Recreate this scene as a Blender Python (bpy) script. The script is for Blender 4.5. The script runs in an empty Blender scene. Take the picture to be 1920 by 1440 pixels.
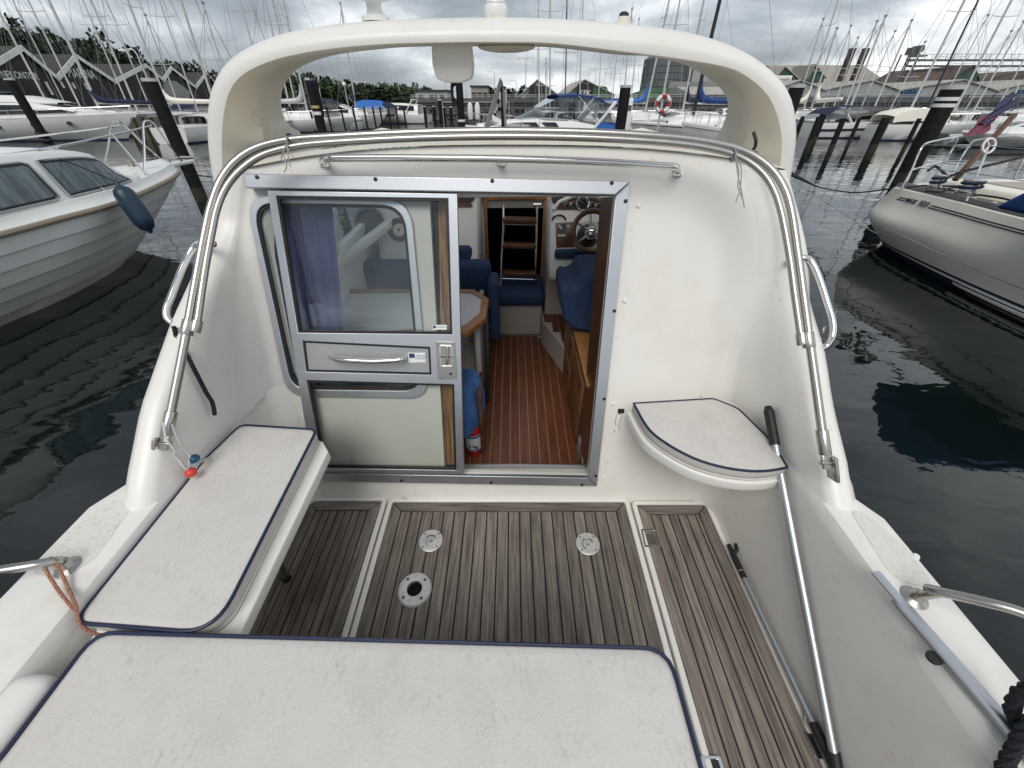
import bpy, bmesh, math, random
from mathutils import Vector as V, Matrix as Mx
from math import sin, cos, tan, pi, radians, atan2, sqrt
R = random.Random(7)
C = bpy.context.scene.collection
SC = bpy.context.scene

# ------------------------------------------------------------------ camera, sky, sun, exposure
F, PW, PB, H, HW = 721.0, radians(36.3), radians(38.9), 1.7, 2.15   # focal in px of a 1920 px frame; pitch against water / against the deck
cam_d = bpy.data.cameras.new('camera')
cam_d.sensor_fit = 'HORIZONTAL'; cam_d.sensor_width = 36; cam_d.lens = 36 * F / 1920
cam_d.clip_start = 0.02; cam_d.clip_end = 4000
cam = bpy.data.objects.new('camera', cam_d); C.objects.link(cam)
cam.location = (0, 0, HW); cam.rotation_euler = (pi / 2 - PW, 0, 0)
SC.camera = cam

SUN_EL, SUN_AZ = radians(52), radians(192)      # azimuth clockwise from +y
sun_d = bpy.data.lights.new('sun', 'SUN'); sun_d.energy = 1.5; sun_d.angle = radians(38); sun_d.color = (1, .96, .9)
sun = bpy.data.objects.new('sun', sun_d); C.objects.link(sun)
sd = V((sin(SUN_AZ) * cos(SUN_EL), cos(SUN_AZ) * cos(SUN_EL), sin(SUN_EL)))
sun.rotation_euler = sd.to_track_quat('Z', 'Y').to_euler()

world = bpy.data.worlds.new('World'); SC.world = world; world.use_nodes = True
nt = world.node_tree; nt.nodes.clear()
def wn(t, **k):
    n = nt.nodes.new(t)
    for a, b in k.items(): setattr(n, a, b)
    return n
def wl(a, b): nt.links.new(a, b)
def wmath(op, a, b=None):
    n = wn('ShaderNodeMath', operation=op)
    for i, x in enumerate((a, b)):
        if x is None: continue
        if isinstance(x, (int, float)): n.inputs[i].default_value = x
        else: wl(x, n.inputs[i])
    return n.outputs[0]
sky = wn('ShaderNodeTexSky', sky_type='NISHITA', sun_disc=False, sun_elevation=SUN_EL, sun_rotation=SUN_AZ)
tc = wn('ShaderNodeTexCoord'); sp = wn('ShaderNodeSeparateXYZ'); wl(tc.outputs['Generated'], sp.inputs[0])
zz = wmath('ADD', wmath('MAXIMUM', sp.outputs[2], 0.0), 0.30)
cb = wn('ShaderNodeCombineXYZ'); wl(wmath('DIVIDE', sp.outputs[0], zz), cb.inputs[0]); wl(wmath('DIVIDE', sp.outputs[1], zz), cb.inputs[1])
mp = wn('ShaderNodeMapping'); wl(cb.outputs[0], mp.inputs[0]); mp.inputs['Rotation'].default_value = (0, 0, .5); mp.inputs['Scale'].default_value = (1.0, 1.15, 1); mp.inputs['Location'].default_value = (3.4, 1.3, .4)
n1 = wn('ShaderNodeTexNoise'); n1.inputs['Scale'].default_value = 1.5; n1.inputs['Detail'].default_value = 10; n1.inputs['Roughness'].default_value = .55; n1.inputs['Distortion'].default_value = .25; wl(mp.outputs[0], n1.inputs['Vector'])
n2 = wn('ShaderNodeTexNoise'); n2.inputs['Scale'].default_value = .6; n2.inputs['Detail'].default_value = 4; wl(mp.outputs[0], n2.inputs['Vector'])
dens = wmath('ADD', wmath('MULTIPLY', n1.outputs[0], .65), wmath('MULTIPLY', n2.outputs[0], .35))
dens = wmath('ADD', dens, wmath('MULTIPLY', sp.outputs[0], .06))   # the cloud deck is thinner to the east
cr = wn('ShaderNodeValToRGB'); wl(dens, cr.inputs[0])
el = cr.color_ramp.elements
el[0].position = .36; el[0].color = (.185, .21, .24, 1)
el[1].position = .66; el[1].color = (.95, .96, .97, 1)
for p, c in ((.45, (.275, .305, .34, 1)), (.52, (.41, .445, .48, 1)), (.585, (.66, .69, .715, 1))):
    e = el.new(p); e.color = c
sc10 = wn('ShaderNodeMixRGB', blend_type='MULTIPLY'); sc10.inputs[0].default_value = 1; wl(cr.outputs[0], sc10.inputs[1]); sc10.inputs[2].default_value = (10, 10, 10, 1)
mx = wn('ShaderNodeMixRGB'); mx.inputs[0].default_value = .93; wl(sky.outputs[0], mx.inputs[1]); wl(sc10.outputs[0], mx.inputs[2])
bg = wn('ShaderNodeBackground'); bg.inputs[1].default_value = .1; wl(mx.outputs[0], bg.inputs[0])
wo = wn('ShaderNodeOutputWorld'); wl(bg.outputs[0], wo.inputs[0])
SC.view_settings.view_transform = 'Standard'; SC.view_settings.look = 'None'
SC.view_settings.exposure = 0.46; SC.view_settings.gamma = 1; SC.view_settings.use_curve_mapping = False
SC.cycles.max_bounces = 10; SC.cycles.transparent_max_bounces = 16; SC.cycles.caustics_reflective = False; SC.cycles.caustics_refractive = False

# ------------------------------------------------------------------ survey helpers: a sight line cut with a known plane
def ray(px, py, p):
    u = (px - 960) / F; v = (720 - py) / F
    return V((u, cos(p) + v * sin(p), -sin(p) + v * cos(p)))
def WZ(px, py, z=0): d = ray(px, py, PW); return V((0, 0, HW)) + d * ((z - HW) / d.z)
def WY(px, py, y): d = ray(px, py, PW); return V((0, 0, HW)) + d * (y / d.y)
def BZ(px, py, z=0): d = ray(px, py, PB); return V((0, 0, H)) + d * ((z - H) / d.z)
def BY(px, py, y): d = ray(px, py, PB); return V((0, 0, H)) + d * (y / d.y)
def BX(px, py, x): d = ray(px, py, PB); return V((0, 0, H)) + d * (x / d.x)
def BP(px, py, p0, n): d = ray(px, py, PB); o = V((0, 0, H)); n = V(n); return o + d * ((V(p0) - o).dot(n) / d.dot(n))
BM = Mx.Translation((0, 0, HW)) @ Mx.Rotation(PB - PW, 4, 'X') @ Mx.Translation((0, 0, -H))    # deck frame -> world (the bow rides a little high)

# ------------------------------------------------------------------ mesh helpers
def sm(pts, n=6, closed=False):
    P = [V(p) for p in pts]; out = []; N = len(P)
    if N < 3: return P
    for i in range(N if closed else N - 1):
        a, b, c, d = (P[(i - 1) % N] if closed or i > 0 else P[0] * 2 - P[1]), P[i], P[(i + 1) % N], (P[(i + 2) % N] if closed or i + 2 < N else P[N - 1] * 2 - P[N - 2])
        for k in range(n):
            t = k / n
            out.append(.5 * ((2 * b) + (c - a) * t + (2 * a - 5 * b + 4 * c - d) * t * t + (3 * b - a - 3 * c + d) * t ** 3))
    if not closed: out.append(P[-1])
    return out
def resample(P, n):
    L = [0]
    for a, b in zip(P, P[1:]): L.append(L[-1] + (b - a).length)
    out = []; j = 0
    for i in range(n):
        s = L[-1] * i / (n - 1)
        while j < len(P) - 2 and L[j + 1] < s: j += 1
        t = (s - L[j]) / max(1e-9, L[j + 1] - L[j]); out.append(P[j].lerp(P[j + 1], min(1, max(0, t))))
    return out
def roundpoly(pts, r, n=5):
    P = [V((p[0], p[1])) for p in pts]; out = []; N = len(P)
    for i in range(N):
        b = P[i]; a = P[i - 1]; c = P[(i + 1) % N]
        rr = r[i] if isinstance(r, (list, tuple)) else r
        if rr <= 0: out.append(b); continue
        u = (a - b); w = (c - b); lu, lw = u.length, w.length; u.normalize(); w.normalize()
        ang = u.angle(w); d = min(rr / max(.05, tan(ang / 2)), lu * .49, lw * .49)
        p, q = b + u * d, b + w * d
        for k in range(n + 1):
            t = k / n; out.append((1 - t) ** 2 * p + 2 * t * (1 - t) * b + t * t * q)
    return out

class MB:
    def __init__(s): s.v = []; s.f = []; s.m = []; s.cur = 0
    def add(s, vs, fs):
        o = len(s.v); s.v += [V(x) for x in vs]; s.f += [[i + o for i in f] for f in fs]; s.m += [s.cur] * len(fs); return s
    def box(s, c, d, M=None):
        c = V(c); vs = [V((x * d[0] / 2, y * d[1] / 2, z * d[2] / 2)) for x in (-1, 1) for y in (-1, 1) for z in (-1, 1)]
        vs = [((M @ v) if M else v) + c for v in vs]
        return s.add(vs, [(0, 1, 3, 2), (4, 6, 7, 5), (0, 4, 5, 1), (2, 3, 7, 6), (0, 2, 6, 4), (1, 5, 7, 3)])
    def bar(s, a, b, w, h, up=(0, 0, 1)):
        a, b = V(a), V(b); d = (b - a); L = d.length; d.normalize(); x = d.cross(V(up)); x.normalize(); z = x.cross(d)
        M = Mx((x, d, z)).transposed(); return s.box((a + b) / 2, (w, L, h), M)
    def grid(s, rows, cu=False, cv=False, flip=False):
        n = len(rows); m = len(rows[0]); vs = [p for r in rows for p in r]; fs = []
        for i in range(n if cv else n - 1):
            for j in range(m if cu else m - 1):
                a, b, c, d = i * m + j, i * m + (j + 1) % m, ((i + 1) % n) * m + (j + 1) % m, ((i + 1) % n) * m + j
                fs.append((a, d, c, b) if flip else (a, b, c, d))
        return s.add(vs, fs)
    def tube(s, path, r, n=8, closed=False, caps=True):
        P = [V(p) for p in path]; N = len(P); rows = []
        t0 = None; nrm = None
        for i in range(N):
            a = P[i - 1] if (i > 0 or closed) else P[0]; b = P[(i + 1) % N] if (i < N - 1 or closed) else P[-1]
            t = b - a
            if t.length < 1e-9: t = t0 or V((0, 0, 1))
            t = t.normalized()
            if nrm is None:
                nrm = t.orthogonal().normalized()
            else:
                nrm = nrm - t * nrm.dot(t)
                nrm = nrm.normalized() if nrm.length > 1e-6 else t.orthogonal().normalized()
            bn = t.cross(nrm); t0 = t; rr = r[i] if isinstance(r, (list, tuple)) else r
            rows.append([P[i] + nrm * (rr * cos(2 * pi * k / n)) + bn * (rr * sin(2 * pi * k / n)) for k in range(n)])
        s.grid(rows, cu=True, cv=closed)
        if caps and not closed:
            o = len(s.v) - N * n
            s.f.append([o + k for k in range(n)][::-1]); s.m.append(s.cur); s.f.append([o + (N - 1) * n + k for k in range(n)]); s.m.append(s.cur)
        return s
    def cyl(s, a, b, r, n=16, r2=None): return s.tube([a, b], [r, r if r2 is None else r2], n)
    def lathe(s, prof, M=None, n=20, caps=True):
        M = M or Mx.Identity(4); rows = [[M @ V((r * cos(2 * pi * k / n), r * sin(2 * pi * k / n), z)) for k in range(n)] for r, z in prof]
        s.grid(rows, cu=True)
        if caps:
            o = len(s.v) - len(prof) * n
            if prof[0][0] > 1e-4: s.f.append([o + k for k in range(n)][::-1]); s.m.append(s.cur)
            if prof[-1][0] > 1e-4: s.f.append([o + (len(prof) - 1) * n + k for k in range(n)]); s.m.append(s.cur)
        return s
    def ball(s, c, r, n=12, sc=(1, 1, 1)):
        rows = []
        for i in range(n // 2 + 1):
            a = pi * i / (n // 2); rows.append([V(c) + V((r * sin(a) * cos(2 * pi * k / n) * sc[0], r * sin(a) * sin(2 * pi * k / n) * sc[1], -r * cos(a) * sc[2])) for k in range(n)])
        return s.grid(rows, cu=True)
    def prism(s, poly, h, M=None, z0=0):
        M = M or Mx.Identity(4); n = len(poly)
        vs = [M @ V((p[0], p[1], z0)) for p in poly] + [M @ V((p[0], p[1], z0 + h)) for p in poly]
        return s.add(vs, [list(range(n))[::-1], list(range(n, 2 * n))] + [(i, (i + 1) % n, n + (i + 1) % n, n + i) for i in range(n)])
    def mesh(s, name, mats, smooth=35, bevel=0, seg=2, fix=True):
        me = bpy.data.meshes.new(name); me.from_pydata([tuple(v) for v in s.v], [], s.f)
        mats = mats if isinstance(mats, (list, tuple)) else [mats]
        for m in mats: me.materials.append(m)
        if len(mats) > 1:
            for p, i in zip(me.polygons, s.m): p.material_index = i
        if fix or bevel:
            bm = bmesh.new(); bm.from_mesh(me)
            if fix: bmesh.ops.remove_doubles(bm, verts=bm.verts, dist=1e-5); bmesh.ops.recalc_face_normals(bm, faces=bm.faces)
            if bevel:
                ed = [e for e in bm.edges if len(e.link_faces) == 2 and e.calc_face_angle(0) > .5]
                bmesh.ops.bevel(bm, geom=ed, offset=bevel, segments=seg, profile=.5, affect='EDGES', clamp_overlap=True)
            bm.to_mesh(me); bm.free()
        if smooth:
            me.polygons.foreach_set('use_smooth', [True] * len(me.polygons)); me.set_sharp_from_angle(angle=radians(smooth))
        return me

def tag(o, label=None, cat=None, group=None, kind=None):
    if label: o['label'] = label
    if cat: o['category'] = cat
    if group: o['group'] = group
    if kind: o['kind'] = kind
    return o
def put(name, me, parent=None, frame=None):
    o = bpy.data.objects.new(name, me); C.objects.link(o)
    if parent is not None: o.parent = parent
    elif frame is not None: o.matrix_world = frame
    return o
def ob(name, mb, mat, parent=None, frame=None, **k): return put(name, mb.mesh(name, mat, **k), parent, frame)
def empty(name, M=None, label=None, cat=None, group=None):
    o = bpy.data.objects.new(name, None); C.objects.link(o); o.empty_display_size = .1
    if M is not None: o.matrix_world = M
    return tag(o, label, cat, group)
def copy_tree(o, M=None, parent=None):
    c = o.copy(); C.objects.link(c)
    if parent is not None: c.parent = parent; c.matrix_parent_inverse = o.matrix_parent_inverse.copy()
    if M is not None: c.matrix_world = M
    for ch in list(o.children): copy_tree(ch, None, c)
    return c
def plate(name, outlines, th, mat, parent=None, M=None, bevel=0, frame=None, smooth=40, bres=2):
    """flat sheet with holes, th thick (+z), bevelled; baked through M"""
    cu = bpy.data.curves.new(name, 'CURVE'); cu.dimensions = '2D'; cu.fill_mode = 'BOTH'
    cu.extrude = max(0, th / 2 - bevel); cu.bevel_depth = bevel; cu.bevel_resolution = bres; cu.offset = -bevel
    for P in outlines:
        sp_ = cu.splines.new('POLY'); sp_.points.add(len(P) - 1); sp_.use_cyclic_u = True
        for q, p in zip(sp_.points, P): q.co = (p[0], p[1], 0, 1)
    t = bpy.data.objects.new('t', cu); me = bpy.data.meshes.new_from_object(t); bpy.data.objects.remove(t); bpy.data.curves.remove(cu)
    me.transform(Mx.Translation((0, 0, th / 2)))
    if M is not None: me.transform(M)
    me.name = name; me.materials.clear(); me.materials.append(mat)
    if smooth: me.polygons.foreach_set('use_smooth', [True] * len(me.polygons)); me.set_sharp_from_angle(angle=radians(smooth))
    return put(name, me, parent, frame)
def text(name, body, size, mat, M, parent=None, frame=None, ext=.001, shear=0, align='CENTER', sx=1, bold=0):
    cu = bpy.data.curves.new(name, 'FONT'); cu.body = body; cu.offset = bold; cu.size = size; cu.extrude = ext; cu.shear = shear; cu.align_x = align; cu.align_y = 'CENTER'; cu.resolution_u = 3
    t = bpy.data.objects.new('t', cu); me = bpy.data.meshes.new_from_object(t); bpy.data.objects.remove(t); bpy.data.curves.remove(cu)
    me.transform(M @ Mx.Diagonal((sx, 1, 1, 1))); me.materials.clear(); me.materials.append(mat); me.name = name
    return put(name, me, parent, frame)
def rope_mb(path, r, pitch=.05, n=6, mb=None):
    """three-strand laid rope"""
    mb = mb or MB(); P = [V(p) for p in path]; L = sum((b - a).length for a, b in zip(P, P[1:]))
    P = resample(P, max(8, int(L / pitch * 6))); N = len(P); s = 0; nrm = None; fr = []
    for i in range(N):
        t = (P[min(N - 1, i + 1)] - P[max(0, i - 1)]).normalized()
        nrm = t.orthogonal().normalized() if nrm is None else (nrm - t * nrm.dot(t)).normalized()
        fr.append((nrm.copy(), t.cross(nrm)))
    for k in range(3):
        q = []; s = 0
        for i in range(N):
            if i: s += (P[i] - P[i - 1]).length
            a = 2 * pi * (s / pitch + k / 3); q.append(P[i] + fr[i][0] * (r * .52 * cos(a)) + fr[i][1] * (r * .52 * sin(a)))
        mb.tube(q, r * .56, n)
    return mb

# ------------------------------------------------------------------ materials
def mat(name, col, rough=.5, metal=0, noise=None, bump=None, col2=None, spec=.5, rand=0, rnoise=None, aniso=None, coat=0, specks=None):
    m = bpy.data.materials.new(name); m.use_nodes = True; t = m.node_tree; b = t.nodes['Principled BSDF']
    b.inputs['Base Color'].default_value = (*col, 1); b.inputs['Roughness'].default_value = rough; b.inputs['Metallic'].default_value = metal
    b.inputs['Specular IOR Level'].default_value = spec; b.inputs['Coat Weight'].default_value = coat
    tcn = t.nodes.new('ShaderNodeTexCoord'); src = tcn.outputs['Object']
    if aniso:
        mpn = t.nodes.new('ShaderNodeMapping'); mpn.inputs['Scale'].default_value = aniso; t.links.new(src, mpn.inputs[0]); srcA = mpn.outputs[0]
    else: srcA = src
    colout = None
    if noise:                                   # (scale, lo, hi) : mixes col -> col2
        nz = t.nodes.new('ShaderNodeTexNoise'); nz.inputs['Scale'].default_value = noise[0]; nz.inputs['Detail'].default_value = 6; nz.inputs['Roughness'].default_value = .62
        t.links.new(srcA, nz.inputs['Vector'])
        rp = t.nodes.new('ShaderNodeMapRange'); rp.inputs[1].default_value = noise[1]; rp.inputs[2].default_value = noise[2]; t.links.new(nz.outputs[0], rp.inputs[0])
        mxn = t.nodes.new('ShaderNodeMixRGB'); t.links.new(rp.outputs[0], mxn.inputs[0]); mxn.inputs[1].default_value = (*col, 1); mxn.inputs[2].default_value = (*(col2 or [c * .6 for c in col]), 1)
        colout = mxn.outputs[0]
    if specks:                                  # (scale, lo, hi, colour): small scattered marks
        mp2 = t.nodes.new('ShaderNodeMapping'); mp2.inputs['Scale'].default_value = (1, .55, 1); mp2.inputs['Rotation'].default_value = (0, 0, .4); t.links.new(src, mp2.inputs[0])
        nz = t.nodes.new('ShaderNodeTexNoise'); nz.inputs['Scale'].default_value = specks[0]; nz.inputs['Detail'].default_value = 5; nz.inputs['Roughness'].default_value = .7; t.links.new(mp2.outputs[0], nz.inputs['Vector'])
        rp = t.nodes.new('ShaderNodeMapRange'); rp.inputs[1].default_value = specks[1]; rp.inputs[2].default_value = specks[2]; t.links.new(nz.outputs[0], rp.inputs[0])
        nzb = t.nodes.new('ShaderNodeTexNoise'); nzb.inputs['Scale'].default_value = specks[0] * .12; nzb.inputs['Detail'].default_value = 2; t.links.new(src, nzb.inputs['Vector'])
        rpb = t.nodes.new('ShaderNodeMapRange'); rpb.inputs[1].default_value = .38; rpb.inputs[2].default_value = .68; t.links.new(nzb.outputs[0], rpb.inputs[0])
        mm = t.nodes.new('ShaderNodeMath'); mm.operation = 'MULTIPLY'; t.links.new(rp.outputs[0], mm.inputs[0]); t.links.new(rpb.outputs[0], mm.inputs[1])
        mxs = t.nodes.new('ShaderNodeMixRGB'); t.links.new(mm.outputs[0], mxs.inputs[0]); mxs.inputs[2].default_value = (*specks[3], 1)
        if colout: t.links.new(colout, mxs.inputs[1])
        else: mxs.inputs[1].default_value = (*col, 1)
        colout = mxs.outputs[0]
    if rand:
        oi = t.nodes.new('ShaderNodeObjectInfo'); mr = t.nodes.new('ShaderNodeMapRange'); mr.inputs[3].default_value = 1 - rand; mr.inputs[4].default_value = 1 + rand; t.links.new(oi.outputs['Random'], mr.inputs[0])
        hs = t.nodes.new('ShaderNodeHueSaturation'); t.links.new(mr.outputs[0], hs.inputs['Value'])
        if colout: t.links.new(colout, hs.inputs['Color'])
        else: hs.inputs['Color'].default_value = (*col, 1)
        colout = hs.outputs[0]
    if colout: t.links.new(colout, b.inputs['Base Color'])
    if rnoise:
        nz = t.nodes.new('ShaderNodeTexNoise'); nz.inputs['Scale'].default_value = rnoise[0]; nz.inputs['Detail'].default_value = 4; t.links.new(srcA, nz.inputs['Vector'])
        rp = t.nodes.new('ShaderNodeMapRange'); rp.inputs[3].default_value = rnoise[1]; rp.inputs[4].default_value = rnoise[2]; t.links.new(nz.outputs[0], rp.inputs[0]); t.links.new(rp.outputs[0], b.inputs['Roughness'])
    if bump:                                    # (scale, strength, distance)
        nz = t.nodes.new('ShaderNodeTexNoise'); nz.inputs['Scale'].default_value = bump[0]; nz.inputs['Detail'].default_value = 4; t.links.new(srcA, nz.inputs['Vector'])
        bp = t.nodes.new('ShaderNodeBump'); bp.inputs['Strength'].default_value = bump[1]; bp.inputs['Distance'].default_value = bump[2]; t.links.new(nz.outputs[0], bp.inputs['Height']); t.links.new(bp.outputs[0], b.inputs['Normal'])
    return m
def glassmat(name, tint=(1, 1, 1), refl=1.0, rough=.01):
    m = bpy.data.materials.new(name); m.use_nodes = True; t = m.node_tree; t.nodes.clear()
    tr = t.nodes.new('ShaderNodeBsdfTransparent'); tr.inputs[0].default_value = (*tint, 1)
    gl = t.nodes.new('ShaderNodeBsdfGlossy'); gl.inputs['Roughness'].default_value = rough; gl.inputs[0].default_value = (1, 1, 1, 1)
    fr = t.nodes.new('ShaderNodeFresnel'); fr.inputs[0].default_value = 1.5
    mu = t.nodes.new('ShaderNodeMath'); mu.operation = 'MULTIPLY'; mu.use_clamp = True; mu.inputs[1].default_value = refl; t.links.new(fr.outputs[0], mu.inputs[0])
    mxn = t.nodes.new('ShaderNodeMixShader'); t.links.new(mu.outputs[0], mxn.inputs[0]); t.links.new(tr.outputs[0], mxn.inputs[1]); t.links.new(gl.outputs[0], mxn.inputs[2])
    o = t.nodes.new('ShaderNodeOutputMaterial'); t.links.new(mxn.outputs[0], o.inputs[0]); return m

m_gel = mat('gelcoat', (.80, .78, .735), .33, noise=(2.2, .50, .85), col2=(.70, .665, .59), bump=(420, .10, .002), specks=(26, .60, .80, (.50, .46, .38)))
m_geld = mat('gelcoat_deck', (.80, .78, .735), .42, noise=(3.5, .52, .8), col2=(.62, .58, .51), bump=(260, .12, .002))
m_cream = mat('cream_gelcoat', (.79, .755, .66), .4, noise=(2.5, .42, .75), col2=(.72, .665, .545), bump=(300, .08, .002), specks=(16, .62, .72, (.40, .33, .22)))
m_skid = mat('nonskid', (.76, .74, .69), .8, noise=(70, .52, .75), col2=(.58, .54, .47), bump=(350, .8, .004))
m_cush = mat('cushion_vinyl', (.61, .584, .55), .6, noise=(7, .46, .85), col2=(.53, .505, .485), bump=(160, .3, .004), specks=(95, .50, .82, (.37, .36, .345)))
m_cushs = mat('cushion_side', (.60, .575, .54), .6, noise=(7, .46, .85), col2=(.50, .48, .44), bump=(160, .3, .004))
m_pipe = mat('piping', (.009, .016, .052), .45)
m_alu = mat('anodised_aluminium', (.58, .60, .63), .42, 1, rnoise=(40, .34, .5))
m_alud = mat('aluminium_panel', (.44, .45, .46), .5, .6, noise=(4, .4, .8), col2=(.38, .39, .40))
m_ss = mat('stainless', (.45, .43, .40), .26, 1, rnoise=(25, .2, .38))
m_cast = mat('satin_cast_alloy', (.66, .66, .64), .42, .45, noise=(60, .4, .7), col2=(.52, .52, .50))
m_chr = mat('chrome', (.74, .73, .71), .07, 1)
m_blk = mat('black_rubber', (.012, .012, .013), .5)
m_blkm = mat('black_paint', (.018, .018, .02), .4)
m_teak = mat('weathered_teak', (.275, .238, .202), .8, noise=(1, .35, .70), col2=(.085, .068, .056), aniso=(95, 5, 95), bump=(1, .5, .004), rand=.16, specks=(5, .46, .68, (.085, .07, .058)))
m_teakx = mat('weathered_teak_cross', (.235, .206, .18), .8, noise=(1, .36, .68), col2=(.08, .064, .053), aniso=(5, 95, 95), bump=(1, .5, .004), rand=.18)
m_cteak = mat('cabin_teak', (.135, .044, .018), .3, noise=(1, .35, .7), col2=(.07, .022, .009), aniso=(70, 4, 70), rand=.12)
m_strip = mat('holly_strip', (.27, .15, .08), .35)
m_mahog = mat('mahogany', (.105, .045, .02), .3, noise=(1, .35, .7), col2=(.055, .022, .01), aniso=(30, 30, 3))
m_oak = mat('light_teak_trim', (.34, .16, .06), .3, noise=(1, .35, .7), col2=(.2, .085, .03), aniso=(6, 60, 60))
m_mid = mat('mid_teak', (.20, .09, .036), .35, noise=(1, .35, .7), col2=(.12, .05, .018), aniso=(6, 6, 50))
m_pine = mat('raw_pine', (.42, .24, .115), .7, noise=(1, .38, .62), col2=(.14, .065, .028), aniso=(70, 3, 4), bump=(30, .2, .004))
m_burl = mat('burl_veneer', (.12, .03, .012), .18, noise=(30, .35, .65), col2=(.045, .010, .005), coat=.5)
m_blue = mat('blue_upholstery', (.022, .05, .125), .85, noise=(90, .4, .7), col2=(.012, .026, .07), bump=(250, .4, .004))
m_navy = mat('navy_canvas', (.010, .016, .055), .8, noise=(6, .4, .7), col2=(.006, .01, .03), bump=(40, .2, .01))
m_bluec = mat('blue_canvas', (.012, .055, .21), .7, noise=(5, .4, .7), col2=(.008, .03, .12), bump=(14, .3, .03))
m_bright = mat('bright_blue_tarp', (.02, .13, .45), .6, bump=(6, .4, .05))
m_curt = mat('violet_blue_curtain', (.11, .12, .30), .8, noise=(8, .4, .7), col2=(.07, .075, .21))
m_curtg = mat('slate_curtain', (.36, .45, .49), .85, noise=(1.3, .38, .62), col2=(.12, .17, .20), aniso=(1, 9, 1))  # darker vertical streaks paint the fold shading into the colour
m_inw = mat('cabin_white', (.80, .785, .75), .35)
m_ing = mat('cabin_grey_liner', (.40, .37, .34), .7, bump=(200, .2, .003))
m_tabl = mat('table_laminate', (.50, .50, .52), .4)
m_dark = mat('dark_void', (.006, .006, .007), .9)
m_glass = glassmat('clear_glass', (.97, .985, .98), .9)
m_glassl = glassmat('dusty_lower_glass', (.98, .995, .985), .8)
m_wglass = glassmat('cabin_glass', (.88, .92, .92), 1.2)
m_tint = mat('tinted_glass', (.010, .012, .014), .04, spec=.7)
m_smoke = glassmat('smoked_acrylic', (.10, .12, .12), 1.4)
m_vinyl = glassmat('clear_vinyl', (.62, .64, .66), 2.2, .06)
m_white = mat('white_gelcoat', (.78, .78, .76), .25, noise=(1.2, .5, .8), col2=(.70, .70, .67))
m_white2 = mat('white_paint', (.80, .80, .78), .4)
m_whull = mat('off_white_hull', (.86, .825, .72), .48, noise=(.9, .45, .8), col2=(.77, .735, .635))
m_grey = mat('grey_gelcoat', (.40, .42, .43), .3)
m_mast = mat('mast_aluminium', (.58, .58, .57), .45, .35)
m_wire = mat('rigging_wire', (.25, .26, .27), .4, .6)
m_pile = mat('tarred_pile', (.008, .0085, .009), .7, spec=.25, noise=(5, .5, .8), col2=(.022, .022, .021), bump=(9, .5, .03))
m_weed = mat('weedy_pile_foot', (.032, .036, .016), .8, noise=(9, .4, .7), col2=(.012, .014, .008), bump=(20, .8, .03))
m_rope = mat('black_rope', (.011, .011, .016), .85)
m_rope2 = mat('grey_string', (.28, .29, .30), .9)
m_rope3 = mat('faded_red_cord', (.30, .10, .065), .9, noise=(180, .4, .6), col2=(.42, .26, .18))
m_red = mat('red_plastic', (.62, .05, .03), .35)
m_fred = mat('red_extinguisher', (.30, .012, .012), .25)
m_buoy = mat('buoy_red', (.42, .045, .035), .5)
m_balb = mat('blue_plastic', (.012, .075, .17), .4)
m_fend = mat('fender_vinyl', (.010, .032, .062), .38)
m_dwood = mat('dock_timber', (.17, .155, .125), .85, noise=(1, .35, .7), col2=(.07, .065, .05), aniso=(3, 3, 30))
m_concr = mat('concrete', (.30, .30, .285), .85, noise=(.5, .4, .7), col2=(.22, .22, .205))
m_shed = mat('black_weatherboard', (.020, .021, .023), .75, noise=(.6, .4, .7), col2=(.032, .033, .035))
m_roof = mat('dark_roof_felt', (.035, .035, .037), .85, noise=(.8, .4, .7), col2=(.055, .054, .054))
m_gsteel = mat('grey_steel', (.115, .12, .12), .7, noise=(.6, .4, .7), col2=(.07, .072, .07))
m_silo = mat('silo_steel', (.135, .165, .175), .5, .2, noise=(.4, .4, .7), col2=(.09, .115, .125))
m_green = mat('green_tarp', (.030, .095, .042), .8, noise=(.25, .4, .7), col2=(.02, .06, .03))
m_dgreen = mat('green_gable_boards', (.025, .075, .052), .7)
m_warm = mat('beige_roof', (.34, .32, .275), .85, noise=(.15, .4, .7), col2=(.26, .24, .2))
m_lgrey = mat('pale_grey_cladding', (.36, .37, .375), .75, noise=(.3, .4, .7), col2=(.29, .30, .30))
m_fibro = mat('fibre_cement_roof', (.42, .40, .365), .9, noise=(.3, .4, .7), col2=(.33, .31, .27))
m_broof = mat('brown_roof', (.105, .078, .062), .85, noise=(.25, .4, .7), col2=(.07, .05, .04))
m_dblue = mat('blue_doors', (.015, .06, .13), .5)
m_rust = mat('red_brown_stack', (.055, .022, .018), .8)
m_rock = mat('quay_rubble', (.13, .12, .105), .9, noise=(1.5, .4, .65), col2=(.05, .046, .04), bump=(2, .8, .2))
m_bark = mat('bark', (.05, .04, .03), .9)
m_leaf = mat('leaves', (.045, .085, .018), .7, noise=(.6, .4, .65), col2=(.022, .048, .010), rand=.25)
m_leafd = mat('dark_leaves', (.022, .040, .013), .7, noise=(.6, .4, .65), col2=(.012, .022, .008), rand=.25)
m_letter = mat('white_letters', (.8, .8, .8), .5)
m_lead = mat('navy_letters', (.02, .025, .06), .5)
m_brown = mat('varnished_spar', (.115, .055, .032), .4)
m_taupe = mat('taupe_rubrail', (.30, .25, .19), .6)
m_flagb = mat('flag_blue', (.036, .036, .085), .8)
m_flagr = mat('flag_faded_red', (.17, .05, .08), .8)
m_yel = mat('yellow_tape', (.55, .42, .16), .7)

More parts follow.
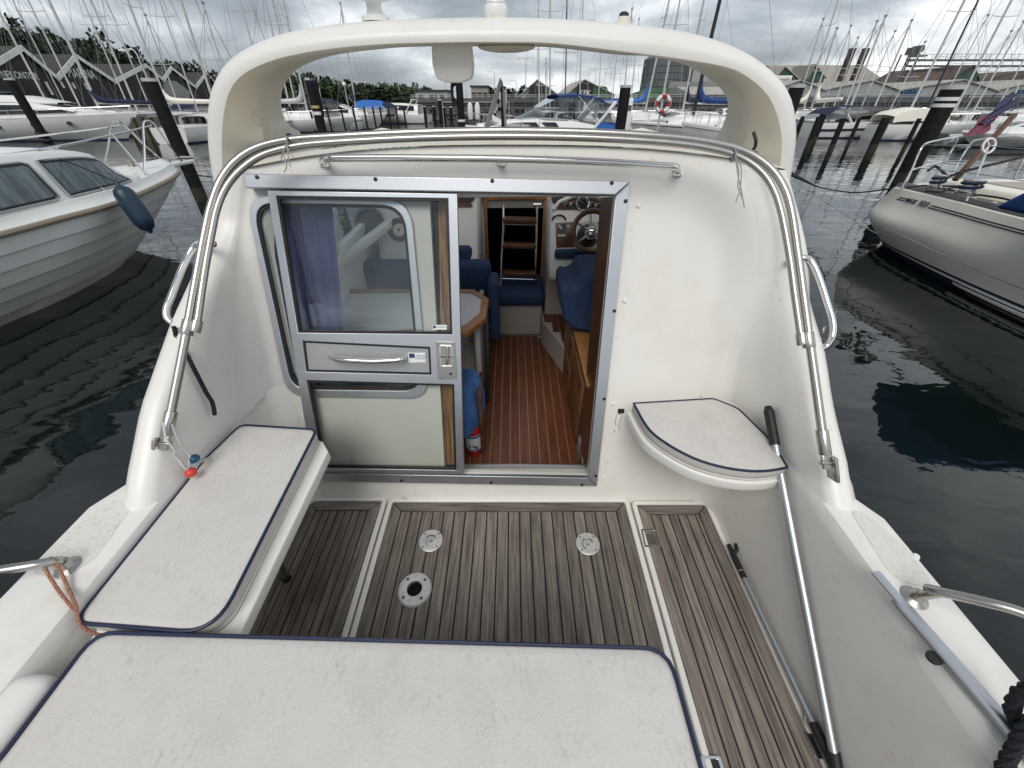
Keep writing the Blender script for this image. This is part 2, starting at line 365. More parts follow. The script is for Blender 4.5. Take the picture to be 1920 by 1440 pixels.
# water: dark, clear, lightly rippled
def water_mat():
    m = mat('harbour_water', (.004, .008, .0075), .012); t = m.node_tree; b = t.nodes['Principled BSDF']; b.inputs['IOR'].default_value = 1.48
    g = t.nodes.new('ShaderNodeNewGeometry'); h = None
    for sc, det, amp, st in ((.55, 2, .60, (1, 1.6, 1)), (2.1, 2, .16, (.7, 1.7, 1)), (7.5, 2, .018, (1, 1.3, 1))):
        mpn = t.nodes.new('ShaderNodeMapping'); mpn.inputs['Scale'].default_value = st; mpn.inputs['Rotation'].default_value = (0, 0, .35); t.links.new(g.outputs['Position'], mpn.inputs[0])
        nz = t.nodes.new('ShaderNodeTexNoise'); nz.inputs['Scale'].default_value = sc; nz.inputs['Detail'].default_value = det; nz.inputs['Distortion'].default_value = .6; t.links.new(mpn.outputs[0], nz.inputs['Vector'])
        mu = t.nodes.new('ShaderNodeMath'); mu.operation = 'MULTIPLY'; mu.inputs[1].default_value = amp; t.links.new(nz.outputs[0], mu.inputs[0])
        if h is None: h = mu.outputs[0]
        else:
            ad = t.nodes.new('ShaderNodeMath'); ad.operation = 'ADD'; t.links.new(h, ad.inputs[0]); t.links.new(mu.outputs[0], ad.inputs[1]); h = ad.outputs[0]
    bp = t.nodes.new('ShaderNodeBump'); bp.inputs['Strength'].default_value = 1; bp.inputs['Distance'].default_value = .034; t.links.new(h, bp.inputs['Height']); t.links.new(bp.outputs[0], b.inputs['Normal'])
    return m
m_water = water_mat()
w = MB(); w.add([(-1500, -400, 0), (1500, -400, 0), (1500, 2500, 0), (-1500, 2500, 0)], [(0, 1, 2, 3)])
tag(ob('harbour_water', w, m_water, fix=False, smooth=0), kind='structure')
# ================================================================== our own boat (deck frame: x starboard, y to the bow, z up, floor at 0)
TW = radians(20); wn_ = V((0, -cos(TW), sin(TW))); wy_ = V((0, sin(TW), cos(TW))); wp0 = V((0, 1.16, 0))
MW = Mx(((1, 0, 0, 0), (0, wy_.y, wn_.y, 1.16), (0, wy_.z, wn_.z, 0), (0, 0, 0, 1)))
def WU(px, py, off=0):
    p = BP(px, py, wp0 + wn_ * off, wn_); return V((p.x, (p - wp0).dot(wy_)))
def WUs(L, off=0): return [WU(*p, off) for p in L]
def MWo(off): return MW @ Mx.Translation((0, 0, off))
def W3(px, py, off=0): return BP(px, py, wp0 + wn_ * off, wn_)
boat = empty('motorboat', BM, 'white motorboat with open aluminium sliding door, teak cockpit sole and cream roof arch', 'motorboat')
def bp(name, mb, m, par=None, **k): return ob(name, mb, m, par or boat, **k)
def topob(name, mb, m, label, cat, group=None, **k): return tag(ob(name, mb, m, None, BM, **k), label, cat, group)

# --- side decks with topsides, inner walls
DK = {-1: dict(i=1.112, o=1.345, z=.65, f=1.06), 1: dict(i=1.035, o=1.225, z=.585, f=1.0)}
for s in (-1, 1):
    d = DK[s]; rows = []
    for y in [-.95, -.6, -.2, .2, .5, .64, .70, .8, .95, 1.2, 1.5, 2, 2.6, 3.2, 3.8, 4.3, 4.8, 5.2, 5.5, 5.7]:
        k = 1 if y < 2.2 else max(0.02, 1 - ((y - 2.2) / 3.5) ** 2.1)
        zz_ = d['z'] + .03 * max(0, y - 1)
        ci, o = d['i'], (d['o'] if y < .70 else max(d['i'] + .135, d['o'] - (y - .70) * .55)); o2 = max(.03, o * k); c2 = min(ci, o2 - .02) if y > 1.4 else ci
        sec = [(c2, zz_ - .06), (c2 + .004, zz_ - .03), (c2 + .014, zz_ - .01), (c2 + .035, zz_), (o2 - .03, zz_ - .006), (o2 - .01, zz_ - .016), (o2, zz_ - .04), (o2 + .004, zz_ - .12), (o2 * .985, .1), (o2 * .93, -.3), (o2 * .85, -.75)]
        rows.append([V((s * a, y, b)) for a, b in sec])
    bp('side_deck', MB().grid(rows), m_geld)
    rows = []
    for i in range(9):
        z = -.03 + (d['z'] - .022) * i / 8; q = d['f'] + (d['i'] - d['f']) * (i / 8) ** 1.5; yb = 1.16 + z * tan(TW)
        rows.append([V((s * a_, y_, z)) for a_, y_ in ((q - .125, yb + .02), (q - .065, yb - .012), (q - .03, yb - .035), (q - .008, yb - .085), (q, yb - .16), (q, .75), (q, .3), (q, -.2), (q, -.95))])
    bp('cockpit_side', MB().grid(rows), m_gel)
    # non-skid pad let into the side deck
    a_, b_ = d['i'] + .045, d['o'] - .04
    P = [(s * a_, .50), (s * b_, .47), (s * (b_ + .005), .60), (s * (b_ - .03), .715), (s * (a_ + .03), .72)]
    plate('nonskid_pad', [roundpoly(P, [.05, .07, .05, .05, .05], 6)], .003, m_skid, boat, Mx.Translation((0, 0, d['z'] - .0022)))
w = MB(); w.box((0, -.95, .1), (2.5, .05, .96)); bp('transom', w, m_gel, bevel=.01)
w = MB(); w.box((-1.085, -.12, .600), (.085, .78, .10)); bp('coaming_step', w, m_gel, bevel=.03, seg=4)

# --- wings: from the bulkhead corner aft to the rounded rim, then forward outside
def lerp_tab(tab, z):
    for (z0, v0), (z1, v1) in zip(tab, tab[1:]):
        if z <= z1: return v0 + (v1 - v0) * max(0, (z - z0)) / (z1 - z0)
    return tab[-1][1]
RIM = {-1: [(.5, .62), (.62, .68), (.71, .735), (.85, .90), (1.015, 1.175), (1.154, 1.46), (1.247, 1.6), (1.37, 1.70), (1.5, 1.76)],
       1: [(.5, .68), (.58, .735), (.67, .82), (.886, 1.13), (1.0, 1.36), (1.134, 1.48), (1.30, 1.60), (1.4, 1.66), (1.5, 1.70)]}
for s in (-1, 1):
    d = DK[s]; rows = []
    for i in range(25):
        z = (d['z'] - .06) + (1.475 - d['z']) * i / 24
        yb = 1.16 + z * tan(TW); yr = min(lerp_tab(RIM[s], z), yb - .03)
        flare = .025 * max(0, 1 - max(0, z - d['z']) / .10) ** 2
        yr -= flare; D = yb - yr; rn = min(.05, .35 * D); k_ = min(1, max(0, (z - .75) / .3)); k_ = k_ * k_ * (3 - 2 * k_)
        xi = d['i'] + .012 + (.045 if s > 0 else .0) * k_ - (.135 if s > 0 else .10) * min(1, max(0, (z - 1.10) / .32)) ** 1.5
        xc = xi - .045; wdt = .105 - .02 * (z - .6)
        sec = [(xc - .09, yb + .02), (xc - .02, yb - .004), (xc + .012, yb - .12 * min(D, .3)), (xi - .014, yb - .32 * D), (xi - .005, yb - .62 * D), (xi + .002, yr + rn), (xi + .016, yr + .36 * rn), (xi + .04, yr + .04 * rn), (xi + wdt * .62, yr + .08 * rn), (xi + wdt * .88, yr + .5 * rn), (xi + wdt + flare, yr + 1.5 * rn), (xi + wdt + .01 + flare, yr + .25), (xi + wdt + flare, 2.15)]
        rows.append([V((s * a, b, z)) for a, b in sec])
    bp('cabin_wing', MB().grid(rows), m_gel, smooth=60)

# --- bulkhead with the doorway and the fixed window cut out
outline = [V((-1.05, -.03))] + [WU(*p) for p in [(510, 795), (472, 600), (447, 470)]] + [V((x_, (1.425 + .08 * (1 - abs(x_ / 1.06) ** 2.6) - .016) / cos(TW))) for x_ in [-1.04 + 2.08 * i / 16 for i in range(17)]] + [ V((1.07, 1.1)), V((1.075, .65)), V((1.03, .3)), V((1.01, -.03))]
DOOR = WUs([(805, 370), (1153, 366), (1102, 893), (834, 884)])
WIN_O = roundpoly(WUs([(463, 367), (771, 374), (806, 746), (541, 742)]), [.10, .11, .10, .10], 7)
WIN_I = roundpoly(WUs([(477, 381), (759, 386), (791, 731), (551, 728)]), [.085, .095, .085, .085], 7)
plate('bulkhead', [outline, DOOR, WIN_I], .028, m_gel, boat, MWo(-.028))
fw = plate('fixed_window', [WIN_O, WIN_I], .014, m_alu, boat, MWo(.0015), .003)
gi = roundpoly(WUs([(482, 386), (755, 391), (786, 726), (555, 723)]), [.08, .09, .08, .08], 7)
plate('gasket', [WIN_I, gi], .012, m_blk, fw, MWo(-.004))
plate('pane', [gi], .005, m_glass, fw, MWo(-.008))
# bulkhead buttons, a snap plate and worn paint
def lathes(name, prof, Ms, m, par=None, n=12):
    for M_ in Ms: bp(name, MB().lathe(prof, M_, n), m, par)
lathes('screw_cap', [(.009, 0), (.009, .003), (.006, .007), (.0, .008)], [MW @ Mx.Translation((*WU(*p), 0)) for p in [(1196, 386), (1171, 564), (1150, 757), (1133, 895)]], m_white2)
lathes('stud', [(.007, 0), (.007, .003), (.0, .005)], [MW @ Mx.Translation((*WU(*p), 0)) for p in [(492, 624), (480, 540)]], m_ss)
u = WU(1164, 770); w = MB(); w.box((u.x, u.y, .004), (.028, .02, .008)); o = bp('snap_plate', w, m_blk); o.data.transform(MW)

m_scuff = mat('scuff', (.22, .21, .19), .7)
for L_ in ([(1156, 778), (1154, 790), (1155, 799)], [(1166, 779), (1163, 790), (1160, 797), (1162, 806)], [(1158, 776), (1165, 777)], [(1151, 806), (1153, 811)], [(1395, 857), (1399, 862)], [(1312, 742), (1316, 745)]): bp('scuff_mark', MB().tube([W3(*p, .0002) for p in L_], .0016, 5), m_scuff)
# --- door surround
ds = empty('door_surround'); ds.parent = boat
plate('top_track', [WUs([(459, 326), (1181, 340), (1153, 366), (464, 353)], .04)], .05, m_alu, ds, MWo(.0), .004)
plate('right_jamb', [WUs([(1181, 341), (1119, 911), (1102, 894), (1153.5, 367)], .02)], .022, m_alu, ds, MWo(.0015), .003)
plate('bottom_rail', [WUs([(560, 886), (1101, 895), (1118, 911), (560, 901)], .02)], .024, m_alu, ds, MWo(.001), .003)
lathes('screw_head', [(.0075, 0), (.0075, .002), (.004, .0035), (0, .0035)], [MW @ Mx.Translation((*WU(p[0], p[1], p[2]), p[2])) for p in [(482, 332, .05), (704, 336, .05), (923, 339, .05), (1147, 343, .05), (1173, 377, .024), (1152, 583, .024), (1133, 748, .024), (1117, 892, .024), (753, 901, .025), (921, 905, .025), (1091, 909, .025)]], m_blk, ds)
w = MB(); a, b = WU(868, 884), WU(1104, 884)
w.add([W3(868, 876, -.10), W3(1106, 876, -.10), W3(1104, 893, .002), W3(868, 890, .002), W3(868, 905, -.10), W3(1106, 905, -.10)], [(0, 1, 2, 3), (0, 4, 5, 1)])
bp('door_sill', w, m_cream)
w = MB(); w.bar(W3(868, 873, -.085), W3(1107, 874, -.085), .012, .02); bp('sill_track', w, m_alu, bevel=.002)

# --- sliding door (proud of the bulkhead, pushed half open)
dr = empty('sliding_door'); dr.parent = boat; DO = .026
outer = WUs([(501, 357), (857, 363), (870, 888), (586, 884)], DO + .025)
up = WUs([(517, 367), (840, 372), (848, 627), (559, 624)], DO + .025); mid = WUs([(567, 639), (806, 651), (809, 703), (574, 697)], DO + .025); lo = WUs([(575, 713), (851, 721), (856, 882), (606, 878)], DO + .025)
plate('door_frame', [outer, up, mid, lo], .025, m_alu, dr, MWo(DO), .0025)
def inset(P, d):
    out = []; N = len(P)
    for i in range(N):
        a, b, c = P[i - 1], P[i], P[(i + 1) % N]; u = (b - a).normalized(); w_ = (c - b).normalized(); n1_ = V((u.y, -u.x)); n2_ = V((w_.y, -w_.x)); cc = (a + c) / 2
        q = sum(P, V((0, 0))) / N
        if n1_.dot(q - b) < 0: n1_ = -n1_; n2_ = -n2_
        bis = (n1_ + n2_); bis = bis / max(.3, bis.length_squared / 2) ; out.append(b + bis * d / 1.0)
    return out
for P in (up, mid, lo): plate('gasket', [P, inset(P, .009)], .016, m_blk, dr, MWo(DO + .004))
plate('upper_pane', [inset(up, .004)], .005, m_glass, dr, MWo(DO + .009))
plate('lower_pane', [inset(lo, .004)], .005, m_glassl, dr, MWo(DO + .009))
plate('push_panel', [inset(mid, .006)], .012, m_alud, dr, MWo(DO + .006), .001)
hp = [W3(618, 666, DO + .018), W3(622, 670, DO + .05), W3(640, 674, DO + .062), W3(690, 677, DO + .066), W3(735, 676, DO + .062), W3(756, 673, DO + .05), W3(760, 671, DO + .018)]
bp('handle', MB().tube(sm(hp, 6), [.009] * 6 + [.011] * (6 * 4) + [.009] * 7, 12), m_chr, dr)
lt = plate('latch', [roundpoly(WUs([(817, 640), (853, 641), (857, 709), (822, 711)], DO + .025), .006)], .006, m_ss, dr, MWo(DO + .0255), .001)
plate('latch_recess', [roundpoly(WUs([(824, 646), (848, 647), (850, 688), (826, 688)], DO + .03), .008), roundpoly(WUs([(826, 649), (846, 650), (848, 685), (828, 685)], DO + .03), .006)], .004, m_chr, lt, MWo(DO + .0315), .001)
w = MB(); w.bar(W3(839, 649, DO + .035), W3(838, 684, DO + .035), .012, .008); w.bar(W3(825, 668, DO + .035), W3(848, 669, DO + .035), .006, .008); bp('latch_lever', w, m_ss, lt, bevel=.002)
w = MB(); w.lathe([(.006, 0), (.006, .003), (0, .003)], MW @ Mx.Translation((*WU(845, 701, DO + .0315), DO + .0315)), 10); bp('keyhole', w, m_blk, lt)
st = plate('sticker', [WUs([(765, 661), (797, 661), (798, 679), (766, 680)], DO + .018)], .0006, m_white2, dr, MWo(DO + .0182))
w = MB(); c0 = W3(772, 668, DO + .0192)
for p, ww, hh in (((772, 667), .02, .016),): w.bar(W3(p[0] - 5, p[1], DO + .0192), W3(p[0] + 5, p[1], DO + .0192), .0006, .020, up=tuple(wn_.cross(V((1, 0, 0)))))
bp('sticker_emblem', w, m_dblue, st, fix=False)
def tw(body, px, py, size, off, m, par, **k): u_ = WU(px, py, off); return text('sticker_print', body, size, m, MW @ Mx.Translation((u_.x, u_.y, off)), par, ext=.0001, **k)
tw('BÅDSERVICE\nVINDUER', 787, 670, .011, DO + .0192, m_dblue, st)
s2 = plate('sticker', [WUs([(811, 609), (838, 609), (838, 618), (811, 618)], DO + .014)], .0006, m_white2, dr, MWo(DO + .0145))
w = MB(); w.bar(W3(812, 613, DO + .0155), W3(817, 613, DO + .0155), .0006, .012, up=tuple(wn_.cross(V((1, 0, 0))))); bp('sticker_emblem', w, m_dblue, s2, fix=False)
tw('BÅDSERVICE', 828, 613.5, .008, DO + .0153, m_dblue, s2)
# raw wood post at the edge of the doorway, black seal beside it
plate('door_post', [WUs([(822, 371), (840, 371), (852, 870), (832, 870)], -.04)], .03, m_pine, boat, MWo(-.06), .002)
plate('door_seal', [WUs([(806, 371), (821, 371), (831, 872), (822, 872)], -.04)], .02, m_blk, boat, MWo(-.062), .002)

# --- roof, arch
rows = []
for i in range(9):
    t = i / 8; y = 1.69 + t * 1.9; r_ = []
    for k in range(-10, 11):
        x = 1.06 * k / 10 * (1 - .05 * t); hump = 1 - abs(k / 10) ** 2.6
        r_.append(V((x, y - .03 * (1 - hump), 1.425 + .08 * hump - .15 * t * hump - .05 * t - (.012 if i == 0 else 0))))
    rows.append(r_)
def roof_sheet(name, rows, m):
    w = MB().grid(rows); keep = []
    for f in w.f:
        ce = sum((w.v[i] for i in f), V()) / 4
        if not (-.85 < ce.x < .85 and 2.0 < ce.y < 3.3): keep.append(f)      # opening cut wider than the hatch to let daylight into the cabin
    w.f = keep; w.m = [0] * len(keep); bp(name, w, m, smooth=60)
roof_sheet('cabin_roof', rows, m_cream)
roof_sheet('headliner', [[p + V((0, .03, -.045)) for p in r_] for r_ in rows], m_inw)

AO = [(420, 372), (416, 345), (406, 290), (402, 235), (406, 180), (420, 140), (445, 108), (490, 80), (550, 60), (640, 45), (760, 37), (940, 33), (1080, 38), (1200, 48), (1300, 64), (1380, 92), (1430, 125), (1462, 160), (1478, 200), (1481, 260), (1468, 345), (1464, 372)]
AC = [(424, 372), (419, 345), (416, 290), (418, 225), (430, 172), (455, 140), (500, 117), (555, 102), (630, 90), (730, 82), (855, 79), (940, 79), (1037, 81), (1175, 97), (1275, 110), (1367, 127), (1410, 150), (1442, 182), (1460, 225), (1466, 270), (1460, 345), (1458, 372)]
AM = [(470, 345), (470, 320), (490, 275), (493, 245), (477, 212), (472, 182), (482, 150), (510, 122), (560, 106), (630, 94), (730, 85), (855, 81), (940, 81), (1037, 83), (1175, 99), (1270, 112), (1345, 124), (1385, 138), (1405, 165), (1412, 195), (1410, 230), (1400, 262), (1390, 320), (1390, 345)]
AP = [(560, 305), (537, 257), (508, 238), (496, 200), (500, 162), (517, 135), (555, 115), (605, 100), (680, 90), (755, 84), (855, 83), (940, 84), (1037, 85), (1175, 100), (1235, 103), (1300, 117), (1345, 140), (1372, 155), (1390, 178), (1394, 203), (1387, 232), (1372, 260), (1335, 305)]
NA = 72
def arc_(L, y): return resample(sm([BY(*p, y) for p in L], 6), NA)
o_, c_, m_, p_ = arc_(AO, 1.93), arc_(AC, 1.80), arc_(AM, 1.95), arc_(AP, 2.14)
rows = []
for i in range(NA):
    O, Cc, Mm, P_ = o_[i], c_[i], m_[i], p_[i]
    K = []
    for q in range(1, 7):
        th = q / 7 * pi / 2; fx = (1 - cos(th)) ; K.append(V((O.x + (Cc.x - O.x) * fx * .93, O.y + (1.797 - O.y) * sin(th), O.z + (Cc.z - O.z) * fx * .93)))
    rows.append([V((O.x, 2.36, O.z - .02)), V((O.x, 2.15, O.z - .005)), O, *K, Cc + V((0, .0, 0)), Cc + V((0, .025, 0)) + (Mm - Cc) * .10 , Mm, Mm.lerp(P_, .5) + (P_ - O) * 0, P_, V((P_.x, 2.30, P_.z)), V((P_.x * .5 + O.x * .5, 2.38, P_.z * .5 + O.z * .5 - .01))])
w = MB().grid(rows, cu=True); w.m = [0 if (k % 16) < 9 else 1 for k in range(len(w.f))]
bp('radar_arch', w, [m_gel, m_cream], smooth=50)
w = MB(); w.tube(sm([BY(1413, 248, 1.86), BY(1417, 262, 1.84), BY(1416, 275, 1.84), BY(1411, 284, 1.83), BY(1420, 288, 1.82)], 5), .007, 6); bp('cable_end', w, m_blk)

w = MB(); w.ball(BY(543, 257, 2.05), .016, 10); bp('blue_plug', w, m_balb)
w = MB(); w.ball(BY(950, 88, 2.12), .12, 16, (1, .7, .16)); bp('arch_fairing', w, m_cream)
# fittings on the arch
def at_arch(px, py, y=1.98): return BY(px, py, y)
rd = empty('radar_dome'); rd.parent = boat; c = at_arch(705, 36)
k = .00245
w = MB(); w.lathe([(.052, -.006), (.052, .006), (.030, .014), (.026, .03), (.028, .045), (.036, .05)], Mx.Translation(c), 20); bp('dome_base', w, m_white2, rd)
w = MB(); w.lathe([(.036, .049), (.062, .054), (.074, .066), (.078, .10), (.068, .135), (.03, .15), (0, .152)], Mx.Translation(c), 24); bp('dome_cap', w, m_white2, rd)
nl = empty('anchor_light'); nl.parent = boat; c = at_arch(930, 32)
w = MB(); w.lathe([(.038, -.008), (.043, .006), (.043, .026), (.038, .034)], Mx.Translation(c), 20); bp('light_base', w, m_white2, nl)
w = MB(); w.lathe([(.034, .033)] + [(.0345 + .002 * (i % 2), .034 + .005 * i) for i in range(16)] + [(.024, .12), (0, .124)], Mx.Translation(c), 20); bp('light_lens', w, mat('ribbed_lens', (.75, .78, .78), .15, spec=.7), nl)
c = at_arch(1168, 43); w = MB(); w.lathe([(.032, -.008), (.032, .002), (.021, .004), (.019, .018)], Mx.Translation(c), 16); an = bp('gps_antenna', w, m_cream)
w = MB(); w.lathe([(.019, .0175), (.017, .026), (.009, .031), (0, .032)], Mx.Translation(c), 16); bp('antenna_cap', w, m_blk, an)
sl = empty('deck_floodlight'); sl.parent = boat; c = BY(850, 109, 1.93)
w = MB(); q = roundpoly([(-.07, .062), (.07, .062), (.078, -.02), (.07, -.062), (.03, -.074), (-.03, -.074), (-.066, -.062), (-.076, -.02)], .02)
fl_rows = [[V((c.x + a * s_, c.y + dy, c.z + b * s_ )) for a, b in q] for s_, dy in ((.9, -.055), (.98, -.05), (1, -.035), (1, .03), (.9, .06))]
w.grid(fl_rows, cu=True); w.f.append(list(range(len(q)))); w.m.append(0); bp('flood_housing', w, m_white2, sl, smooth=50)
w = MB(); w.box((c.x, c.y, c.z + .075), (.05, .03, .05)); bp('flood_bracket', w, m_blk, sl, bevel=.005)
w = MB(); w.tube(sm([c + V((.06, -.03, .045)), c + V((.10, -.02, .06)), c + V((.13, .0, .09)), c + V((.15, 0, .12))], 5), .008, 8); bp('flood_cable', w, m_cream, sl)
# open tinted roof hatch standing on edge
rh = empty('roof_hatch'); rh.parent = boat
a, b = BY(912, 238, 2.35), BY(940, 149, 2.35)
w = MB(); w.tube([a, a.lerp(b, .5), b, b + V((.012, 0, -.05)), b + V((.018, .02, -.25)), a + V((.10, .0, 0.0))], [.012, .012, .010, .008, .008, .008], 8); bp('hatch_rim', w, m_white2, rh)
w = MB(); w.add([a + V((.01, 0, 0)), b + V((.002, 0, -.01)), b + V((.022, .25, -.05)), a + V((.10, .3, 0))], [(0, 1, 2, 3)]); bp('hatch_glazing', w, m_smoke, rh, fix=False, smooth=0)
w = MB(); w.tube([BY(943, 240, 2.36), BY(942, 165, 2.36)], .008, 8); w.tube([BY(942, 172, 2.36), BY(942, 162, 2.36)], .014, 8); bp('hatch_strut', w, m_blk, rh)

# --- stainless work
AX = lambda p: BP(p[0], p[1], (0, .82, .75), (0, .77, -.72))
outerp = [(315, 800), (335, 700), (352, 610), (372, 500), (385, 432), (396, 385), (413, 340), (440, 304), (480, 278), (540, 263), (620, 257), (780, 249), (945, 246), (1110, 249), (1260, 258), (1345, 270), (1400, 286), (1440, 312), (1466, 345), (1482, 390), (1496, 480), (1507, 560), (1518, 640), (1532, 740), (1545, 835)]
innerp = [(369, 612), (384, 510), (398, 432), (408, 388), (425, 350), (452, 318), (492, 291), (550, 275), (625, 267), (780, 259), (945, 256), (1110, 259), (1255, 268), (1338, 280), (1390, 296), (1427, 322), (1450, 355), (1465, 400), (1480, 480), (1491, 560), (1502, 635)]
cf = empty('canopy_frame'); cf.parent = boat
bp('outer_bow', MB().tube(sm([AX(p) for p in outerp], 5), .0130, 14), m_ss, cf)
bp('inner_bow', MB().tube(sm([AX(p) for p in innerp], 5), .0112, 14), m_ss, cf)
for s, base, clampA, clampB in ((-1, (315, 800), (352, 614), (368, 612)), (1, (1545, 835), (1515, 638), (1503, 636))):
    A = AX(base); Bq = AX((340, 690) if s < 0 else (1530, 730)); dq = (Bq - A).normalized()
    w = MB(); w.cyl(A - dq * .03, A + dq * .05, .0175, 14); w.bar(A - dq * .075, A - dq * .025, .012, .028, up=(1, 0, 0)); bp('tube_socket', w, m_ss, cf, bevel=.002)
    w = MB(); w.box(A - dq * .06 + V((s * .028, .0, -.018)), (.010, .05, .085), Mx.Rotation(s * -.25, 3, 'Y') @ Mx.Rotation(-.5, 3, 'X')); w.cyl(A - dq * .055 - V((.018, 0, 0)), A - dq * .055 + V((.022, 0, 0)), .009, 10); bp('deck_hinge', w, m_ss, cf, bevel=.002)
    p, q = AX(clampA), AX(clampB); w = MB(); w.cyl(p - dq * .025, p + dq * .025, .019, 14); w.bar(p, q, .014, .03, up=tuple(dq)); w.cyl(q - dq * .02, q + dq * .02, .016, 12); bp('clamp', w, m_ss, cf, bevel=.0015)
g = [W3(608, 305, .0), W3(609, 300, .04), W3(617, 297, .062), W3(640, 296.5, .066), W3(780, 296.5, .066), W3(945, 298, .066), W3(1110, 303, .066), W3(1240, 311, .066), W3(1262, 313, .062), W3(1270, 316, .04), W3(1270, 322, .0)]
gr = bp('grab_rail', MB().tube(sm(g, 5), .0125, 14), m_chr)
lathes('rail_foot', [(.02, 0), (.02, .004), (.012, .008)], [MW @ Mx.Translation((*WU(*p), 0)) for p in ((608, 306), (1270, 323), (940, 303))], m_chr, gr, 16)
bp('rail_stay', MB().cyl(W3(940, 303, 0), W3(940, 299, .06), .009, 10), m_chr, gr)
for s, L in ((-1, [(396, 455, -1.10), (380, 456, -1.16), (365, 462, -1.22), (345, 497, -1.245), (322, 555, -1.26), (313, 578, -1.265), (314, 596, -1.26), (326, 607, -1.24), (340, 612, -1.2)]),
             (1, [(1478, 488, 1.10), (1505, 484, 1.14), (1520, 490, 1.17), (1535, 520, 1.19), (1553, 575, 1.21), (1561, 605, 1.215), (1560, 630, 1.21), (1550, 648, 1.2), (1534, 655, 1.17)])):
    pts = [BX(*p) for p in L]; hd = bp('side_handle', MB().tube(sm(pts, 5), .0125, 12), m_chr)
    w = MB(); w.ball(BX(399 if s < 0 else 1481, 457 if s < 0 else 489, s * 1.09), .014, 10); bp('handle_boss', w, m_chr, hd)
# pushpit rails that rise from the side decks
for s, base, L in ((-1, (112, 1052), [(112, 1052, -1.215), (90, 1055, -1.22), (40, 1063, -1.26), (-60, 1078, -1.36), (-200, 1100, -1.5)]), (1, (1738, 1104), [(1738, 1104, 1.10), (1765, 1110, 1.105), (1840, 1127, 1.14), (1925, 1152, 1.19), (2040, 1210, 1.25), (2160, 1320, 1.28)])):
    pts = [BX(*p) for p in L]; sr = bp('pushpit_rail', MB().tube(sm(pts, 6), .0125, 12), m_ss)
    w = MB(); b0 = V((pts[0].x, pts[0].y, DK[s]['z'] - .004)); w.lathe([(.032, 0), (.032, .004), (.018, .012), (.015, .03)], Mx.Translation(b0), 18); w.cyl(b0 + V((0, 0, .01)), pts[1], .0125, 12); bp('rail_base', w, m_ss, sr)
w = MB(); w.ball(BZ(1716, 1044, .57), .011, 8); bp('fender_stud', w, m_white2)

# --- cockpit sole and its three teak hatches
w = MB(); w.box((-.02, .35, -.05), (2.2, 2.0, .04)); w.box((-.02, 1.195, -.02), (2.16, .05, .06)); bp('cockpit_sole', w, m_gel)
plank_me = {}
def sole_hatch(x0, x1, y0, y1, nmid, side=(1, 1), bw=.052):
    hh = empty('sole_hatch'); hh.parent = boat
    rim = roundpoly([(x0, y0), (x1, y0), (x1, y1), (x0, y1)], .03); inn = roundpoly([(x0 + .024, y0 + .024), (x1 - .024, y0 + .024), (x1 - .024, y1 - .022), (x0 + .024, y1 - .022)], .006)
    plate('hatch_rim', [rim, inn], .030, m_gel, hh, Mx.Translation((0, 0, -.018)), .006)
    w = MB(); w.box(((x0 + x1) / 2, (y0 + y1) / 2, -.004), (x1 - x0 - .03, y1 - y0 - .03, .006)); bp('caulk_bed', w, m_blk, hh)
    X0, X1, Y1, Y0 = x0 + .027, x1 - .027, y1 - .025, y0 + .02; g_ = .0032
    def pl_(poly, m):
        z1 = .0075 + R.uniform(-.0006, .0006); w = MB(); w.prism(poly, z1 + .001, z0=-.001); bp('plank', w, m, hh, smooth=0)
    pl_([(X0 + g_, Y1), (X1 - g_, Y1), (X1 - bw, Y1 - bw + g_), (X0 + bw, Y1 - bw + g_)], m_teakx)
    a, b = X0, X1
    if side[0]: pl_([(X0, Y1 - g_), (X0 + bw - g_, Y1 - bw), (X0 + bw - g_, Y0), (X0, Y0)], m_teak); a = X0 + bw
    if side[1]: pl_([(X1, Y1 - g_), (X1 - bw + g_, Y1 - bw), (X1 - bw + g_, Y0), (X1, Y0)], m_teak); b = X1 - bw
    if side[1] == 2:
        pl_([(b - .018 + g_, Y1 - bw - g_), (b - g_, Y1 - bw - g_), (b - g_, Y0), (b - .018 + g_, Y0)], m_teak); b -= .018
    for i in range(nmid):
        p, q = a + (b - a) * i / nmid + g_, a + (b - a) * (i + 1) / nmid - g_
        pl_([(p, Y1 - bw - g_), (q, Y1 - bw - g_), (q, Y0), (p, Y0)], m_teak)
    return hh
hL = sole_hatch(-1.055, -.638, -.3, 1.172, 7, (1, 1)); hC = sole_hatch(-.630, .596, .05, 1.166, 20); hR = sole_hatch(.606, 1.0, -.3, 1.150, 5, (1, 2))
def ring_pull(px, py, par):
    c = BZ(px, py, .008); w = MB(); w.lathe([(.054, 0), (.0545, .003), (.050, .0055), (.039, .0055), (.0375, .0012), (0, .0012)], Mx.Translation(c), 32); rp_ = bp('ring_plate', w, m_cast, par)
    a = R.uniform(-.5, .5); w = MB(); w.tube([c + V((.024 * cos(t + a), .024 * sin(t + a), .005 + .002 * sin(t))) for t in [2 * pi * i / 20 for i in range(14)]], .0042, 6); w.ball(c + V((0, 0, .003)), .009, 8, (1, 1, .6))
    bp('lift_ring', w, m_chr, par)
    lathes('screw_head', [(.004, 0), (.003, .0012), (0, .0012)], [Mx.Translation(c + V((.045 * cos(q * pi / 2 + .8), .045 * sin(q * pi / 2 + .8), .0054))) for q in range(4)], m_dark, par, 8)
ring_pull(808, 1014, hC); ring_pull(1102, 1020, hC)
c = BZ(778, 1106, .008); w = MB(); w.lathe([(.071, 0), (.071, .005), (.066, .012), (.036, .017), (.032, .0155), (.0305, .0015)], Mx.Translation(c), 36, caps=False); bp('table_socket', w, m_cast, hC)
